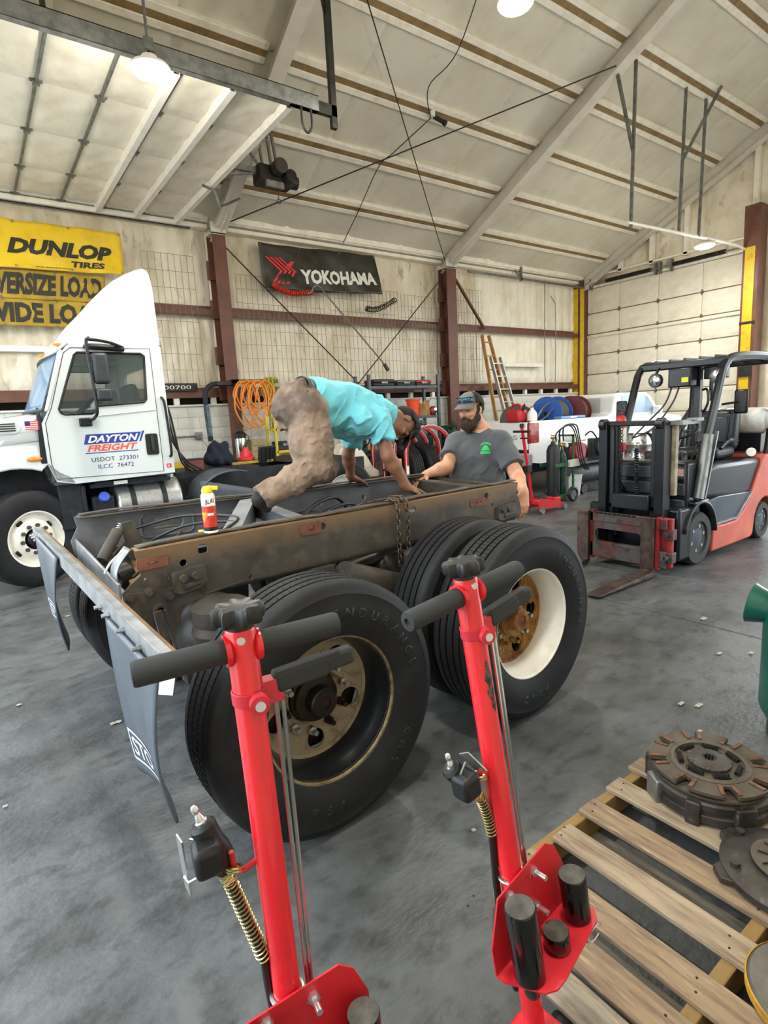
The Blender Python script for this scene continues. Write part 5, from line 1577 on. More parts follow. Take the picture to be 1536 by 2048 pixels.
    B().lathe([(.0045, 0), (.0065, .004), (.0065, .012), (.0045, .015), (.0065, .02), (.008, .024), (.008, .03), (.011, .031), (.011, Ln)], n0, dn, 6 if 0 else 14).build('nipple', m_zinc, vb)
    p0, p1 = e(*k['p0']), e(*k['p1'])
    B().bar(p0, p1, .03, .003, (1, .2, .2)).build('valve_lever', m_zinc, vb)
    B().tube([e(*p) for p in k['wire']], .0024, 6).build('lever_wire', m_zinc, vb)
    hs = [e(*p) for p in k['hose']]
    P = spline(hs, 10)
    ho = B().tube(P, .0085, 10).build('hose', m_hose, j)
    # spring around the hose
    hp_, acc = [], 0
    n_s = int(len(P) * k['spr'])
    t = 0
    prev = P[0]
    xx = basis(P[1] - P[0])[0]
    for i in range(n_s - 1):
        a, b = P[i], P[i + 1]
        dd = (b - a).normalized()
        xx = (xx - dd * xx.dot(dd)).normalized()
        yy = dd.cross(xx)
        seg = max(6, int((b - a).length / .0009))
        for q_ in range(seg):
            pitch = .0035 if acc < .03 else .0085
            t += (b - a).length / seg / pitch * 2 * pi
            acc += (b - a).length / seg
            hp_.append(a + (b - a) * (q_ / seg) + (xx * cos(t) + yy * sin(t)) * .0125)
    B().tube(hp_, .0017, 5).build('hose_spring', m_brass2, ho)
    dd = (P[2] - P[0]).normalized()
    B().cyl(P[0] - dd * .022, P[0] + dd * .012, .0105, n=12).build('ferrule', m_brass2, ho)
    hk = [e(*p) for p in k['hook']]
    B().tube(hk, .0055, 8).build('hose_hook', m_jred2, j)
    B().torus(hk[-2], .014, .003, (.3, .4, 1), 16, 6).torus(hk[-2] + V((0, 0, .006)), .014, .003, (.3, .4, 1), 16, 6).build('hook_ring', m_brass2, j)
    # base on the floor with wheels and ram, towards the viewer's feet
    B().bx(-.06, .06, -.1, .06, .04, .13).bar((0, -.1, .07), (0, -.55, .07), .1, .06).build('base', m_jred, j, bevel=.01)
    for s in (-1, 1):
        B().cyl((s * .07, -.02, .05), (s * .1, -.02, .05), .05, n=24).build('base_wheel', m_knob, j)
    B().cyl((0, -.5, .05), (0, -.5, .2), .06, n=24).build('ram', m_cylb, j)
    return j
ER1, EF1 = (.896, -.445), (.445, .896)
j1 = dict(er=ER1, ef=EF1, zb=.425, screw=(.25,), spr=1.0,
          nip0=(-.121, .992, -.01), nip1=(-.106, .95, -.01), v0=(-.107, .948, -.01), v1=(-.083, .872, -.01),
          p0=(-.149, .94, -.02), p1=(-.147, .832, -.02), wire=[(-.146, .872, -.03), (-.135, .868, -.04), (-.075, .895, -.035), (-.07, .9, .0), (-.14, .92, .0)],
          hose=[(-.083, .862, -.01), (-.073, .83, -.01), (-.055, .76, -.01), (-.038, .70, -.012), (-.032, .665, -.01), (-.034, .60, .0), (-.034, .52, .01), (-.03, .3, .02)],
          hook=[(-.02, .872, 0), (-.045, .862, -.015), (-.06, .868, -.02), (-.062, .905, -.02)])
j1['spr'] = .56
jack((.354, .861, 0), (.987, -.16), (.324, .883, 1.311), 'red air jack at left whose rod leans in front of the rear truck wheel', j1)
ER2, EF2 = (.78, -.62), (.62, .78)
j2 = dict(er=ER2, ef=EF2, zb=.425, scuff=(1.13, rad(-95)), screw=(.6,), spr=.42,
          nip0=(-.102, .93, -.03), nip1=(-.096, .892, -.03), v0=(-.096, .89, -.03), v1=(-.062, .836, -.02),
          p0=(-.065, .92, -.02), p1=(-.03, .868, -.02), wire=[(-.066, .918, -.05), (-.1, .86, -.055), (-.085, .838, -.055), (-.055, .87, -.05), (-.045, .88, -.03)],
          hose=[(-.058, .826, -.02), (-.042, .795, -.015), (-.033, .74, -.01), (-.031, .69, -.01), (-.034, .62, -.0), (-.038, .55, .0), (-.04, .45, .0), (-.03, .25, .01)],
          hook=[(-.02, .852, 0), (-.03, .846, -.015), (-.036, .85, -.02), (-.036, .868, -.02)])
jack((.938, .751, 0), (.994, .047), (.81, .843, 1.301), 'red air jack at right with black adaptors shelf above the pallet', j2)

# ------------------------------------------------------------------ pallet
m_wood = mat('pallet_wood', '#927c62', .85, col2='#67564a', scale=5, lo=.42, hi=.7, col3='#b3a389', scale3=9, lo3=.55, hi3=.8, stretch=(9, 1, 9), bump=.3, bscale=25, bdist=.004)
m_wood4 = mat('pallet_wood_pale', '#a3927a', .85, col2='#7a6858', scale=4, lo=.4, hi=.7, col3='#6b4f3c', scale3=3, lo3=.55, hi3=.75, stretch=(9, 1, 9), bump=.3, bscale=25, bdist=.004)
m_wood2 = mat('pallet_wood_grey', '#8d8577', .8, col2='#6a6154', scale=5, lo=.42, hi=.7, col3='#a99677', scale3=9, lo3=.55, hi3=.8, stretch=(9, 1, 9), bump=.3, bscale=25, bdist=.004)
m_wood3 = mat('stringer_wood', '#8d7449', .75, col2='#8a6a3c', scale=6, stretch=(1, 9, 9), bump=.3, bscale=30)
m_bark = mat('splinter', '#c9ae80', .8)
pa = thing('pallet', 'wooden pallet with weathered slats carrying worn clutch parts', 'pallet', (1.55, .65, 0))
for i, (x0, x1, m, dy) in enumerate(((2.06, 2.165, m_wood, 0), (1.87, 1.968, m_wood4, -.012), (1.68, 1.782, m_wood, -.022), (1.485, 1.588, m_wood4, -.045), (1.29, 1.393, m_wood, -.03), (1.135, 1.24, m_wood, -.13), (1.02, 1.118, m_wood2, -.38))):
    o = B().bx(x0 - 1.55, x1 - 1.55, -.53, .535 + dy, .112, .13).build('deck_slat', m, pa, bevel=.003)
    o.rotation_euler = (0, 0, (.004, -.003, .006, -.004, .003, -.006, .002, 0, 0)[i])
    for sy in (.46, -.1):
        for dx in (.03, .07):
            B().cyl((x0 + dx - 1.55, sy + dx * .4, .129), (x0 + dx - 1.55, sy + dx * .4, .1312), .0035, n=8).build('nail', m_dark, o)
for y in (.5, -.1, -.5):
    B().bx(-.34 if y > .4 else -.53, .62, y - .02, y + .02, .018, .112).build('stringer', m_wood3, pa, bevel=.003)
for x0 in (-.3, .1, .52):
    B().bx(x0, x0 + .1, -.53, .52, 0, .018).build('bottom_slat', m_wood2, pa)
# clutch pack: ribbed cover below, friction disc on top
m_cast = mat('clutch_cast', '#4b4642', .5, .5, col2='#2f2b28', scale=9, col3='#6d655c', scale3=20, lo3=.6, hi3=.75)
m_fric = mat('friction_face', '#5b534a', .5, .45, col2='#443d36', scale=12, lo=.45, hi=.7, col3='#736858', scale3=5)
m_copper = mat('copper_lug', '#7d5a44', .5, .5, col2='#553c2e', scale=20)
cx, cy = 2.135, .90
cl = thing('clutch_pack', 'worn truck clutch pack with spring-hub friction disc on the pallet corner', 'clutch', (cx, cy, .131))
B().lathe([(.14, 0), (.2, 0), (.215, .012), (.215, .04), (.205, .045), (.205, .06), (.215, .065), (.215, .085), (.2, .095), (.1, .095)], n=48).build('cover', m_cast, cl, smooth=30)
for i in range(8):
    a = 2 * pi * i / 8 + .2
    B().box((.212 * cos(a), .212 * sin(a), .045), (.03, .075 if i % 2 else .05, .09), (0, 0, a)).build('cover_lug', m_cast if i % 3 else m_galv, cl, bevel=.006)
B().lathe([(.1, .098), (.205, .098), (.21, .104), (.21, .112), (.1, .112)], n=48, closed=True).build('centre_plate', m_fric, cl, smooth=30)
outl = []
for i in range(8):                                   # eight friction pads with slots between
    a0 = 2 * pi * i / 8
    outl += [(.213 * cos(a0 + t), .213 * sin(a0 + t)) for t in (.09, .2, .35, .5, .62, .68)]
    outl += [(.172 * cos(a0 + .69), .172 * sin(a0 + .69)), (.155 * cos(a0 + .72), .155 * sin(a0 + .72)), (.152 * cos(a0 + .785), .152 * sin(a0 + .785)), (.155 * cos(a0 + .85), .155 * sin(a0 + .85)), (.172 * cos(a0 + .87), .172 * sin(a0 + .87))]
vs, fs = curve_mesh([outl, circ(0, 0, .13, 40)], .012)
fd = B().add([(p[0], p[1], .128 + p[2]) for p in vs], fs).build('friction_disc', m_fric, cl, bevel=.002)
for i in range(8):
    for dt in (.13, .64):
        a = 2 * pi * i / 8 + dt
        B().box((.178 * cos(a), .178 * sin(a), .137), (.055, .014, .006), (0, 0, a)).build('copper_lug', m_copper, fd, bevel=.002)
B().lathe([(.132, .122), (.14, .124), (.14, .136), (.132, .14), (.12, .138), (.118, .13), (.05, .13), (.05, .128), (.12, .122)], n=48, closed=True).build('hub_plate', m_fric, cl, smooth=30)
B().lathe([(.062, .13), (.075, .132), (.075, .142), (.06, .146), (.045, .15), (.034, .152), (.024, .152), (.024, .12)], n=32, cap=False).build('hub', m_cast, cl, smooth=40)
for i in range(10):
    a = 2 * pi * i / 10
    B().box((.022 * cos(a), .022 * sin(a), .14), (.008, .006, .024), (0, 0, a)).build('spline_tooth', m_cast, cl)
for i in range(7):
    a = 2 * pi * i / 7 + .4
    c, t = V((.1 * cos(a), .1 * sin(a), .137)), V((-sin(a), cos(a), 0))
    B().tube(helix(c - t * .03, c + t * .03, .0085, 9, 8), .0026, 5).build('damper_spring', m_dark, cl)
    B().ball((.07 * cos(a + .4), .07 * sin(a + .4), .142), (.01, .01, .006)).build('rivet', m_cast, cl)
# pressure plate
p2 = thing('pressure_plate', 'dark cast pressure plate leaning half off the pallet slats', 'clutch plate', (1.9, .545, .131))
B().lathe([(.13, 0), (.185, 0), (.195, .01), (.195, .03), (.18, .04), (.15, .05), (.1, .052), (.08, .045), (.08, 0)], n=44, closed=True).build('casting', m_cast, p2, smooth=30)
B().lathe([(.105, .055), (.108, .062), (.03, .066), (.028, .06), (.028, .03)], n=40, cap=False).build('diaphragm', m_fric, p2)
for i in range(10):
    a = 2 * pi * i / 10
    B().box((.06 * cos(a), .06 * sin(a), .067), (.06, .004, .003), (0, 0, a)).build('finger_slot', m_dark, p2)
for i in range(6):
    a = 2 * pi * i / 6 + .3
    B().cyl((.165 * cos(a), .165 * sin(a), .03), (.165 * cos(a), .165 * sin(a), .06), .014, n=10).build('boss', m_cast, p2)
    B().prism([(.19 * cos(a - .25), .19 * sin(a - .25)), (.222 * cos(a - .12), .222 * sin(a - .12)), (.222 * cos(a + .12), .222 * sin(a + .12)), (.19 * cos(a + .25), .19 * sin(a + .25))], .004, .026, 'z').build('ear', m_cast, p2, bevel=.004)
p3 = thing('flywheel_plate', 'plain round plate with rusty yellow rim at the pallet edge', 'clutch plate', (1.515, .35, .131))
B().lathe([(.02, 0), (.15, 0), (.158, .006), (.158, .03), (.152, .036), (.02, .036)], n=48, closed=True).build('disc', mat('plate_face', '#7d7a74', .45, .6, col2='#5f5b55', scale=6), p3, smooth=30)
B().lathe([(.159, .004), (.163, .008), (.163, .028), (.159, .032)], n=48, closed=True).build('rim', mat('rim_yellow', '#c8962f', .6, .2, col2='#8a6a2c', scale=12), p3)
# green drum pump at the right edge
gp = thing('green_drum', 'dark green steel drum with flared spout at the right edge', 'drum', (3.06, .85, 0))
m_green = mat('green_enamel', '#0f5c4b', .3, coat=.4, col2='#0c4a3e', scale=4)
B().lathe([(.16, 0), (.17, .01), (.17, .08), (.2, .13), (.21, .16), (.21, .60), (.2, .64), (.08, .70), (.08, .74), (.07, .75)], n=36).build('body', m_green, gp, smooth=50)
B().lathe([(.045, .0), (.05, .01), (.1, .16), (.095, .165), (.04, .02)], (-.04, .1, .62), (-.1, .75, .12), 24, closed=True).build('spout', m_green, gp)
B().lathe([(.1, 0), (.11, .01), (.11, .05), (.1, .06)], (-.03, .06, .73), (0, 0, 1), 24).build('cap', m_galv, gp)
# ------------------------------------------------------------------ people
def head_frame(c, fwd, up):
    c, F = V(c), V(fwd).normalized()
    U = V(up)
    U = (U - F * U.dot(F)).normalized()
    Lf = U.cross(F)                      # the person's left
    axes = [tuple(F), tuple(Lf), tuple(U)]
    return (lambda x, y, z: c + F * x + Lf * y + U * z), axes, F, Lf, U

def head_prims(at, ax, neck, jaw=1.0):
    P = [ell(at(-.012, 0, .035), (.098, .076, .09), ax), ell(at(.02, 0, -.03), (.078, .066, .085), ax, k=.03),
         ell(at(.045, 0, -.085), (.045, .045 * jaw, .035), ax, k=.03),                       # jaw and chin
         cone(at(.088, 0, .012), at(.112, 0, -.026), .010, .0145, k=.016),                      # nose
         ell(at(.1, .012, -.03), (.011, .009, .009), ax, k=.008), ell(at(.1, -.012, -.03), (.011, .009, .009), ax, k=.008),
         cone(at(.083, .045, .028), at(.092, -0.0, .022), .012, .010, k=.012), cone(at(.083, -.045, .028), at(.092, 0, .022), .012, .010, k=.012),   # brow
         ell(at(.074, .04, -.02), (.024, .022, .02), ax, k=.016), ell(at(.074, -.04, -.02), (.024, .022, .02), ax, k=.016),                          # cheeks
         ell(at(.098, .032, .010), (.016, .017, .011), ax, k=.01, sub=True), ell(at(.098, -.032, .010), (.016, .017, .011), ax, k=.01, sub=True),      # eye hollows
         cone(at(.094, -.018, -.055), at(.094, .018, -.055), .0085, .0085, k=.008),                # lips
         cone(at(-.02, 0, -.03), neck, .058, .064, k=.03)]
    for s in (-1, 1):                    # ears
        P += [ell(at(-.012, s * .078, -.002), (.022, .009, .032), ax, k=.008), ell(at(-.004, s * .088, 0), (.010, .006, .016), ax, k=.006, sub=True), ell(at(-.006, s * .078, -.03), (.011, .008, .011), ax, k=.008)]
    return P

def face_parts(at, ax, par, m_eye, m_brow, m_lip, wide=.0055):
    for s in (-1, 1):
        e = sdf_obj('eye', [ell(at(.081, s * .032, .009), (.012, .015, .010), ax)], .002, m_eye, par)
        sdf_obj('eyelid', [ell(at(.0815, s * .032, .0115), (.0135, .0165, .0105), ax, cut=[(tuple(at(.08, 0, .009 + wide * .5)), tuple(-(at(0, 0, 1) - at(0, 0, 0))))])], .002, m_lip, par)
        sdf_obj('eyebrow', [cone(at(.094, s * .018, .034), at(.082, s * .05, .034), .0055, .004)], .003, m_brow, par)

def waves(G, seed, f0, f1, axis=None, squash=.25, n=14):
    """sum of random plane waves; along axis the pattern is stretched, so ridges become folds"""
    r = np.random.RandomState(seed)
    out = np.zeros(len(G))
    a = None if axis is None else np.array(axis, float) / np.linalg.norm(axis)
    for i in range(n):
        d = r.normal(size=3)
        if a is not None:
            d = d - a * (d @ a) * (1 - squash)
        d /= np.linalg.norm(d)
        out += np.sin(G @ d * r.uniform(f0, f1) + r.uniform(0, 6.28))
    return out / math.sqrt(n / 2)

def folds(G, seed, f0, f1, axis, sharp=.5):
    w = waves(G, seed, f0, f1, axis)
    return -np.clip(1 - np.abs(w) / sharp, 0, 1)

def cap(at, ax, par, m_front, m_back, m_bill, R=(.108, .086, .09), split=True, tilt=0):
    def dome(a0, a1, z0=.0):
        def f(u, v):
            a = a0 + (a1 - a0) * u
            t = v * pi / 2
            z = z0 + R[2] * sin(t)
            return tuple(at(-.008 + R[0] * cos(a) * cos(t) ** .8, R[1] * sin(a) * cos(t) ** .8, .06 + z - .03 * (cos(a) < 0) * (1 - v)))
        return f
    B().grid(dome(rad(-62), rad(62)), 16, 10).build('cap_front', m_front, par, world=True, thick=.004)
    B().grid(dome(rad(62), rad(298)), 28, 10).build('cap_back', m_back, par, world=True, thick=.004)
    def bill(u, v):
        a = rad(-58 + 116 * u)
        r = 1 + .72 * v * cos(a) ** .6
        return tuple(at(-.008 + R[0] * cos(a) * r, R[1] * sin(a) * (1 + .08 * v), .064 - .03 * v - .016 * (sin(a) ** 2) * (.3 + v)))
    B().grid(bill, 16, 8).build('cap_bill', m_bill, par, world=True, thick=.005, smooth=80)
    B().ball(at(-.008, 0, .06 + R[2]), .008).build('cap_button', m_back, par, world=True)

def poly_tee(name, prims, h, m, par, disp):
    return sdf_obj(name, prims, h, m, par, disp)

m_skin1 = mat('skin_brown', '#8a5f48', .5, col2='#75503d', scale=12, lo=.4, hi=.7, bump=.08, bscale=120, bdist=.002)
m_skin2 = mat('skin_fair', '#cf9d80', .5, col2='#bd8468', scale=14, lo=.42, hi=.7, bump=.08, bscale=120, bdist=.002)
m_cyan = mat('shirt_cyan', '#73c6d3', .85, col2='#64b8c8', scale=6, sheen=.2, bump=.1, bscale=200, bdist=.001)
m_khaki = mat('work_trousers', '#8d7866', .85, col2='#62534a', scale=6, lo=.45, hi=.65, col3='#4a3e35', scale3=3.2, lo3=.52, hi3=.7, bump=.15, bscale=150, bdist=.001)
m_belt = mat('belt_dark', '#3a3d42', .5)
m_black = mat('cap_black', '#141517', .8, bump=.1, bscale=200)
m_boot = mat('boot_leather', '#1a1613', .7)
m_hair1 = mat('hair_black', '#17120f', .8)
m_char = mat('shirt_charcoal', '#54565b', .9, col2='#484a4f', scale=5, sheen=.2, bump=.1, bscale=200, bdist=.001)
m_beard = mat('beard_brown', '#2c1f18', .85, col2='#43301f', scale=60, bump=.8, bscale=140, bdist=.006)
m_capg = mat('cap_grey', '#6a6a68', .85, bump=.1, bscale=200)
m_eye = mat('eye_dark', '#3a2c26', .25)
m_lip1 = mat('skin_brown_lid', '#6f4a39', .5)
m_lip2 = mat('skin_fair_lid', '#b57f68', .5)
m_jeans = mat('dark_jeans', '#2f343c', .85, col2='#23272d', scale=8)

def arm(a, b, c, r=(.05, .042, .040, .027)):
    a, b, c = V(a), V(b), V(c)
    mid = b.lerp(c, .3)
    return [cone(a, b, r[0], r[1], k=.02), cone(b, mid, r[2] * 1.02, r[2] * 1.05, k=.02), cone(mid, c, r[2] * 1.05, r[3], k=.02)]

# ---- man bent over the frame
W1 = lambda u, v, z: chw(u, v, z)
p1 = thing('person', 'man in bright blue T-shirt and black cap crouching on the truck frame', 'person', W1(.7, 1.2, 1.13), CH_YAW)
at, ax, F, Lf, U = head_frame(W1(1.395, 1.15, 1.595), (W1(-.30, -.22, -.93) - W1(0, 0, 0)), (W1(.95, 0, -.3) - W1(0, 0, 0)))
shN, shF = W1(1.11, 1.035, 1.635), W1(1.20, 1.40, 1.60)
elN, elF = W1(1.115, .955, 1.40), W1(1.195, 1.50, 1.39)
wrN, wrF = W1(1.235, .93, 1.195), W1(1.255, 1.565, 1.225)
ud = W1(1, 0, 0) - W1(0, 0, 0)
vd = W1(0, 1, 0) - W1(0, 0, 0)
body = head_prims(at, ax, W1(1.27, 1.19, 1.665), .95)
body += [cone(W1(1.25, 1.2, 1.66), W1(1.0, 1.21, 1.70), .09, .12, k=.04), cone(W1(1.0, 1.21, 1.7), W1(.66, 1.2, 1.73), .115, .115, k=.04),
         cone(shN, W1(1.15, 1.2, 1.66), .055, .07, k=.03), cone(shF, W1(1.15, 1.2, 1.66), .055, .07, k=.03)]
body += arm(shN, elN, wrN, (.052, .043, .043, .028)) + arm(shF, elF, wrF, (.05, .041, .041, .027))
body += hand(wrN, ud * .9 - vd * .1 + V((0, 0, -.42)), (.35, 0, 1), 1, (.12, .1, .12, .15), .2, .1) + hand(wrF, ud * .9 + vd * .15 + V((0, 0, -.45)), (.35, 0, 1), -1, (.12, .1, .12, .15), .2, .1)
hipN, hipF = W1(.65, 1.09, 1.70), W1(.68, 1.32, 1.70)
knN, knF = W1(.605, 1.02, 1.375), W1(.93, 1.40, 1.33)
anN, anF = W1(.30, 1.08, 1.235), W1(.72, 1.53, 1.235)
body += [cone(hipN, knN, .08, .055, k=.04), cone(knN, anN, .05, .035), cone(hipF, knF, .08, .055, k=.04), cone(knF, anF, .05, .035)]
skin = sdf_obj('body', body, .0068, m_skin1, p1)
face_parts(at, ax, p1, m_eye, m_hair1, m_lip1)
sdf_obj('hair', [ell(at(-.03, 0, .02), (.092, .081, .085), ax, cut=[(tuple(at(.03, 0, 0)), tuple(F)), (tuple(at(0, 0, -.045)), tuple(-U))])], .006, m_hair1, p1, lambda G: .002 * np.sin(G[:, 0] * 300) * np.sin(G[:, 2] * 300))
cap(at, ax, p1, m_black, m_black, m_black, (.112, .09, .092))
# shirt: torso with hanging belly cloth, short sleeves
def shirt_wr1(G):
    fade = np.clip((1.91 - G[:, 2]) * 7, .1, 1)
    return fade * (.015 * folds(G, 3, 30, 75, tuple(ud * .75 + V((0, 0, .65))), .55) + .006 * waves(G, 5, 25, 60, tuple(ud * .6 + V((0, 0, .8)))) + .002 * waves(G, 9, 50, 90))
hemN = shN.lerp(elN, .62)
hemF = shF.lerp(elF, .6)
sh = [cone(W1(1.235, 1.19, 1.665), W1(1.0, 1.21, 1.70), .115, .155, k=.05), cone(W1(1.0, 1.21, 1.7), W1(.80, 1.2, 1.74), .158, .154, k=.05),
      cone(W1(.74, 1.2, 1.745), W1(.60, 1.2, 1.76), .154, .152, k=.03, cut=[(tuple(W1(.685, 1.2, 1.75)), tuple(W1(-1, 0, .36) - W1(0, 0, 0)))]),
      ell(W1(.86, 1.2, 1.63), (.16, .12, .085), k=.05), ell(W1(1.04, 1.2, 1.60), (.12, .13, .085), k=.05),
      cone(W1(.98, 1.03, 1.62), W1(1.0, 1.37, 1.62), .075, .075, k=.05),
      cone(shN + ud * .0 + V((0, 0, .01)), hemN + (hemN - shN) * .3, .074, .078, k=.03, cut=[(tuple(hemN), tuple(elN - shN))]),
      cone(shF, hemF + (hemF - shF) * .3, .072, .075, k=.03, cut=[(tuple(hemF), tuple(elF - shF))])]
sdf_obj('shirt', sh, .0085, m_cyan, p1, shirt_wr1, relax=2)
def trouser_wr(G):
    return .009 * folds(G, 11, 40, 95, (.5, .8, .1), .5) + .005 * waves(G, 12, 25, 60) + .002 * waves(G, 13, 60, 110)
tr = [cone(W1(.66, 1.2, 1.755), W1(.62, 1.2, 1.735), .132, .132, k=.05, cut=[(tuple(W1(.64, 1.2, 1.75)), tuple(W1(1, 0, -.36) - W1(0, 0, 0)))]),
      ell(W1(.645, 1.12, 1.685), (.1, .09, .12), k=.05, cut=[(tuple(W1(.64, 1.2, 1.75)), tuple(W1(1, 0, -.36) - W1(0, 0, 0)))]), ell(W1(.645, 1.30, 1.685), (.1, .09, .12), k=.05, cut=[(tuple(W1(.64, 1.2, 1.75)), tuple(W1(1, 0, -.36) - W1(0, 0, 0)))]),
      cone(hipN + ud * -.012, hipN.lerp(knN, .6), .125, .114, k=.06), cone(hipN.lerp(knN, .6), knN, .114, .095, k=.05), cone(knN, anN, .082, .068, k=.04, cut=[(tuple(anN), tuple(anN - knN))]),
      cone(hipF, knF, .108, .085, k=.05), cone(knF, anF, .082, .066, k=.04, cut=[(tuple(anF), tuple(anF - knF))]), ell(knN, (.085, .08, .085), k=.04)]
tro = sdf_obj('trousers', tr, .0095, m_khaki, p1, trouser_wr, relax=2)
# belt around the waist between shirt and trousers
bc, bn = W1(.655, 1.2, 1.748), (W1(1, 0, -.36) - W1(0, 0, 0)).normalized()
bx_, by_ = basis(bn)
B().grid(lambda u, v: tuple(bc + bn * (v - .5) * .06 + (bx_ * cos(2 * pi * u) * .156 + by_ * sin(2 * pi * u) * .156)), 48, 2).build('belt', m_belt, p1, world=True, thick=.006)
B().tube([bc + (bx_ * cos(2 * pi * u) + by_ * sin(2 * pi * u)) * .146 for u in [i / 40 for i in range(40)]], .012, 6, closed=True).build('waistband', m_black, p1, world=True)
B().bar(W1(.60, 1.03, 1.80), W1(.66, 1.035, 1.79), .012, .03).build('belt_loop', m_khaki, p1, world=True)
B().tube(spline([W1(.66, 1.04, 1.78), W1(.70, .985, 1.7), W1(.665, .965, 1.655)], 6), .003, 5).build('lanyard', m_black, p1, world=True)
B().box(W1(.655, .962, 1.625), (.016, .012, .045)).torus(W1(.655, .962, 1.655), .008, .002, (0, 1, 0), 12, 5).build('key_tag', m_zinc, p1, world=True, bevel=.003)
for kn, an, dv in ((knN, anN, 0), (knF, anF, 0)):
    d = (an - kn).normalized()
    q = an + d * .012
    sdf_obj('boot', [cone(an - d * .02, q, .045, .045), cone(q, q + V((.035, 0, -.05)), .038, .032, k=.02)], .008, m_boot, p1)

# ---- bearded man at the end of the frame
E0 = V((0, 0, EYE))
s2 = lambda x, y, z: E0 + (V((x, y, z)) - E0) * .957
p2m = thing('person', 'bearded man in charcoal T-shirt and grey cap leaning both hands on the frame end', 'person', (3.36, 3.3, 0))
f2, l2 = V((-.8, -.6, 0)), V((.6, -.8, 0))
hc = s2(3.452, 3.455, 1.655)
at, ax, F, Lf, U = head_frame(hc, (-.975, -.12, -.12), (.0, .0, 1))
neck = s2(3.53, 3.44, 1.455)
chest, belly, pelv = s2(3.475, 3.425, 1.26), s2(3.48, 3.43, 1.08), s2(3.50, 3.44, .92)
shL, shR = s2(3.585, 3.255, 1.385), s2(3.40, 3.595, 1.385)
elL, elR = V((3.375, 2.92, 1.165)), V((3.06, 3.355, 1.215))
wrL, wrR = V((3.25, 2.735, 1.03)), V((2.945, 3.47, 1.165))
body = head_prims(at, ax, neck, 1.05)
body += [cone(neck, chest, .085, .14, k=.05, flat=(f2, .75)), cone(chest + l2 * .06, belly + l2 * .05, .125, .125, k=.05), cone(chest - l2 * .06, belly - l2 * .05, .125, .125, k=.05), cone(belly, pelv, .14, .14, k=.05),
         cone(neck + V((0, 0, .02)), shL, .05, .062, k=.05), cone(neck + V((0, 0, .02)), shR, .05, .062, k=.05)]
body += arm(shL, elL, wrL, (.062, .052, .053, .034)) + arm(shR, elR, wrR, (.062, .052, .053, .034))
body += hand(wrL, (-.28, -.18, -.93), (-.35, -.9, .2), 1, (.35, .35, .38, .42), .35, .03, 1.08)
body += hand(wrR, (-.86, .1, -.35), (-.25, -.1, .95), -1, (.5, .55, .55, .6), .4, .02, 1.05)
for sgn in (-1, 1):
    h_ = pelv + l2 * .1 * sgn
    kn_ = h_ + V((-.02, -.02, -.42)) + l2 * .02 * sgn
    ank = kn_ + V((.06, .05, -.41))
    body += [cone(h_, kn_, .085, .06, k=.04), cone(kn_, ank, .058, .04)]
sdf_obj('body', body, .0068, m_skin2, p2m)
face_parts(at, ax, p2m, m_eye, m_beard, m_lip2, .003)
sdf_obj('lips', [cone(at(.097, -.014, -.058), at(.097, .014, -.058), .006, .006, k=.006)], .003, mat('lip_pink', '#c98c7e', .5), p2m)
def beard_wr(G):
    return .0025 * np.sin(G[:, 0] * 420 + 3 * np.sin(G[:, 2] * 90)) * np.sin(G[:, 2] * 260 + G[:, 1] * 300)
hp = []
for s in (-1, 1):
    hp += [cone(at(.022, s * .074, -.005), at(.022, s * .068, -.055), .006, .018, k=.015), cone(at(.015, s * .066, -.06), at(.06, s * .045, -.105), .024, .032, k=.03), cone(at(.098, 0, -.042), at(.09, s * .035, -.062), .0085, .012, k=.012)]
hp += [cone(at(.06, -.03, -.11), at(.06, .03, -.11), .036, .036, k=.03), cone(at(.075, 0, -.1), at(.06, 0, -.15), .036, .03, k=.03), cone(at(.088, -.02, -.085), at(.088, .02, -.085), .016, .016, k=.02)]
sdf_obj('beard', hp, .005, m_beard, p2m, beard_wr)
sdf_obj('hair', [ell(at(-.03, 0, .015), (.092, .083, .08), ax, cut=[(tuple(at(.01, 0, 0)), tuple(F)), (tuple(at(0, 0, -.05)), tuple(-U))]), cone(at(.012, .077, .03), at(.008, .078, -.005), .012, .010), cone(at(.012, -.077, .03), at(.008, -.078, -.005), .012, .010)], .006, m_beard, p2m, beard_wr)
cap(at, ax, p2m, m_capg, m_black, m_capg, (.115, .093, .088))
# sunglasses resting on the cap bill
sg = B()
for s in (-1, 1):
    def lens(u, v, s=s):
        a = rad(s * (8 + 40 * u))
        return tuple(at(-.008 + .125 * cos(a), .105 * sin(a), .078 + .034 * v - .006 * u))
    B().grid(lens, 6, 3).build('sunglass_lens', mat('mirror_lens', '#3d6f8f', .08, .7), p2m, world=True, thick=.003)
B().tube([at(-.008 + .127 * cos(a), .107 * sin(a), .113 - .004 * abs(sin(a))) for a in [rad(-55 + 110 * i / 16) for i in range(17)]], .0035, 5).tube([at(-.008 + .127 * cos(a), .107 * sin(a), .077) for a in [rad(-55 + 110 * i / 16) for i in range(17)]], .002, 5).build('sunglass_frame', m_black, p2m, world=True)
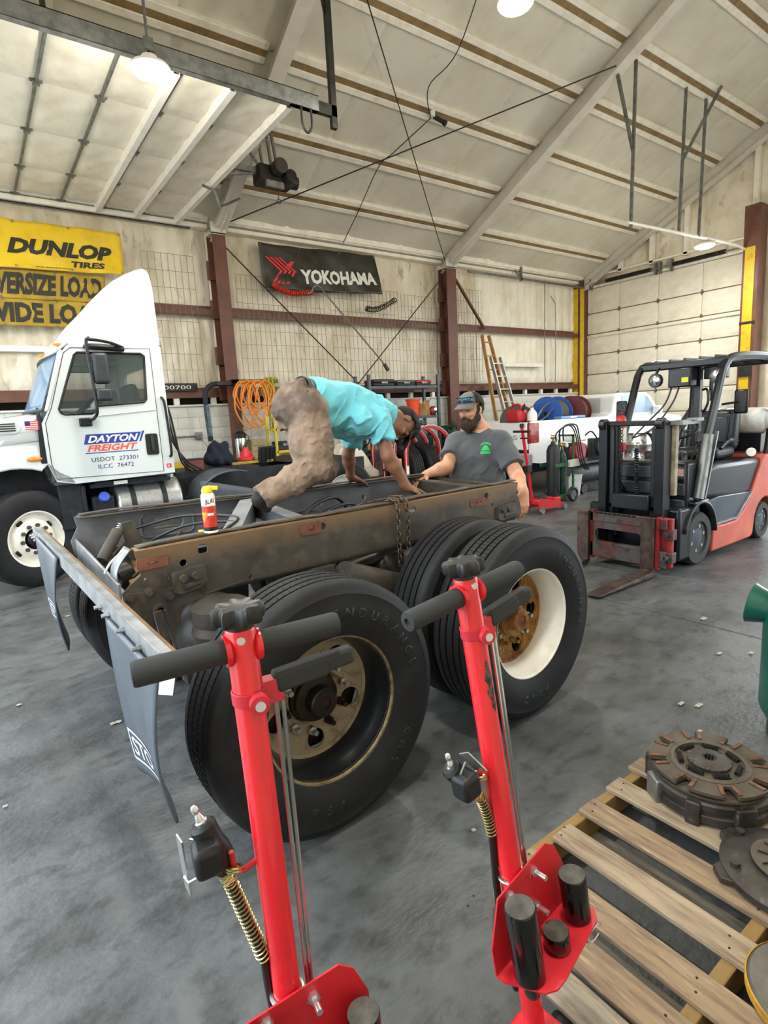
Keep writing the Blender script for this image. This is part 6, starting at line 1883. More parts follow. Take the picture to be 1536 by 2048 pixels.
# T-shirt
hemL, hemR = shL.lerp(elL, .82), shR.lerp(elR, .62)
def shirt_wr2(G):
    lo = np.clip((1.42 - G[:, 2]) * 3, .1, 1)
    return lo * (.012 * folds(G, 21, 22, 55, (.25, -.3, 1), .45) + .005 * waves(G, 22, 16, 40, (0, 0, 1))) + .0015 * waves(G, 23, 50, 90)
st = [cone(neck + V((.0, .0, .03)), chest, .07, .165, k=.05, flat=(f2, .78)), cone(chest + l2 * .075, belly + l2 * .07, .14, .148, k=.06), cone(chest - l2 * .075, belly - l2 * .07, .14, .148, k=.06),
      cone(belly + l2 * .06, pelv + l2 * .06, .15, .155, k=.05, cut=[(tuple(pelv + V((0, 0, -.04))), (0, 0, -1))]), cone(belly - l2 * .06, pelv - l2 * .06, .15, .155, k=.05, cut=[(tuple(pelv + V((0, 0, -.04))), (0, 0, -1))]),
      cone(neck + V((0, 0, .0)), shL, .058, .08, k=.05), cone(neck + V((0, 0, .0)), shR, .058, .08, k=.05),
      cone(shL, hemL + (hemL - shL) * .3, .085, .092, k=.04, cut=[(tuple(hemL), tuple(elL - shL))]), cone(shR, hemR + (hemR - shR) * .3, .083, .088, k=.04, cut=[(tuple(hemR), tuple(elR - shR))])]
tee = sdf_obj('shirt', st, .0088, m_char, p2m, shirt_wr2, relax=2)
B().torus(neck + V((-.008, -.006, .062)), .066, .009, (-.25, -.19, 1), 32, 8).build('collar', m_char, p2m, world=True)
tl = []
for sgn in (-1, 1):
    h_ = pelv + l2 * .1 * sgn
    kn_ = h_ + V((-.02, -.02, -.42)) + l2 * .02 * sgn
    ank = kn_ + V((.06, .05, -.41))
    tl += [cone(pelv + V((0, 0, .02)), h_, .13, .12, k=.05), cone(h_, kn_, .11, .08, k=.04), cone(kn_, ank, .08, .065, k=.03)]
    sdf_obj('boot', [cone(ank + V((0, 0, -.03)), ank + V((0, 0, .05)), .05, .05), cone((ank.x, ank.y, .05), (ank.x - .16, ank.y - .12, .045), .048, .042, k=.03)], .01, m_boot, p2m)
sdf_obj('trousers', tl, .012, m_jeans, p2m, trouser_wr)
# green print on the chest: an arc, a sitting figure and a bar, laid on the cloth
m_logo = mat('print_green', '#2fae62', .8)
dg = bpy.context.evaluated_depsgraph_get()
_bvh = None
from mathutils.bvhtree import BVHTree
_bvh = BVHTree.FromPolygons([v.co for v in tee.data.vertices], [p.vertices for p in tee.data.polygons])
def on_shirt(q):
    h = _bvh.ray_cast(V(q) + f2 * .5, -f2)
    return (h[0] + f2 * .0025) if h[0] else V(q) + f2 * .17
lc = chest + l2 * .085 + V((0, 0, .075))
def lp2(x, z):
    return on_shirt(lc + l2 * x + V((0, 0, z)))
lg = B()
def logo_poly(fn, nu, nv):
    lg.grid(fn, nu, nv)
logo_poly(lambda u, v: tuple(lp2(.042 * (u * 2 - 1) * (1 - .12 * v), -.042 + .022 * v)), 10, 3)
logo_poly(lambda u, v: tuple(lp2(.042 * (u * 2 - 1), .034 + .012 * v - .014 * (u * 2 - 1) ** 2)), 10, 2)
logo_poly(lambda u, v: tuple(lp2(.036 * (u * 2 - 1) * (1 - v * .75) , -.014 + .04 * v)), 8, 5)
lg.build('shirt_print', m_logo, p2m, world=True, smooth=80)
# ------------------------------------------------------------------ banners on the back wall
m_bany = mat('banner_yellow', '#e8c21c', .5, col2='#d3a916', scale=4, lo=.45, hi=.75)
m_bany2 = mat('banner_yellow_faded', '#b5942f', .7, col2='#8f7426', scale=4, lo=.4, hi=.7)
m_bank = mat('banner_black', '#26241d', .35, col2='#3a372c', scale=5)
m_lett = mat('banner_letter_dark', '#2b2a22', .6)
m_lettw = mat('banner_letter_white', '#e4e2da', .5)
m_yred = mat('banner_red', '#d8323a', .5)
def banner(name, label, corners, m, y, amp, k, n=(40, 16)):
    """cloth sheet between four (x, z) corners: top-left, top-right, bottom-right, bottom-left"""
    t = thing(name, label, 'banner', (corners[3][0], y, corners[3][1]))
    def pos(u, v, off=0):
        a = [corners[0][i] * (1 - u) + corners[1][i] * u for i in (0, 1)]
        b = [corners[3][i] * (1 - u) + corners[2][i] * u for i in (0, 1)]
        x, z = [a[i] * (1 - v) + b[i] * v for i in (0, 1)]
        d = amp * (sin(u * 9 + v * 4 + k) + .7 * sin(u * 21 - v * 6 + k) * v + .8 * nz(u * 6, v * 3, k)) + amp * 1.2 * v
        return (x, y - .02 - d * .6 - off - amp, z - .012 * sin(pi * 4 * u) ** 2 * (1 - v))
    B().grid(pos, *n).build('cloth', m, t, world=True, smooth=80, thick=.004)
    def letters(nm, s, u0, v0, u1, v1, mm, shear=0, bold=.02, tilt=0):
        vs, fs = text_mesh(s, w=1, h=1, shear=shear, bold=bold, res=2)
        return B().add([pos(u0 + (u1 - u0) * p[0], v1 + (v0 - v1) * p[1] - tilt * p[0], .008) for p in vs], fs).build(nm, mm, t, world=True, smooth=0)
    for u in (.015, .33, .66, .985):
        for v in (.04, .96):
            B().torus(pos(u, v, .008), .016, .004, (0, 1, 0), 12, 5).build('eyelet', m_galv, t, world=True)
    return t, pos, letters
t, pos, let = banner('tyre_banner', 'bright yellow tyre banner high on the wall above the truck fairing', [(.25, 4.82), (2.48, 4.81), (2.46, 4.16), (.2, 4.09)], m_bany, 10.45, .03, 1)
let('banner_letters', 'DUNLOP', .285, .36, .93, .70, m_lett, .25, .055)
let('banner_letters', 'TIRES', .66, .76, .875, .90, m_lett, .15, .045)
let('banner_letters', 'www.dunloptires.com', .44, .925, .67, .965, m_lett)
B().add([pos(.225 + .02 * cos(a), .42 + .12 * sin(a), .008) for a in [2 * pi * i / 12 for i in range(12)]], [tuple(range(12))]).build('red_mark', m_yred, t, world=True, smooth=0)
t, pos, let = banner('load_banner', 'dirty yellow oversize load banner with heavy dark capitals', [(.05, 4.12), (2.18, 4.13), (2.12, 3.70), (.0, 3.68)], m_bany2, 10.49, .014, 4)
let('banner_letters', 'OVERSIZE LOAD', .215, .10, .975, .86, m_lett, 0, .05)
t, pos, let = banner('load_banner', 'dirty yellow wide load banner partly hidden by the roof fairing', [(.0, 3.69), (2.15, 3.70), (2.1, 3.30), (.0, 3.28)], m_bany2, 10.48, .012, 7)
let('banner_letters', 'WIDE LOAD', .205, .12, .99, .88, m_lett, 0, .05)
t, pos, let = banner('tyre_banner', 'black tyre banner with white lettering and red chevrons on the middle bay', [(4.9, 4.98), (7.6, 5.05), (7.74, 4.26), (4.98, 4.12)], m_bank, 10.45, .03, 2, (54, 18))
let('banner_letters', 'YOKOHAMA', .295, .50, .965, .83, m_lettw, 0, .045, .06)
for k in range(4):
    a = .035 + k * .035
    for s in (0, 1):
        pts = [(a, .27), (a + .02, .27), (a + .125, .57), (a + .105, .57)] if not s else [(a + .105, .55), (a + .125, .55), (a + .04, .85), (a + .02, .85)]
        B().add([pos(u, v + .02 * k * 0, .008) for u, v in pts], [(0, 1, 2, 3)]).build('chevron', m_yred, t, world=True, smooth=0)
for k in range(2):
    B().add([pos(u, v, .008) for u, v in ((.17 + k * .03, .5), (.19 + k * .03, .5), (.255 + k * .01, .34), (.235 + k * .01, .34))], [(0, 1, 2, 3)]).build('chevron', m_yred, t, world=True, smooth=0)

# ------------------------------------------------------------------ wire grids and wall hangings
for i, (x0, x1, z0, z1, lab) in enumerate(((2.78, 3.66, 2.36, 4.6, 'wire grid panel on the wall behind the cab'), (4.42, 6.3, 2.36, 4.38, 'wide wire grid panel under the black banner, left'), (6.46, 8.23, 2.36, 4.36, 'wide wire grid panel behind the leaning pole'), (8.33, 9.44, 2.36, 4.32, 'narrow wire grid panel left of the middle column'), (10.0, 10.9, 2.36, 4.6, 'wire grid panel right of the middle column'))):
    b = B()
    n = int((x1 - x0) / .1)
    for k in range(n + 1):
        x = x0 + (x1 - x0) * k / n
        b.bar((x, 10.47, z0), (x, 10.47, z1), .006, .006)
    for k in range(9):
        z = z0 + (z1 - z0) * k / 8
        b.bar((x0, 10.464, z), (x1, 10.464, z), .006, .006)
    tag(b.build('wire_grid', m_wire, smooth=0), lab, 'wire grid', 'wire grids on the back wall')
def thing_mesh(name, label, cat, b, m, **k):
    return tag(b.build(name, m, **k), label, cat)
po = thing('hook_pole', 'long steel pole with hooked ends leaning across the wire grids', 'pole', (6.1, 10.38, 4.2))
B().tube([(6.12, 10.22, 4.2), (7.62, 10.22, 2.72)], .016, 7).build('shaft', m_galv, po, world=True)
B().tube(spline([(6.12, 10.22, 4.2), (6.05, 10.22, 4.26), (5.96, 10.24, 4.24), (5.9, 10.26, 4.14), (5.82, 10.28, 4.1)], 6), .014, 7).build('hook', m_galv, po, world=True)
B().bar((7.58, 10.22, 2.76), (7.68, 10.22, 2.62), .05, .06).build('foot', m_dsteel, po, world=True)
def coil(name, label, pts, turns, R, r, m):
    P = spline(pts, 30)
    out, x = [], None
    k = len(P)
    xx = basis(P[1] - P[0])[0]
    for i in range(k - 1):
        d = (P[i + 1] - P[i]).normalized()
        xx = (xx - d * xx.dot(d)).normalized()
        yy = d.cross(xx)
        for j in range(max(1, int(turns * 10 / k))):
            a = 2 * pi * turns * (i + j / max(1, int(turns * 10 / k))) / k
            out.append(P[i].lerp(P[i + 1], j / max(1, int(turns * 10 / k))) + (xx * cos(a) + yy * sin(a)) * R)
    return thing_mesh(name, label, 'hose', B().tube(out, r, 5), m)
coil('coiled_hose', 'red coiled air hose hanging below the black banner', [(5.12, 10.34, 4.24), (5.3, 10.34, 4.14), (5.6, 10.34, 4.1), (5.98, 10.34, 4.16)], 24, .05, .012, mat('coil_red', '#c03426', .4))
coil('coiled_hose', 'dark grey coiled hose hooked on the wire grid', [(7.28, 10.36, 3.93), (7.5, 10.36, 3.92), (7.8, 10.36, 4.02), (8.1, 10.36, 4.18)], 17, .055, .011, m_dsteel)
rod('wall_brace', 'thin brace rod slanting down from the left column', [(4.2, 10.3, 4.8), (7.0, 10.4, 2.36)], .012, m_dsteel, 'rod')
rod('wall_brace', 'thin brace rod slanting down from the middle column', [(9.5, 10.3, 4.8), (7.0, 10.42, 2.36)], .012, m_dsteel, 'rod')
thing_mesh('knee_brace', 'brown diagonal angle brace right of the middle column', 'brace', B().bar((9.9, 10.32, 4.75), (10.95, 10.42, 3.68), .06, .05), m_primer)
rod('conduit', 'thin grey conduit running down the right bay', [(13.45, 10.5, 5.1), (13.43, 10.5, 2.6), (13.4, 10.45, 2.35)], .012, m_galv, 'conduit')
rod('conduit', 'thin grey cord with bent top on the right bay', [(13.7, 10.5, 4.7), (13.82, 10.48, 4.55), (13.9, 10.48, 4.3), (13.88, 10.48, 2.3)], .012, m_galv, 'conduit', curve=6)
thing_mesh('cable_tray', 'grey horizontal track along the top of the right bay', 'track', B().bx(10.4, 15.1, 10.36, 10.42, 4.98, 5.03).bx(12.3, 12.36, 10.36, 10.42, 4.95, 5.3).bar((12.1, 10.39, 5.2), (12.33, 10.39, 5.0), .04, .03), m_galv)
lp3 = thing('number_sign', 'black number plate sign standing on the wall ledge behind the cab', 'sign', (3.1, 10.46, 2.27))
B().bx(-.35, .4, -.01, .015, 0, .14).build('board', m_hose, lp3)
vs, fs = text_mesh('00700', w=.48, h=.065)
B().add([(-.2 + p[0], -.014, .035 + p[1]) for p in vs], fs).build('sign_digits', m_lettw, lp3, smooth=0)
ex = thing('exhaust_pipe', 'bent dark pipe hanging beside the orange hose', 'pipe', (3.5, 10.05, 1.36))
B().tube(spline([(3.95, 10.05, 2.36), (3.68, 10.05, 2.36), (3.53, 10.05, 2.28), (3.48, 10.05, 2.1), (3.5, 10.05, 1.36)], 8), .045, 10).build('pipe', m_under, ex, world=True)
B().tube([(3.482, 10.05, 2.0), (3.498, 10.05, 1.45)], .047, 10).build('worn_sleeve', mat('pipe_teal', '#5f7f88', .5, col2='#3c4a50', scale=20), ex, world=True)
B().bx(3.7, 3.96, 10.0, 10.4, 2.34, 2.40).build('wall_bracket', m_dsteel, ex, world=True)
ob = thing('outlet_box', 'small grey electrical outlet box on the block wall', 'outlet', (3.45, 10.52, 1.46))
B().box((0, 0, 0), (.13, .06, .14)).build('box', m_galv, ob, bevel=.008)
B().cyl((.0, -.03, .0), (.0, -.06, -.01), .045).build('plug', mat('plug_grey', '#8a8a86', .5), ob)
B().tube([(-.06, 0, 0), (-.9, 0, .0)], .014, 7).build('conduit', m_galv, ob)
B().tube(spline([(.0, -.06, -.02), (.1, -.1, -.2), (.16, -.3, -.4)], 5), .006, 5).build('cord', m_galv, ob)

# orange hose and yellow cord on the column hanger
hgr = thing('hose_hanger', 'dark bracket bar on the left column that carries the coils', 'bracket', (4.1, 10.2, 2.4))
B().bx(-.05, .85, -.1, -.04, -.03, .04).bx(-.05, .05, -.1, .08, -.05, .05).build('bar', m_dsteel, hgr)
hz = thing('air_hose_coil', 'bright orange air hose coiled on the column hanger', 'hose', (4.3, 10.02, 2.4))
m_oh = mat('hose_orange', '#ea8a2e', .4)
rnd = random.Random(4)
for k in range(11):
    w, h = .16 + rnd.random() * .2, .45 + rnd.random() * .55
    x0 = -.2 + k * .05
    dy = rnd.random() * .1
    P = [(x0, -dy, .0), (x0 - w * .55, -dy, -.12), (x0 - w * .8, -dy - .02, -h * .55), (x0 - w * .2, -dy, -h), (x0 + w * .4, -dy, -h * .85), (x0 + w * .75, -dy - .02, -h * .4), (x0 + w * .5, -dy, -.05)]
    P = [(a * .9, b, max(c, -.82)) for a, b, c in P]
    B().tube(spline(P, 7, True), .014, 6, closed=True).build('hose_loop', m_oh, hz)
yc = thing('extension_cord', 'tangled yellow extension cord hanging beside the orange hose', 'cord', (4.75, 10.02, 2.45))
m_yc = mat('cord_yellow', '#b3a42a', .5)
for k in range(13):
    w, h = .04 + rnd.random() * .07, .55 + rnd.random() * .45
    dx, dy = -.1 + rnd.random() * .2, rnd.random() * .1
    P = [(dx, -dy, .02), (dx - w, -dy, -h * .3), (dx - w * .4 + .05 * rnd.random(), -dy, -h * .65), (dx, -dy, -h), (dx + w, -dy, -h * .6), (dx + w * .5, -dy, -h * .25)]
    B().tube(spline(P, 6, True), .008, 5, closed=True).build('cord_loop', m_yc, yc)

# ------------------------------------------------------------------ bench and things along the back wall
m_bench = mat('bench_dark', '#3a3a38', .6, col2='#2a2a28', scale=5)
m_beige = mat('cabinet_beige', '#a89c74', .5, col2='#8f845f', scale=5)
wb = thing('workbench', 'dark steel workbench along the back wall', 'bench', (6.4, 10.0, 0))
B().bx(-.4, .42, -.3, .25, .82, .88).build('bench_top', m_bench, wb, bevel=.008)
for x in (-.35, .37):
    for y in (-.24, .2):
        B().bx(x - .03, x + .03, y - .03, y + .03, 0, .82).build('leg', m_bench, wb)
sp_ = thing('pressure_sprayer', 'polished steel pressure sprayer with black collar beside the column', 'sprayer', (3.99, 9.88, .88))
B().lathe([(.09, 0), (.1, .02), (.1, .5), (.09, .56), (.05, .6)], n=28).build('tank', m_chrome, sp_)
B().lathe([(.102, .5), (.104, .5), (.104, .58), (.07, .62), (.03, .63), (.03, .6)], n=24).build('collar', m_hose, sp_)
B().tube(spline([(.0, 0, .62), (.0, 0, .7), (.04, 0, .74), (.08, 0, .7)], 5), .01).tube(spline([(.05, -.05, .6), (.12, -.1, .5), (.02, -.12, .35), (-.08, -.1, .3)], 6), .009).build('hose', m_hose, sp_)
dc = thing('drawer_cabinet', 'small beige metal drawer cabinet on the bench', 'cabinet', (4.29, 9.95, .88))
B().bx(-.12, .16, -.12, .14, 0, .46).build('body', m_beige, dc, bevel=.006)
for k in range(4):
    d = B().bx(-.105, .145, -.13, -.12, .02 + k * .11, .115 + k * .11).build('drawer', m_beige, dc, bevel=.004)
    B().bx(0, .05, -.14, -.13, .06 + k * .11, .07 + k * .11).build('pull', m_galv, d)
yr = thing('steel_rack', 'yellow steel rack with cluttered shelves by the bench', 'rack', (5.0, 9.65, 0))
m_yr = mat('rack_yellow', '#cdb52d', .5)
for x in (-.5, .55):
    for y in (-.18, .18):
        B().bx(x - .02, x + .02, y - .02, y + .02, 0, 1.75).build('post', m_yr, yr)
for z in (.35, 1.1, 1.5):
    B().bx(-.5, .55, -.2, .2, z - .02, z + .02).build('shelf', m_yr, yr)
m_cart = [mat('case_black', '#1f2022', .5), mat('case_grey', '#55585c', .5), mat('box_card', '#a07c4e', .8), mat('bin_magenta', '#8a2a4e', .5), mat('case_red', '#a23430', .5), mat('bin_green', '#2f5a46', .5)]
for k, (x, z, w, h, d, mi_, lab) in enumerate(((-.3, 1.12, .3, .16, .25, 0, 'black case on the lower rack shelf'), (.1, 1.12, .28, .12, .25, 3, 'magenta bin on the yellow rack shelf'), (.38, 1.12, .2, .2, .25, 0, 'tall black case at the right of the yellow rack'), (-.2, 1.52, .4, .1, .3, 1, 'flat grey tool tray on top of the yellow rack'), (.25, 1.52, .3, .14, .3, 2, 'brown card box on top of the yellow rack'))):
    c = thing('storage_case', lab, 'case', (5.0 + x, 9.65, z))
    B().bx(-w / 2, w / 2, -d / 2, d / 2, 0, h * .7).build('case_body', m_cart[mi_], c, bevel=.012)
    B().bx(-w / 2 - .005, w / 2 + .005, -d / 2 - .005, d / 2 + .005, h * .7, h).build('lid', m_cart[mi_], c, bevel=.012)
    B().bx(-.05, .05, -d / 2 - .02, -d / 2 - .005, h * .5, h * .75).build('latch', m_galv, c)
tcb = thing('tool_cabinet', 'low dark steel cabinet by the left column carrying sprayer and drawers', 'cabinet', (4.2, 9.95, 0))
B().bx(-.32, .25, -.25, .18, 0, .88).build('body', m_bench, tcb, bevel=.01)
for k in range(3):
    dd_ = B().bx(-.3, .23, -.262, -.25, .06 + k * .27, .3 + k * .27).build('drawer', m_bench, tcb, bevel=.006)
    B().bx(-.1, .14, -.28, -.262, .2 + k * .27, .22 + k * .27).build('pull', m_galv, dd_)
# open shelf unit
m_shelf = mat('shelf_steel', '#565a60', .45, .3, col2='#464a4f', scale=6)
su = thing('shelf_unit', 'grey open steel shelf unit left of the middle column', 'shelf', (8.0, 10.05, 0))
for x in (-1.15, .75):
    for y in (-.25, .25):
        B().bx(x - .03, x + .03, y - .03, y + .03, 0, 2.5).build('post', m_shelf, su)
for z in (.3, .9, 1.58, 2.24):
    B().bx(-1.15, .75, -.27, .27, z - .035, z + .025).build('shelf', m_shelf, su, bevel=.005)
for k, (x, w, h, mi_, lab) in enumerate(((-.75, .55, .14, 0, 'black tool case on the top shelf behind the crouching man'), (-.15, .5, .12, 1, 'grey tool case in the middle of the top shelf'), (.35, .42, .12, 4, 'dark red-trimmed tool case on the top shelf'), (-.9, .3, .3, 2, 'brown carton on the middle shelf'), (-.35, .3, .2, 5, 'green bin on the middle shelf'))):
    zz = 2.265 if k < 3 else 1.605
    c = thing('tool_case', lab, 'case', (8.0 + x, 9.98, zz))
    B().bx(-w / 2, w / 2, -.18, .18, 0, h * .48).build('case_body', m_cart[0 if k < 3 else mi_], c, bevel=.02)
    B().bx(-w / 2, w / 2, -.18, .18, h * .5, h).build('lid', m_cart[mi_], c, bevel=.02)
    B().bx(-.08, .08, -.2, -.18, h * .38, h * .62).build('latch', m_galv, c)
bk = thing('bucket', 'bright orange plastic bucket on the middle shelf', 'bucket', (8.1, 9.92, 1.605))
B().lathe([(.11, 0), (.115, .005), (.15, .33), (.165, .335), (.165, .36), (.15, .37), (.145, .36), (.108, .02)], n=28, cap=False).build('pail', mat('bucket_orange', '#e8501f', .4), bk)
B().lathe([(.166, .34), (.17, .34), (.17, .355), (.166, .355)], n=24, closed=True).tube(spline([(.165, 0, .34), (.1, -.12, .25), (-.1, -.12, .25), (-.165, 0, .34)], 6), .005).build('rim_and_bail', mat('bucket_orange', '#e8501f', .4), bk)
pb_ = thing('paper_bag', 'crumpled brown paper bag beside the orange bucket', 'bag', (8.4, 9.9, 1.605))
B().grid(lambda u, v: ((.15 - .03 * v + .015 * sin(u * 40)) * cos(2 * pi * u), (.11 + .015 * sin(u * 31 + v * 9)) * sin(2 * pi * u), .3 * v + (.04 * sin(u * 20) if v > .9 else 0)), 32, 8, True).build('bag_body', mat('paper_brown', '#a3804f', .85, col2='#8b6a3e', scale=9), pb_)
B().grid(lambda u, v: (.05 + .14 * u, -.06 + .1 * v, .3 + .08 * u - .1 * v + .02 * sin(9 * u)), 6, 5).build('bag_flap', mat('paper_brown', '#a3804f'), pb_, thick=.004)
rl = thing('work_light', 'small red round work light at the shelf end', 'lamp', (8.66, 9.9, 1.605))
B().ball((0, 0, .1), (.1, .09, .1)).build('housing', mat('light_red', '#a8301f', .4), rl)
B().lathe([(.06, 0), (.055, -.03), (.001, -.035)], (0, -.07, .1), (0, 1, 0), 16).build('lens', m_chrome, rl)
B().lathe([(.07, 0), (.06, .02), (.02, .03)], (0, 0, 0), n=16).build('foot', m_hose, rl)
# machines on the lower shelf and floor
def engine(name, label, p, m1, m2, s=1.0, rz=0):
    t = thing(name, label, 'engine', p, rz)
    B().bx(-.25 * s, .25 * s, -.18 * s, .18 * s, 0, .22 * s).build('block', m1, t, bevel=.03)
    B().cyl((-.3 * s, 0, .3 * s), (.12 * s, 0, .3 * s), .15 * s, n=20).build('housing', m2, t, bevel=.02)
    B().cyl((.12 * s, 0, .3 * s), (.2 * s, 0, .3 * s), .17 * s, n=20).build('fan_cover', m1, t, bevel=.02)
    for k in range(5):
        B().bx((-.26 + k * .07) * s, (-.23 + k * .07) * s, -.16 * s, .16 * s, .44 * s, .49 * s).build('fin', m1, t)
    B().cyl((.0, -.1 * s, .45 * s), (.0, -.1 * s, .58 * s), .05 * s).build('filter', m2, t)
    B().tube(spline([(-.25 * s, -.1 * s, .2 * s), (-.35 * s, -.2 * s, .3 * s), (-.2 * s, -.22 * s, .45 * s), (0, -.18 * s, .42 * s)], 6), .018 * s).build('pipe', m_hose, t)
    return t
m_gm = mat('motor_green', '#2f4f40', .45, .2, col2='#233b30', scale=8)
engine('engine_block', 'black engine with pale labels on the shelf behind the red cage', (8.25, 9.9, .925), m_cart[0], m_cart[1], 1.0)
engine('electric_motor', 'dark green electric motor beside the brown column', (9.15, 9.85, .9), m_gm, m_gm, .9, .3)
engine('electric_motor', 'green pump motor low behind the crouching man', (6.6, 9.9, .88), m_gm, m_cart[0], .8, 1.1)
tb = thing('trestle_table', 'dark low table under the green motor by the column', 'table', (9.15, 9.85, 0))
B().bx(-.4, .5, -.3, .3, .84, .9).build('table_top', m_bench, tb)
for x in (-.35, .45):
    for y in (-.25, .25):
        B().bx(x - .03, x + .03, y - .03, y + .03, 0, .84).build('leg', m_bench, tb)
# ------------------------------------------------------------------ things on and around the white truck's frame
jk = thing('jacket', 'dark navy jacket heaped on the white truck frame', 'jacket', (3.0, 8.35, 1.03))
def jw(G):
    return .01 * np.sin(G[:, 2] * 30 + 3 * np.sin(G[:, 0] * 14)) + .008 * np.sin(G[:, 0] * 45 + G[:, 2] * 20)
sdf_obj('cloth', [ell((2.98, 8.35, 1.14), (.2, .16, .12), k=.05), cone((2.9, 8.33, 1.2), (2.95, 8.3, 1.34), .11, .07, k=.05), cone((3.05, 8.33, 1.2), (3.08, 8.32, 1.32), .12, .08, k=.05), cone((3.12, 8.28, 1.15), (3.2, 8.25, 1.07), .07, .05, k=.04)], .014, mat('cloth_navy', '#151b2b', .85), jk, jw)
rj = thing('red_funnel', 'red moulded plastic base on the yellow board', 'plastic base', (3.45, 8.4, 1.075))
B().lathe([(.13, 0), (.14, .01), (.14, .04), (.09, .06), (.075, .12), (.05, .16), (.045, .2), (.001, .2)], n=24).build('moulding', mat('plastic_red', '#cf2f33', .4), rj)
B().bx(.03, .1, -.05, .02, .05, .14).build('spout', mat('plastic_red', '#cf2f33'), rj, bevel=.015)
yb_ = thing('yellow_board', 'grubby yellow board lying on the white truck frame', 'board', (3.5, 8.4, 1.03))
B().bx(-.35, .32, -.2, .2, 0, .04).build('board', mat('board_yellow', '#a39222', .7, col2='#6f6420', scale=6), yb_, bevel=.006)
B().bx(-.35, .32, -.203, -.2, .028, .038).build('worn_edge', m_beige, yb_)
bp = thing('black_panel', 'black ribbed panel standing on the truck frame', 'panel', (3.72, 8.2, 1.03))
B().box((.0, 0, .12), (.3, .04, .26), (.2, 0, .1)).build('sheet', m_cart[0], bp, bevel=.01)
for k in range(4):
    B().box((-.1 + k * .07, -.03, .12), (.01, .02, .22), (.2, 0, .1)).build('rib', m_hose, bp)
sb_ = thing('parts_bin', 'small rusty red bin behind the cab', 'bin', (2.5, 8.0, 1.03))
B().bx(-.1, .12, -.1, .1, 0, .16).build('bin_body', mat('bin_rust', '#6e3a34', .6), sb_, bevel=.01)
B().bx(-.105, .125, -.105, .105, .15, .165).build('rim', m_hose, sb_)
lt = thing('loose_tyre', 'loose black tyre leaning behind the crouching man', 'tyre', (3.2, 9.45, .6))
w = bpy.data.objects.new('tyre_carcass', tire_me)
C.objects.link(w)
w.parent = lt
w.rotation_euler = (.25, 0, .3)
B().lathe([(.3, .08), (.25, .0), (.12, -.02)], ax=(0, -1, 0), n=32, cap=False).build('wheel', m_under, lt).rotation_euler = (.25, 0, .3)
hd = thing('bonnet_panel', 'cracked cream bonnet panel lying behind the crouching man', 'panel', (5.85, 9.1, .5))
B().grid(lambda u, v: (-.45 + .9 * u, -.25 + .5 * v, .35 + .32 * sin(pi * min(1, u * 1.15)) - .25 * u * u + .06 * sin(v * 3) + .02 * nz(u * 6, v * 6, 1)), 18, 10).build('shell', mat('panel_cream', '#e0dccb', .4, col2='#b9b29c', scale=6, lo=.5, hi=.7), hd, thick=.012)
B().grid(lambda u, v: (-.45 + .9 * u, -.25, .0 + v * (.35 + .32 * sin(pi * min(1, u * 1.15)) - .25 * u * u)), 18, 5).build('side', mat('panel_cream', '#e0dccb'), hd, thick=.012)
B().bx(-.4, .4, -.2, .2, -.5, .0).build('support_crate', m_cart[2], hd, bevel=.01)
rs = thing('jack_stand', 'red bottle jack post with yellow sleeve near the red cage', 'jack', (6.15, 8.2, 0))
B().bx(-.12, .12, -.12, .12, 0, .04).cyl((0, 0, .04), (0, 0, 1.05), .045).build('post', mat('jackstand_red', '#c92b34', .4), rs)
B().cyl((.09, -.05, .5), (.09, -.05, .86), .07, n=18).build('sleeve', mat('sleeve_yellow', '#dcb92a', .4), rs)
B().cyl((0, 0, 1.05), (0, 0, 1.12), .03).build('saddle', m_white, rs)
B().cyl((-.35, -.2, .7), (.0, 0, .78), .018).build('lever', m_hose, rs)
# stepladder piece seen between the arms
al = thing('folding_ladder', 'small aluminium folding ladder behind the crouching man', 'ladder', (5.72, 9.55, 0))
for x in (-.06, .06):
    B().bar((x * 2, 0, 0), (x, .25, 1.62), .03, .06).build('rail', mat('ladder_pale', '#cfc9a8', .4, .3), al)
for k in range(5):
    B().bar((-.1 + k * .01, .03 + k * .045, .25 + k * .28), (.1 - k * .01, .03 + k * .045, .25 + k * .28), .03, .02).build('rung', m_galv, al)
# ------------------------------------------------------------------ red tyre inflation cage
m_cage = mat('cage_red', '#b3262f', .4, col2='#8f1f27', scale=6)
cg = thing('inflation_cage', 'red tyre inflation cage made of tall hoops', 'cage', (6.95, 8.6, 0))
for k, y in enumerate((-.5, -.15, .2, .55)):
    P = [(-.55, y, 0), (-.55, y, .6), (-.55, y, .95)] + [(-.55 * cos(a), y, .95 + .45 * sin(a)) for a in [pi * i / 12 for i in range(1, 12)]] + [(.55, y, .95), (.55, y, .6), (.55, y, 0)]
    b = B()
    for s0, s1 in zip(P[:-1], P[1:]):
        b.bar(s0, s1, .055, .055, (0, 1, 0))
    h_ = b.build('hoop', m_cage, cg)
    B().tube([(p[0] * 1.05, p[1] - .03, p[2] + (.03 if abs(p[0]) < .54 else 0)) for p in P], .006, 5).build('hoop_edge', m_white, h_)
    if k in (0,):
        for x in (-.55, .55):
            B().bx(x - .032, x + .032, y - .034, y - .028, .0, .72).build('white_wrap', m_white, h_)
for z in (.25, .62):
    for x in (-.55, .55):
        B().bar((x, -.5, z), (x, .55, z), .025, .025).build('tie_bar', m_galv, cg)
B().bar((-.55, -.5, .2), (.55, .55, .62), .02, .02).build('cross_rod', m_galv, cg)
B().bx(-.6, .6, -.52, .57, 0, .06).build('base', m_cage, cg)
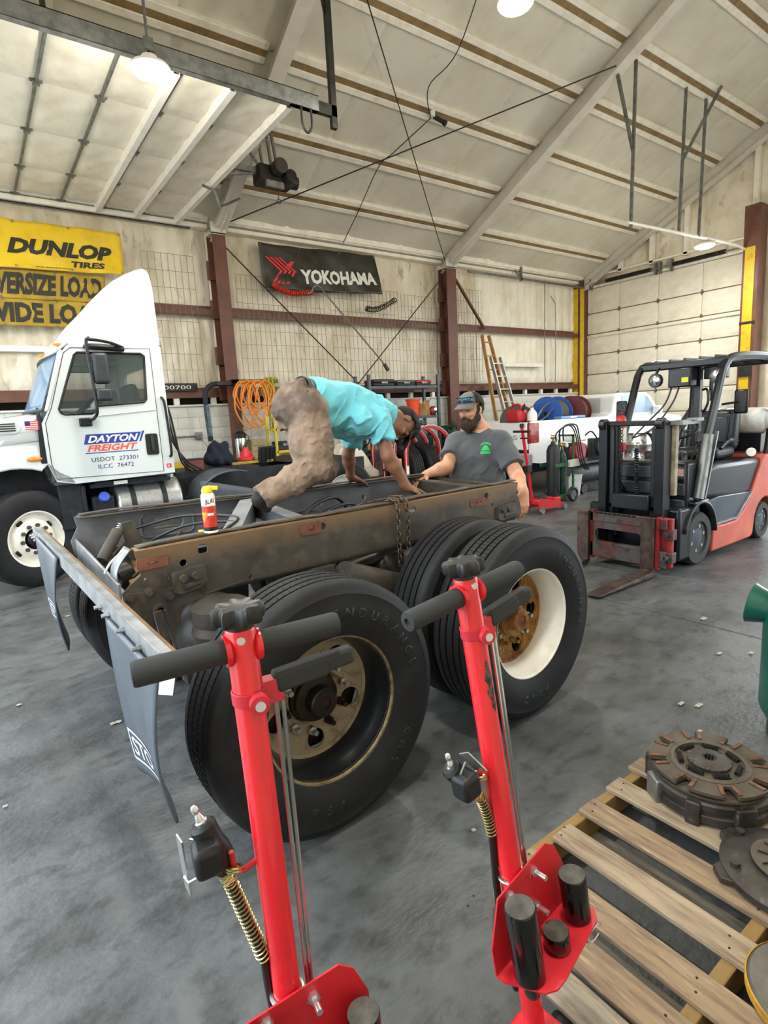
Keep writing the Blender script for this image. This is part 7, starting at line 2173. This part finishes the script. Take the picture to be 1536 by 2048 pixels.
for k, (x, y) in enumerate(((6.75, 8.65), (7.2, 8.7))):
    cgt = thing('cage_tyre', ('dark tyre standing in the red cage, left', 'dark tyre standing in the red cage, right')[k], 'tyre', (x, y, .58))
    w = bpy.data.objects.new('tyre_carcass', tire_me)
    C.objects.link(w)
    w.parent = cgt
    w.rotation_euler = (0, 0, pi / 2)
    B().lathe([(.29, .06), (.2, .03), (.001, .03)], ax=(1, 0, 0), n=24).build('wheel', m_under, cgt)
# ------------------------------------------------------------------ ladders against the right bay
m_lw = mat('ladder_wood', '#b88a52', .7, col2='#96693a', scale=6)
m_la = mat('ladder_alu', '#b8bab4', .4, .6)
def ladder(label, x0, x1, y0, zt, yt, w0, w1, m, n, mr):
    t = thing('ladder', label, 'ladder', (x0, y0, 0), group='ladders leaning on the right bay')
    for s in (-1, 1):
        B().bar((s * w0, 0, 0), (x1 - x0 + s * w1, yt - y0, zt), .035, .09, (0, 1, 0)).build('rail', m, t)
    for k in range(n):
        f = (k + .7) / (n + .2)
        c = V(((x1 - x0) * f, (yt - y0) * f, zt * f))
        w = w0 + (w1 - w0) * f
        B().bar(c - V((w, 0, 0)), c + V((w, 0, 0)), .06, .025).build('rung', mr, t)
    return t
ladder('wooden stepladder leaning on the wall right of the column', 11.1, 10.85, 9.6, 3.5, 10.3, .36, .12, m_lw, 10, m_lw)
ladder('aluminium ladder leaning in front of the wooden one', 11.35, 10.98, 9.45, 2.95, 10.1, .25, .17, m_la, 9, m_la)
# ------------------------------------------------------------------ white pickup with hose reels in the bed
pk = thing('pickup_truck', 'white pickup truck with hose reels in its open bed', 'pickup', (8.5, 6.98, 0))
m_pk = mat('pickup_white', '#e9ebea', .25, coat=.5)
m_pkg = mat('pickup_grey', '#8e9296', .45)
m_tail = mat('tail_lamp', '#8e1f22', .15, coat=.6, col2='#c9544f', scale=14, lo=.55, hi=.65)
PW = 1.92
arch = [(1.5 + .48 * cos(a), .40 + .48 * sin(a)) for a in [rad(175 - 170 * i / 14) for i in range(15)]]
bedp = [(.02, .62), (.0, 1.36), (.06, 1.40), (2.58, 1.38), (2.58, .5)] + [p for p in reversed(arch)] + [(.98, .5)]
for y in (0, PW):
    vs, fs = curve_mesh([bedp], .05)
    sd_ = B().add([(p[0], y + p[2] + (.025 if y == 0 else -.025), p[1]) for p in vs], fs).build('bed_side', m_pk, pk, bevel=.015)
    if y == 0:
        B().tube([(p[0], -.01, p[1]) for p in arch], .03, 7).build('wheel_arch', m_pkg, sd_)
tg = B().bx(-.02, .03, .06, PW - .06, .86, 1.38).build('tailgate', m_pk, pk, bevel=.015)
vs, fs = text_mesh('EST', w=.5, h=.09, bold=.01, space=1.3)
B().add([(-.024, .58 - p[0], 1.05 + p[1]) for p in vs], fs).build('tailgate_letters', m_pkg, tg, smooth=0)
B().bx(-.03, -.02, .8, 1.1, 1.18, 1.26).build('tailgate_handle', m_hose, tg)
B().bx(-.16, .05, -.02, PW + .02, .56, .80).build('bumper', m_pkg, pk, bevel=.03)
B().bx(-.165, -.15, .3, .8, .6, .72).build('plate_recess', m_hose, pk)
for y in (-.005, PW - .08):
    B().bx(-.015, .26, y, y + .085, .98, 1.37).build('tail_lamp', m_tail, pk, bevel=.02)
B().bx(.03, 2.55, .05, PW - .05, .82, .86).build('bed_floor', m_under, pk)
B().prism([(2.6, .5), (2.6, 1.40), (2.72, 1.42), (2.85, 1.82), (3.0, 1.87), (4.05, 1.87), (4.25, 1.80), (4.75, 1.38), (5.7, 1.28), (5.85, 1.1), (5.85, .5)], .02, PW - .02, 'y').build('cab', m_pk, pk, bevel=.06, bseg=3)
cabw = B().prism([(3.0, 1.42), (3.06, 1.78), (3.12, 1.81), (3.95, 1.81), (4.1, 1.76), (4.5, 1.42)], .005, .03, 'y').build('side_window', m_shield, pk, bevel=.01)
B().bx(2.66, 2.70, .3, PW - .3, 1.45, 1.78).build('rear_window', m_glass, pk)
B().bx(4.25, 4.4, -.2, -.02, 1.36, 1.55).build('wing_mirror', m_pk, pk, bevel=.03)
B().bx(.4, 5.5, .3, PW - .3, .38, .62).build('underframe', m_under, pk)
for x in (1.5, 4.9):
    for y in (.12, PW - .12):
        w = B().lathe([(.2, -.11), (.34, -.11), (.38, -.07), (.38, .07), (.34, .11), (.2, .11)], (x, y, .38), (0, -1 if y < 1 else 1, 0), 36).build('tire', m_tire, pk)
        B().lathe([(.21, .1), (.19, .07), (.1, .06), (.06, .09), (.001, .09)], (x, y, .38), (0, -1 if y < 1 else 1, 0), 28, cap=False).build('wheel', m_pkg, w)
def reel(label, p, m, mh, R, w, rz=.25, n=1, base=None):
    t = thing('hose_reel', label, 'hose reel', p, rz, 'hose reels in the pickup bed')
    for s in (-1, 1):
        B().lathe([(.03, 0), (R, .0), (R + .006, .006), (R, .012), (.03, .012)], (s * w / 2 - .006, 0, R + .05), (1, 0, 0), 32).build('flange', m, t)
    B().cyl((-w / 2 - .05, 0, R + .05), (w / 2 + .05, 0, R + .05), .04).build('axle', m_hose, t)
    b = max(3, int(w / .045))
    for k in range(b):
        x = -w / 2 + .03 + k * (w - .06) / max(1, b - 1)
        B().torus((x, 0, R + .05), R * .78, .022, (1, 0, 0), 28, 6).build('hose_turn', mh, t)
    for s in (-1, 1):
        B().bar((s * (w / 2 + .03), -.22, 0), (s * (w / 2 + .03), 0, R + .05), .03, .02).bar((s * (w / 2 + .03), .22, 0), (s * (w / 2 + .03), 0, R + .05), .03, .02).build('stand', base or m, t)
    B().bx(-w / 2 - .05, w / 2 + .05, -.24, .24, 0, .03).build('base', base or m, t)
    return t
m_rb = mat('reel_blue', '#2557a8', .4)
m_rm = mat('reel_maroon', '#6a2c2b', .5)
m_rg = mat('reel_grey', '#55534c', .5, .3)
m_hb = mat('hose_brown', '#4a4236', .6)
reel('blue hose reel wound with brown hose in the pickup bed', (9.95, 7.6, 1.12), m_rb, m_hb, .34, .55)
reel('maroon hose reel beside the blue one in the pickup bed', (10.68, 7.6, 1.12), m_rm, m_hb, .34, .35, base=mat('reel_red_base', '#a84038', .5))
reel('dark grey hose reel at the tailgate end of the pickup bed', (9.1, 7.8, 1.05), m_rg, m_hb, .3, .35)
rt = thing('tool_tray', 'pale blue tray lying on the pickup bed rail', 'tray', (9.9, 7.12, 1.395))
B().bx(-.4, .4, -.09, .09, 0, .05).build('tray', mat('tray_blue', '#6f97c8', .5), rt, bevel=.01)
B().bx(-.1, .1, -.092, -.088, .01, .04).build('tray_label', m_canw, rt)
fcan = thing('fuel_can', 'red plastic fuel can with white spout on the pickup tailgate', 'fuel can', (8.55, 7.35, 1.385))
m_gc = mat('can_plastic_red', '#b3242c', .4)
B().bx(-.13, .13, -.17, .17, 0, .24).build('can_body', m_gc, fcan, bevel=.05, bseg=3)
B().tube(spline([(0, -.12, .22), (0, -.08, .32), (0, .08, .32), (0, .12, .22)], 5), .025, 7).build('handle', m_gc, fcan)
B().cyl((0, -.14, .2), (0, -.2, .34), .03, .015).build('spout', m_hose, fcan)
wj = thing('water_jug', 'white plastic jug beside the red fuel can', 'jug', (8.68, 7.02 + .06, 1.4))
B().lathe([(.08, 0), (.09, .01), (.09, .14), (.05, .2), (.03, .22), (.03, .25), (.001, .25)], n=20).build('jug_body', m_canw, wj)
B().cyl((0, 0, .25), (0, 0, .27), .034).build('cap', m_gc, wj)
for k, pts in enumerate((((9.3, 7.6, 1.2), (9.5, 7.5, 1.6), (9.75, 7.45, 1.75)), ((9.2, 7.5, 1.3), (9.5, 7.4, 1.45), (9.85, 7.4, 1.72)))):
    rod('steel_bar', ('bent pale bar rising between the reels', 'straight pale bar resting on the blue reel')[k], list(pts), .018, m_galv, 'bar', curve=5)
# ------------------------------------------------------------------ gas cylinders, floor jack, bin, compressor
gc = thing('cylinder_cart', 'green two-wheeled cart carrying welding gas cylinders', 'cart', (8.2, 6.2, 0))
m_cg = mat('cart_green', '#2f5c3c', .45)
B().bx(-.18, .35, -.16, .16, .08, .11).bx(.3, .33, -.16, -.13, .1, 1.15).bx(.3, .33, .13, .16, .1, 1.15).bx(.3, .33, -.16, .16, 1.12, 1.15).build('frame', m_cg, gc)
B().bx(-.2, .36, -.17, -.14, .62, .68).bx(-.2, .36, .14, .17, .62, .68).build('band', m_cg, gc)
B().bx(.15, .4, -.22, -.16, .60, .72).build('tool_box', mat('box_pale', '#c9cbbd', .5), gc)
for y in (-.24, .24):
    w = B().torus((.18, y, .13), .1, .035, (0, 1, 0), 24, 8).build('wheel', m_hose, gc)
    B().cyl((.18, y - .02, .13), (.18, y + .02, .13), .08).build('wheel_disc', m_galv, w)
for k, (x, r, h, m, lab) in enumerate(((-.05, .115, .9, m_cart[0], 'black gas cylinder chained on the green cart'), (.2, .075, .75, m_gm, 'slim green gas cylinder on the cart'))):
    g = thing('gas_cylinder', lab, 'gas cylinder', (8.2 + x, 6.2, .115))
    B().lathe([(r * .95, 0), (r, .02), (r, h - .12), (r * .75, h - .04), (r * .35, h), (r * .3, h + .04)], n=24).build('cylinder', m, g)
    B().cyl((0, 0, h + .02), (0, 0, h + .12), .02).cyl((-.05, 0, h + .1), (.05, 0, h + .1), .018).torus((0, 0, h + .14), .04, .008, (0, 0, 1), 16, 5).build('valve', mat('brass', '#b08d3c', .3, .9), g)
    B().lathe([(.035, -.015), (.035, .015), (.001, .016)], (.06, -.05, h + .1), (0, -1, 0), 16).build('gauge', m_canw, g)
gh = thing('gas_hoses', 'looped dark gas hoses draped over the cylinder cart', 'hose', (8.3, 6.15, .9))
for k in range(3):
    B().tube(spline([(-.2 + .1 * k, -.05, .15), (-.25 + .1 * k, -.1, .3 + .05 * k), (.0 + .1 * k, -.15, .42), (.2 + .05 * k, -.15, .25), (.25 + .06 * k, -.2, -.2), (.4 + .05 * k, -.22, -.38)], 7), .012, 6).build('hose_line', m_hose, gh)
fj = thing('floor_jack', 'red trolley jack with tall red handle in front of the gas cylinders', 'jack', (7.3, 5.75, 0))
m_fj = mat('trolley_red', '#c8222b', .35)
for y in (-.13, .13):
    B().prism([(-.25, .06), (.36, .05), (.4, .1), (.1, .17), (-.2, .24), (-.28, .18)], y - .012, y + .012, 'y').build('side_plate', m_fj, fj)
B().bar((-.2, 0, .16), (.3, 0, .14), .12, .05).build('lift_arm', m_fj, fj)
B().cyl((.3, 0, .12), (.3, 0, .25), .05).cyl((.3, 0, .25), (.3, 0, .32), .02).build('saddle', m_hose, fj)
B().bx(.18, .34, -.09, .09, .1, .2).build('ram_housing', m_fj, fj, bevel=.015)
B().cyl((-.27, 0, .22), (-.55, -.05, 1.36), .024).build('handle', m_fj, fj)
B().cyl((-.545, -.2, 1.30), (-.545, .12, 1.30), .018).cyl((-.55, -.05, 1.36), (-.55, -.05, 1.42), .035).build('handle_grip', m_hose, fj)
B().cyl((-.53, -.16, 1.2), (-.53, .0, 1.2), .012).build('release_lever', m_hose, fj)
B().box((-.4, -.03, .72), (.1, .08, .1)).build('clamp', m_hose, fj)
for x in (-.22, .34):
    for y in (-.16, .16):
        B().cyl((x, y - .02, .05), (x, y + .02, .05), .05).build('wheel', m_galv, fj)
wbn = thing('white_bin', 'grubby white plastic tub beside the gas cylinder cart', 'tub', (8.82, 6.4, 0))
B().loft([[(x * s, y * s, z) for x, y in ((-.2, -.18), (.2, -.18), (.2, .18), (-.2, .18))] for z, s in ((.0, .82), (.02, .86), (.36, 1), (.39, 1.06), (.39, .98), (.05, .8))], cap=False).build('tub', mat('tub_white', '#d8d6cd', .5, col2='#a9a598', scale=7, lo=.5, hi=.75), wbn)
B().loft([[(x * s, y * s, z) for x, y in ((-.17, -.15), (.17, -.15), (.17, .15), (-.17, .15))] for z, s in ((.01, .8), (.03, 1.0))]).build('tub_floor', mat('tub_white', '#d8d6cd'), wbn)
ac = thing('air_compressor', 'engine-driven air compressor with red fan housing and dark tank', 'compressor', (9.6, 6.55, 0))
m_ac = mat('compressor_dark', '#2e3030', .5, col2='#3d3f3e', scale=6)
B().lathe([(.05, -.6), (.17, -.55), (.2, -.45), (.2, .45), (.17, .55), (.05, .6)], (0, 0, .36), (1, 0, 0), 24).build('tank', m_ac, ac)
B().bx(-.55, .6, -.24, .24, .56, .6).build('deck', m_ac, ac)
B().cyl((-.42, -.05, .8), (-.42, -.2, .8), .17, n=22).build('fan_housing', mat('engine_red', '#a11f2a', .4), ac, bevel=.02)
B().bx(-.55, -.2, -.1, .15, .62, .95).build('engine', m_under, ac, bevel=.03)
B().bx(-.55, -.18, -.16, .1, .98, 1.12).build('fuel_tank', m_canw, ac, bevel=.03)
B().cyl((.2, -.05, .62), (.2, -.05, 1.0), .12).cyl((.42, 0, .62), (.42, 0, .95), .1).build('pump_head', m_ac, ac)
B().cyl((.2, -.2, .85), (.2, -.26, .85), .19, n=24).build('flywheel', m_under, ac)
for x in (-.4, .4):
    B().cyl((x, -.2, .09), (x, -.26, .09), .09, n=20).build('caster', m_hose, ac)
    B().bx(x - .03, x + .03, -.2, -.1, .1, .22).build('foot', m_ac, ac)
B().tube(spline([(-.3, -.1, 1.0), (-.15, -.2, 1.15), (.1, -.15, 1.05), (.25, -.1, .95)], 6), .015).build('pipe', m_hose, ac)
pt = thing('steel_drum', 'bare stainless drum standing behind the forklift mast', 'drum', (8.75, 4.95, .55))
B().lathe([(.27, 0), (.28, .01), (.28, .2), (.287, .21), (.28, .22), (.28, .42), (.287, .43), (.28, .44), (.28, .6), (.29, .61), (.29, .62), (.27, .62)], n=32).build('drum_body', m_chrome, pt)
B().tube(spline([(-.2, -.2, .63), (-.1, -.33, .5), (.05, -.34, .3), (.1, -.33, .1)], 5), .02).build('strap', m_hose, pt)
pc = thing('drum_pallet_cart', 'low dark cart carrying the stainless drum', 'cart', (8.75, 4.95, 0))
B().bx(-.5, .5, -.4, .4, .48, .55).build('deck', m_under, pc)
for x in (-.45, .45):
    for y in (-.35, .35):
        B().bx(x - .03, x + .03, y - .03, y + .03, .0, .48).build('leg', m_under, pc)
B().bx(-.2, .4, -.43, -.4, .5, .62).build('blue_rag', mat('rag_blue', '#3568b0', .7), pc)
gr_ = thing('grille_part', 'black truck grille with pale slots propped behind the forklift', 'grille', (9.95, 4.7, .9))
B().box((0, 0, .35), (1.0, .05, .5), (.5, .15, .1)).build('frame', m_cart[0], gr_, bevel=.02)
for k in range(3):
    B().box((-.25 + k * .22, -.04, .35), (.06, .03, .42), (.5, .15, .1)).build('slot', m_canw, gr_, bevel=.01)
B().bx(-.4, .4, -.05, .3, -.9, .2).build('support', m_under, gr_)
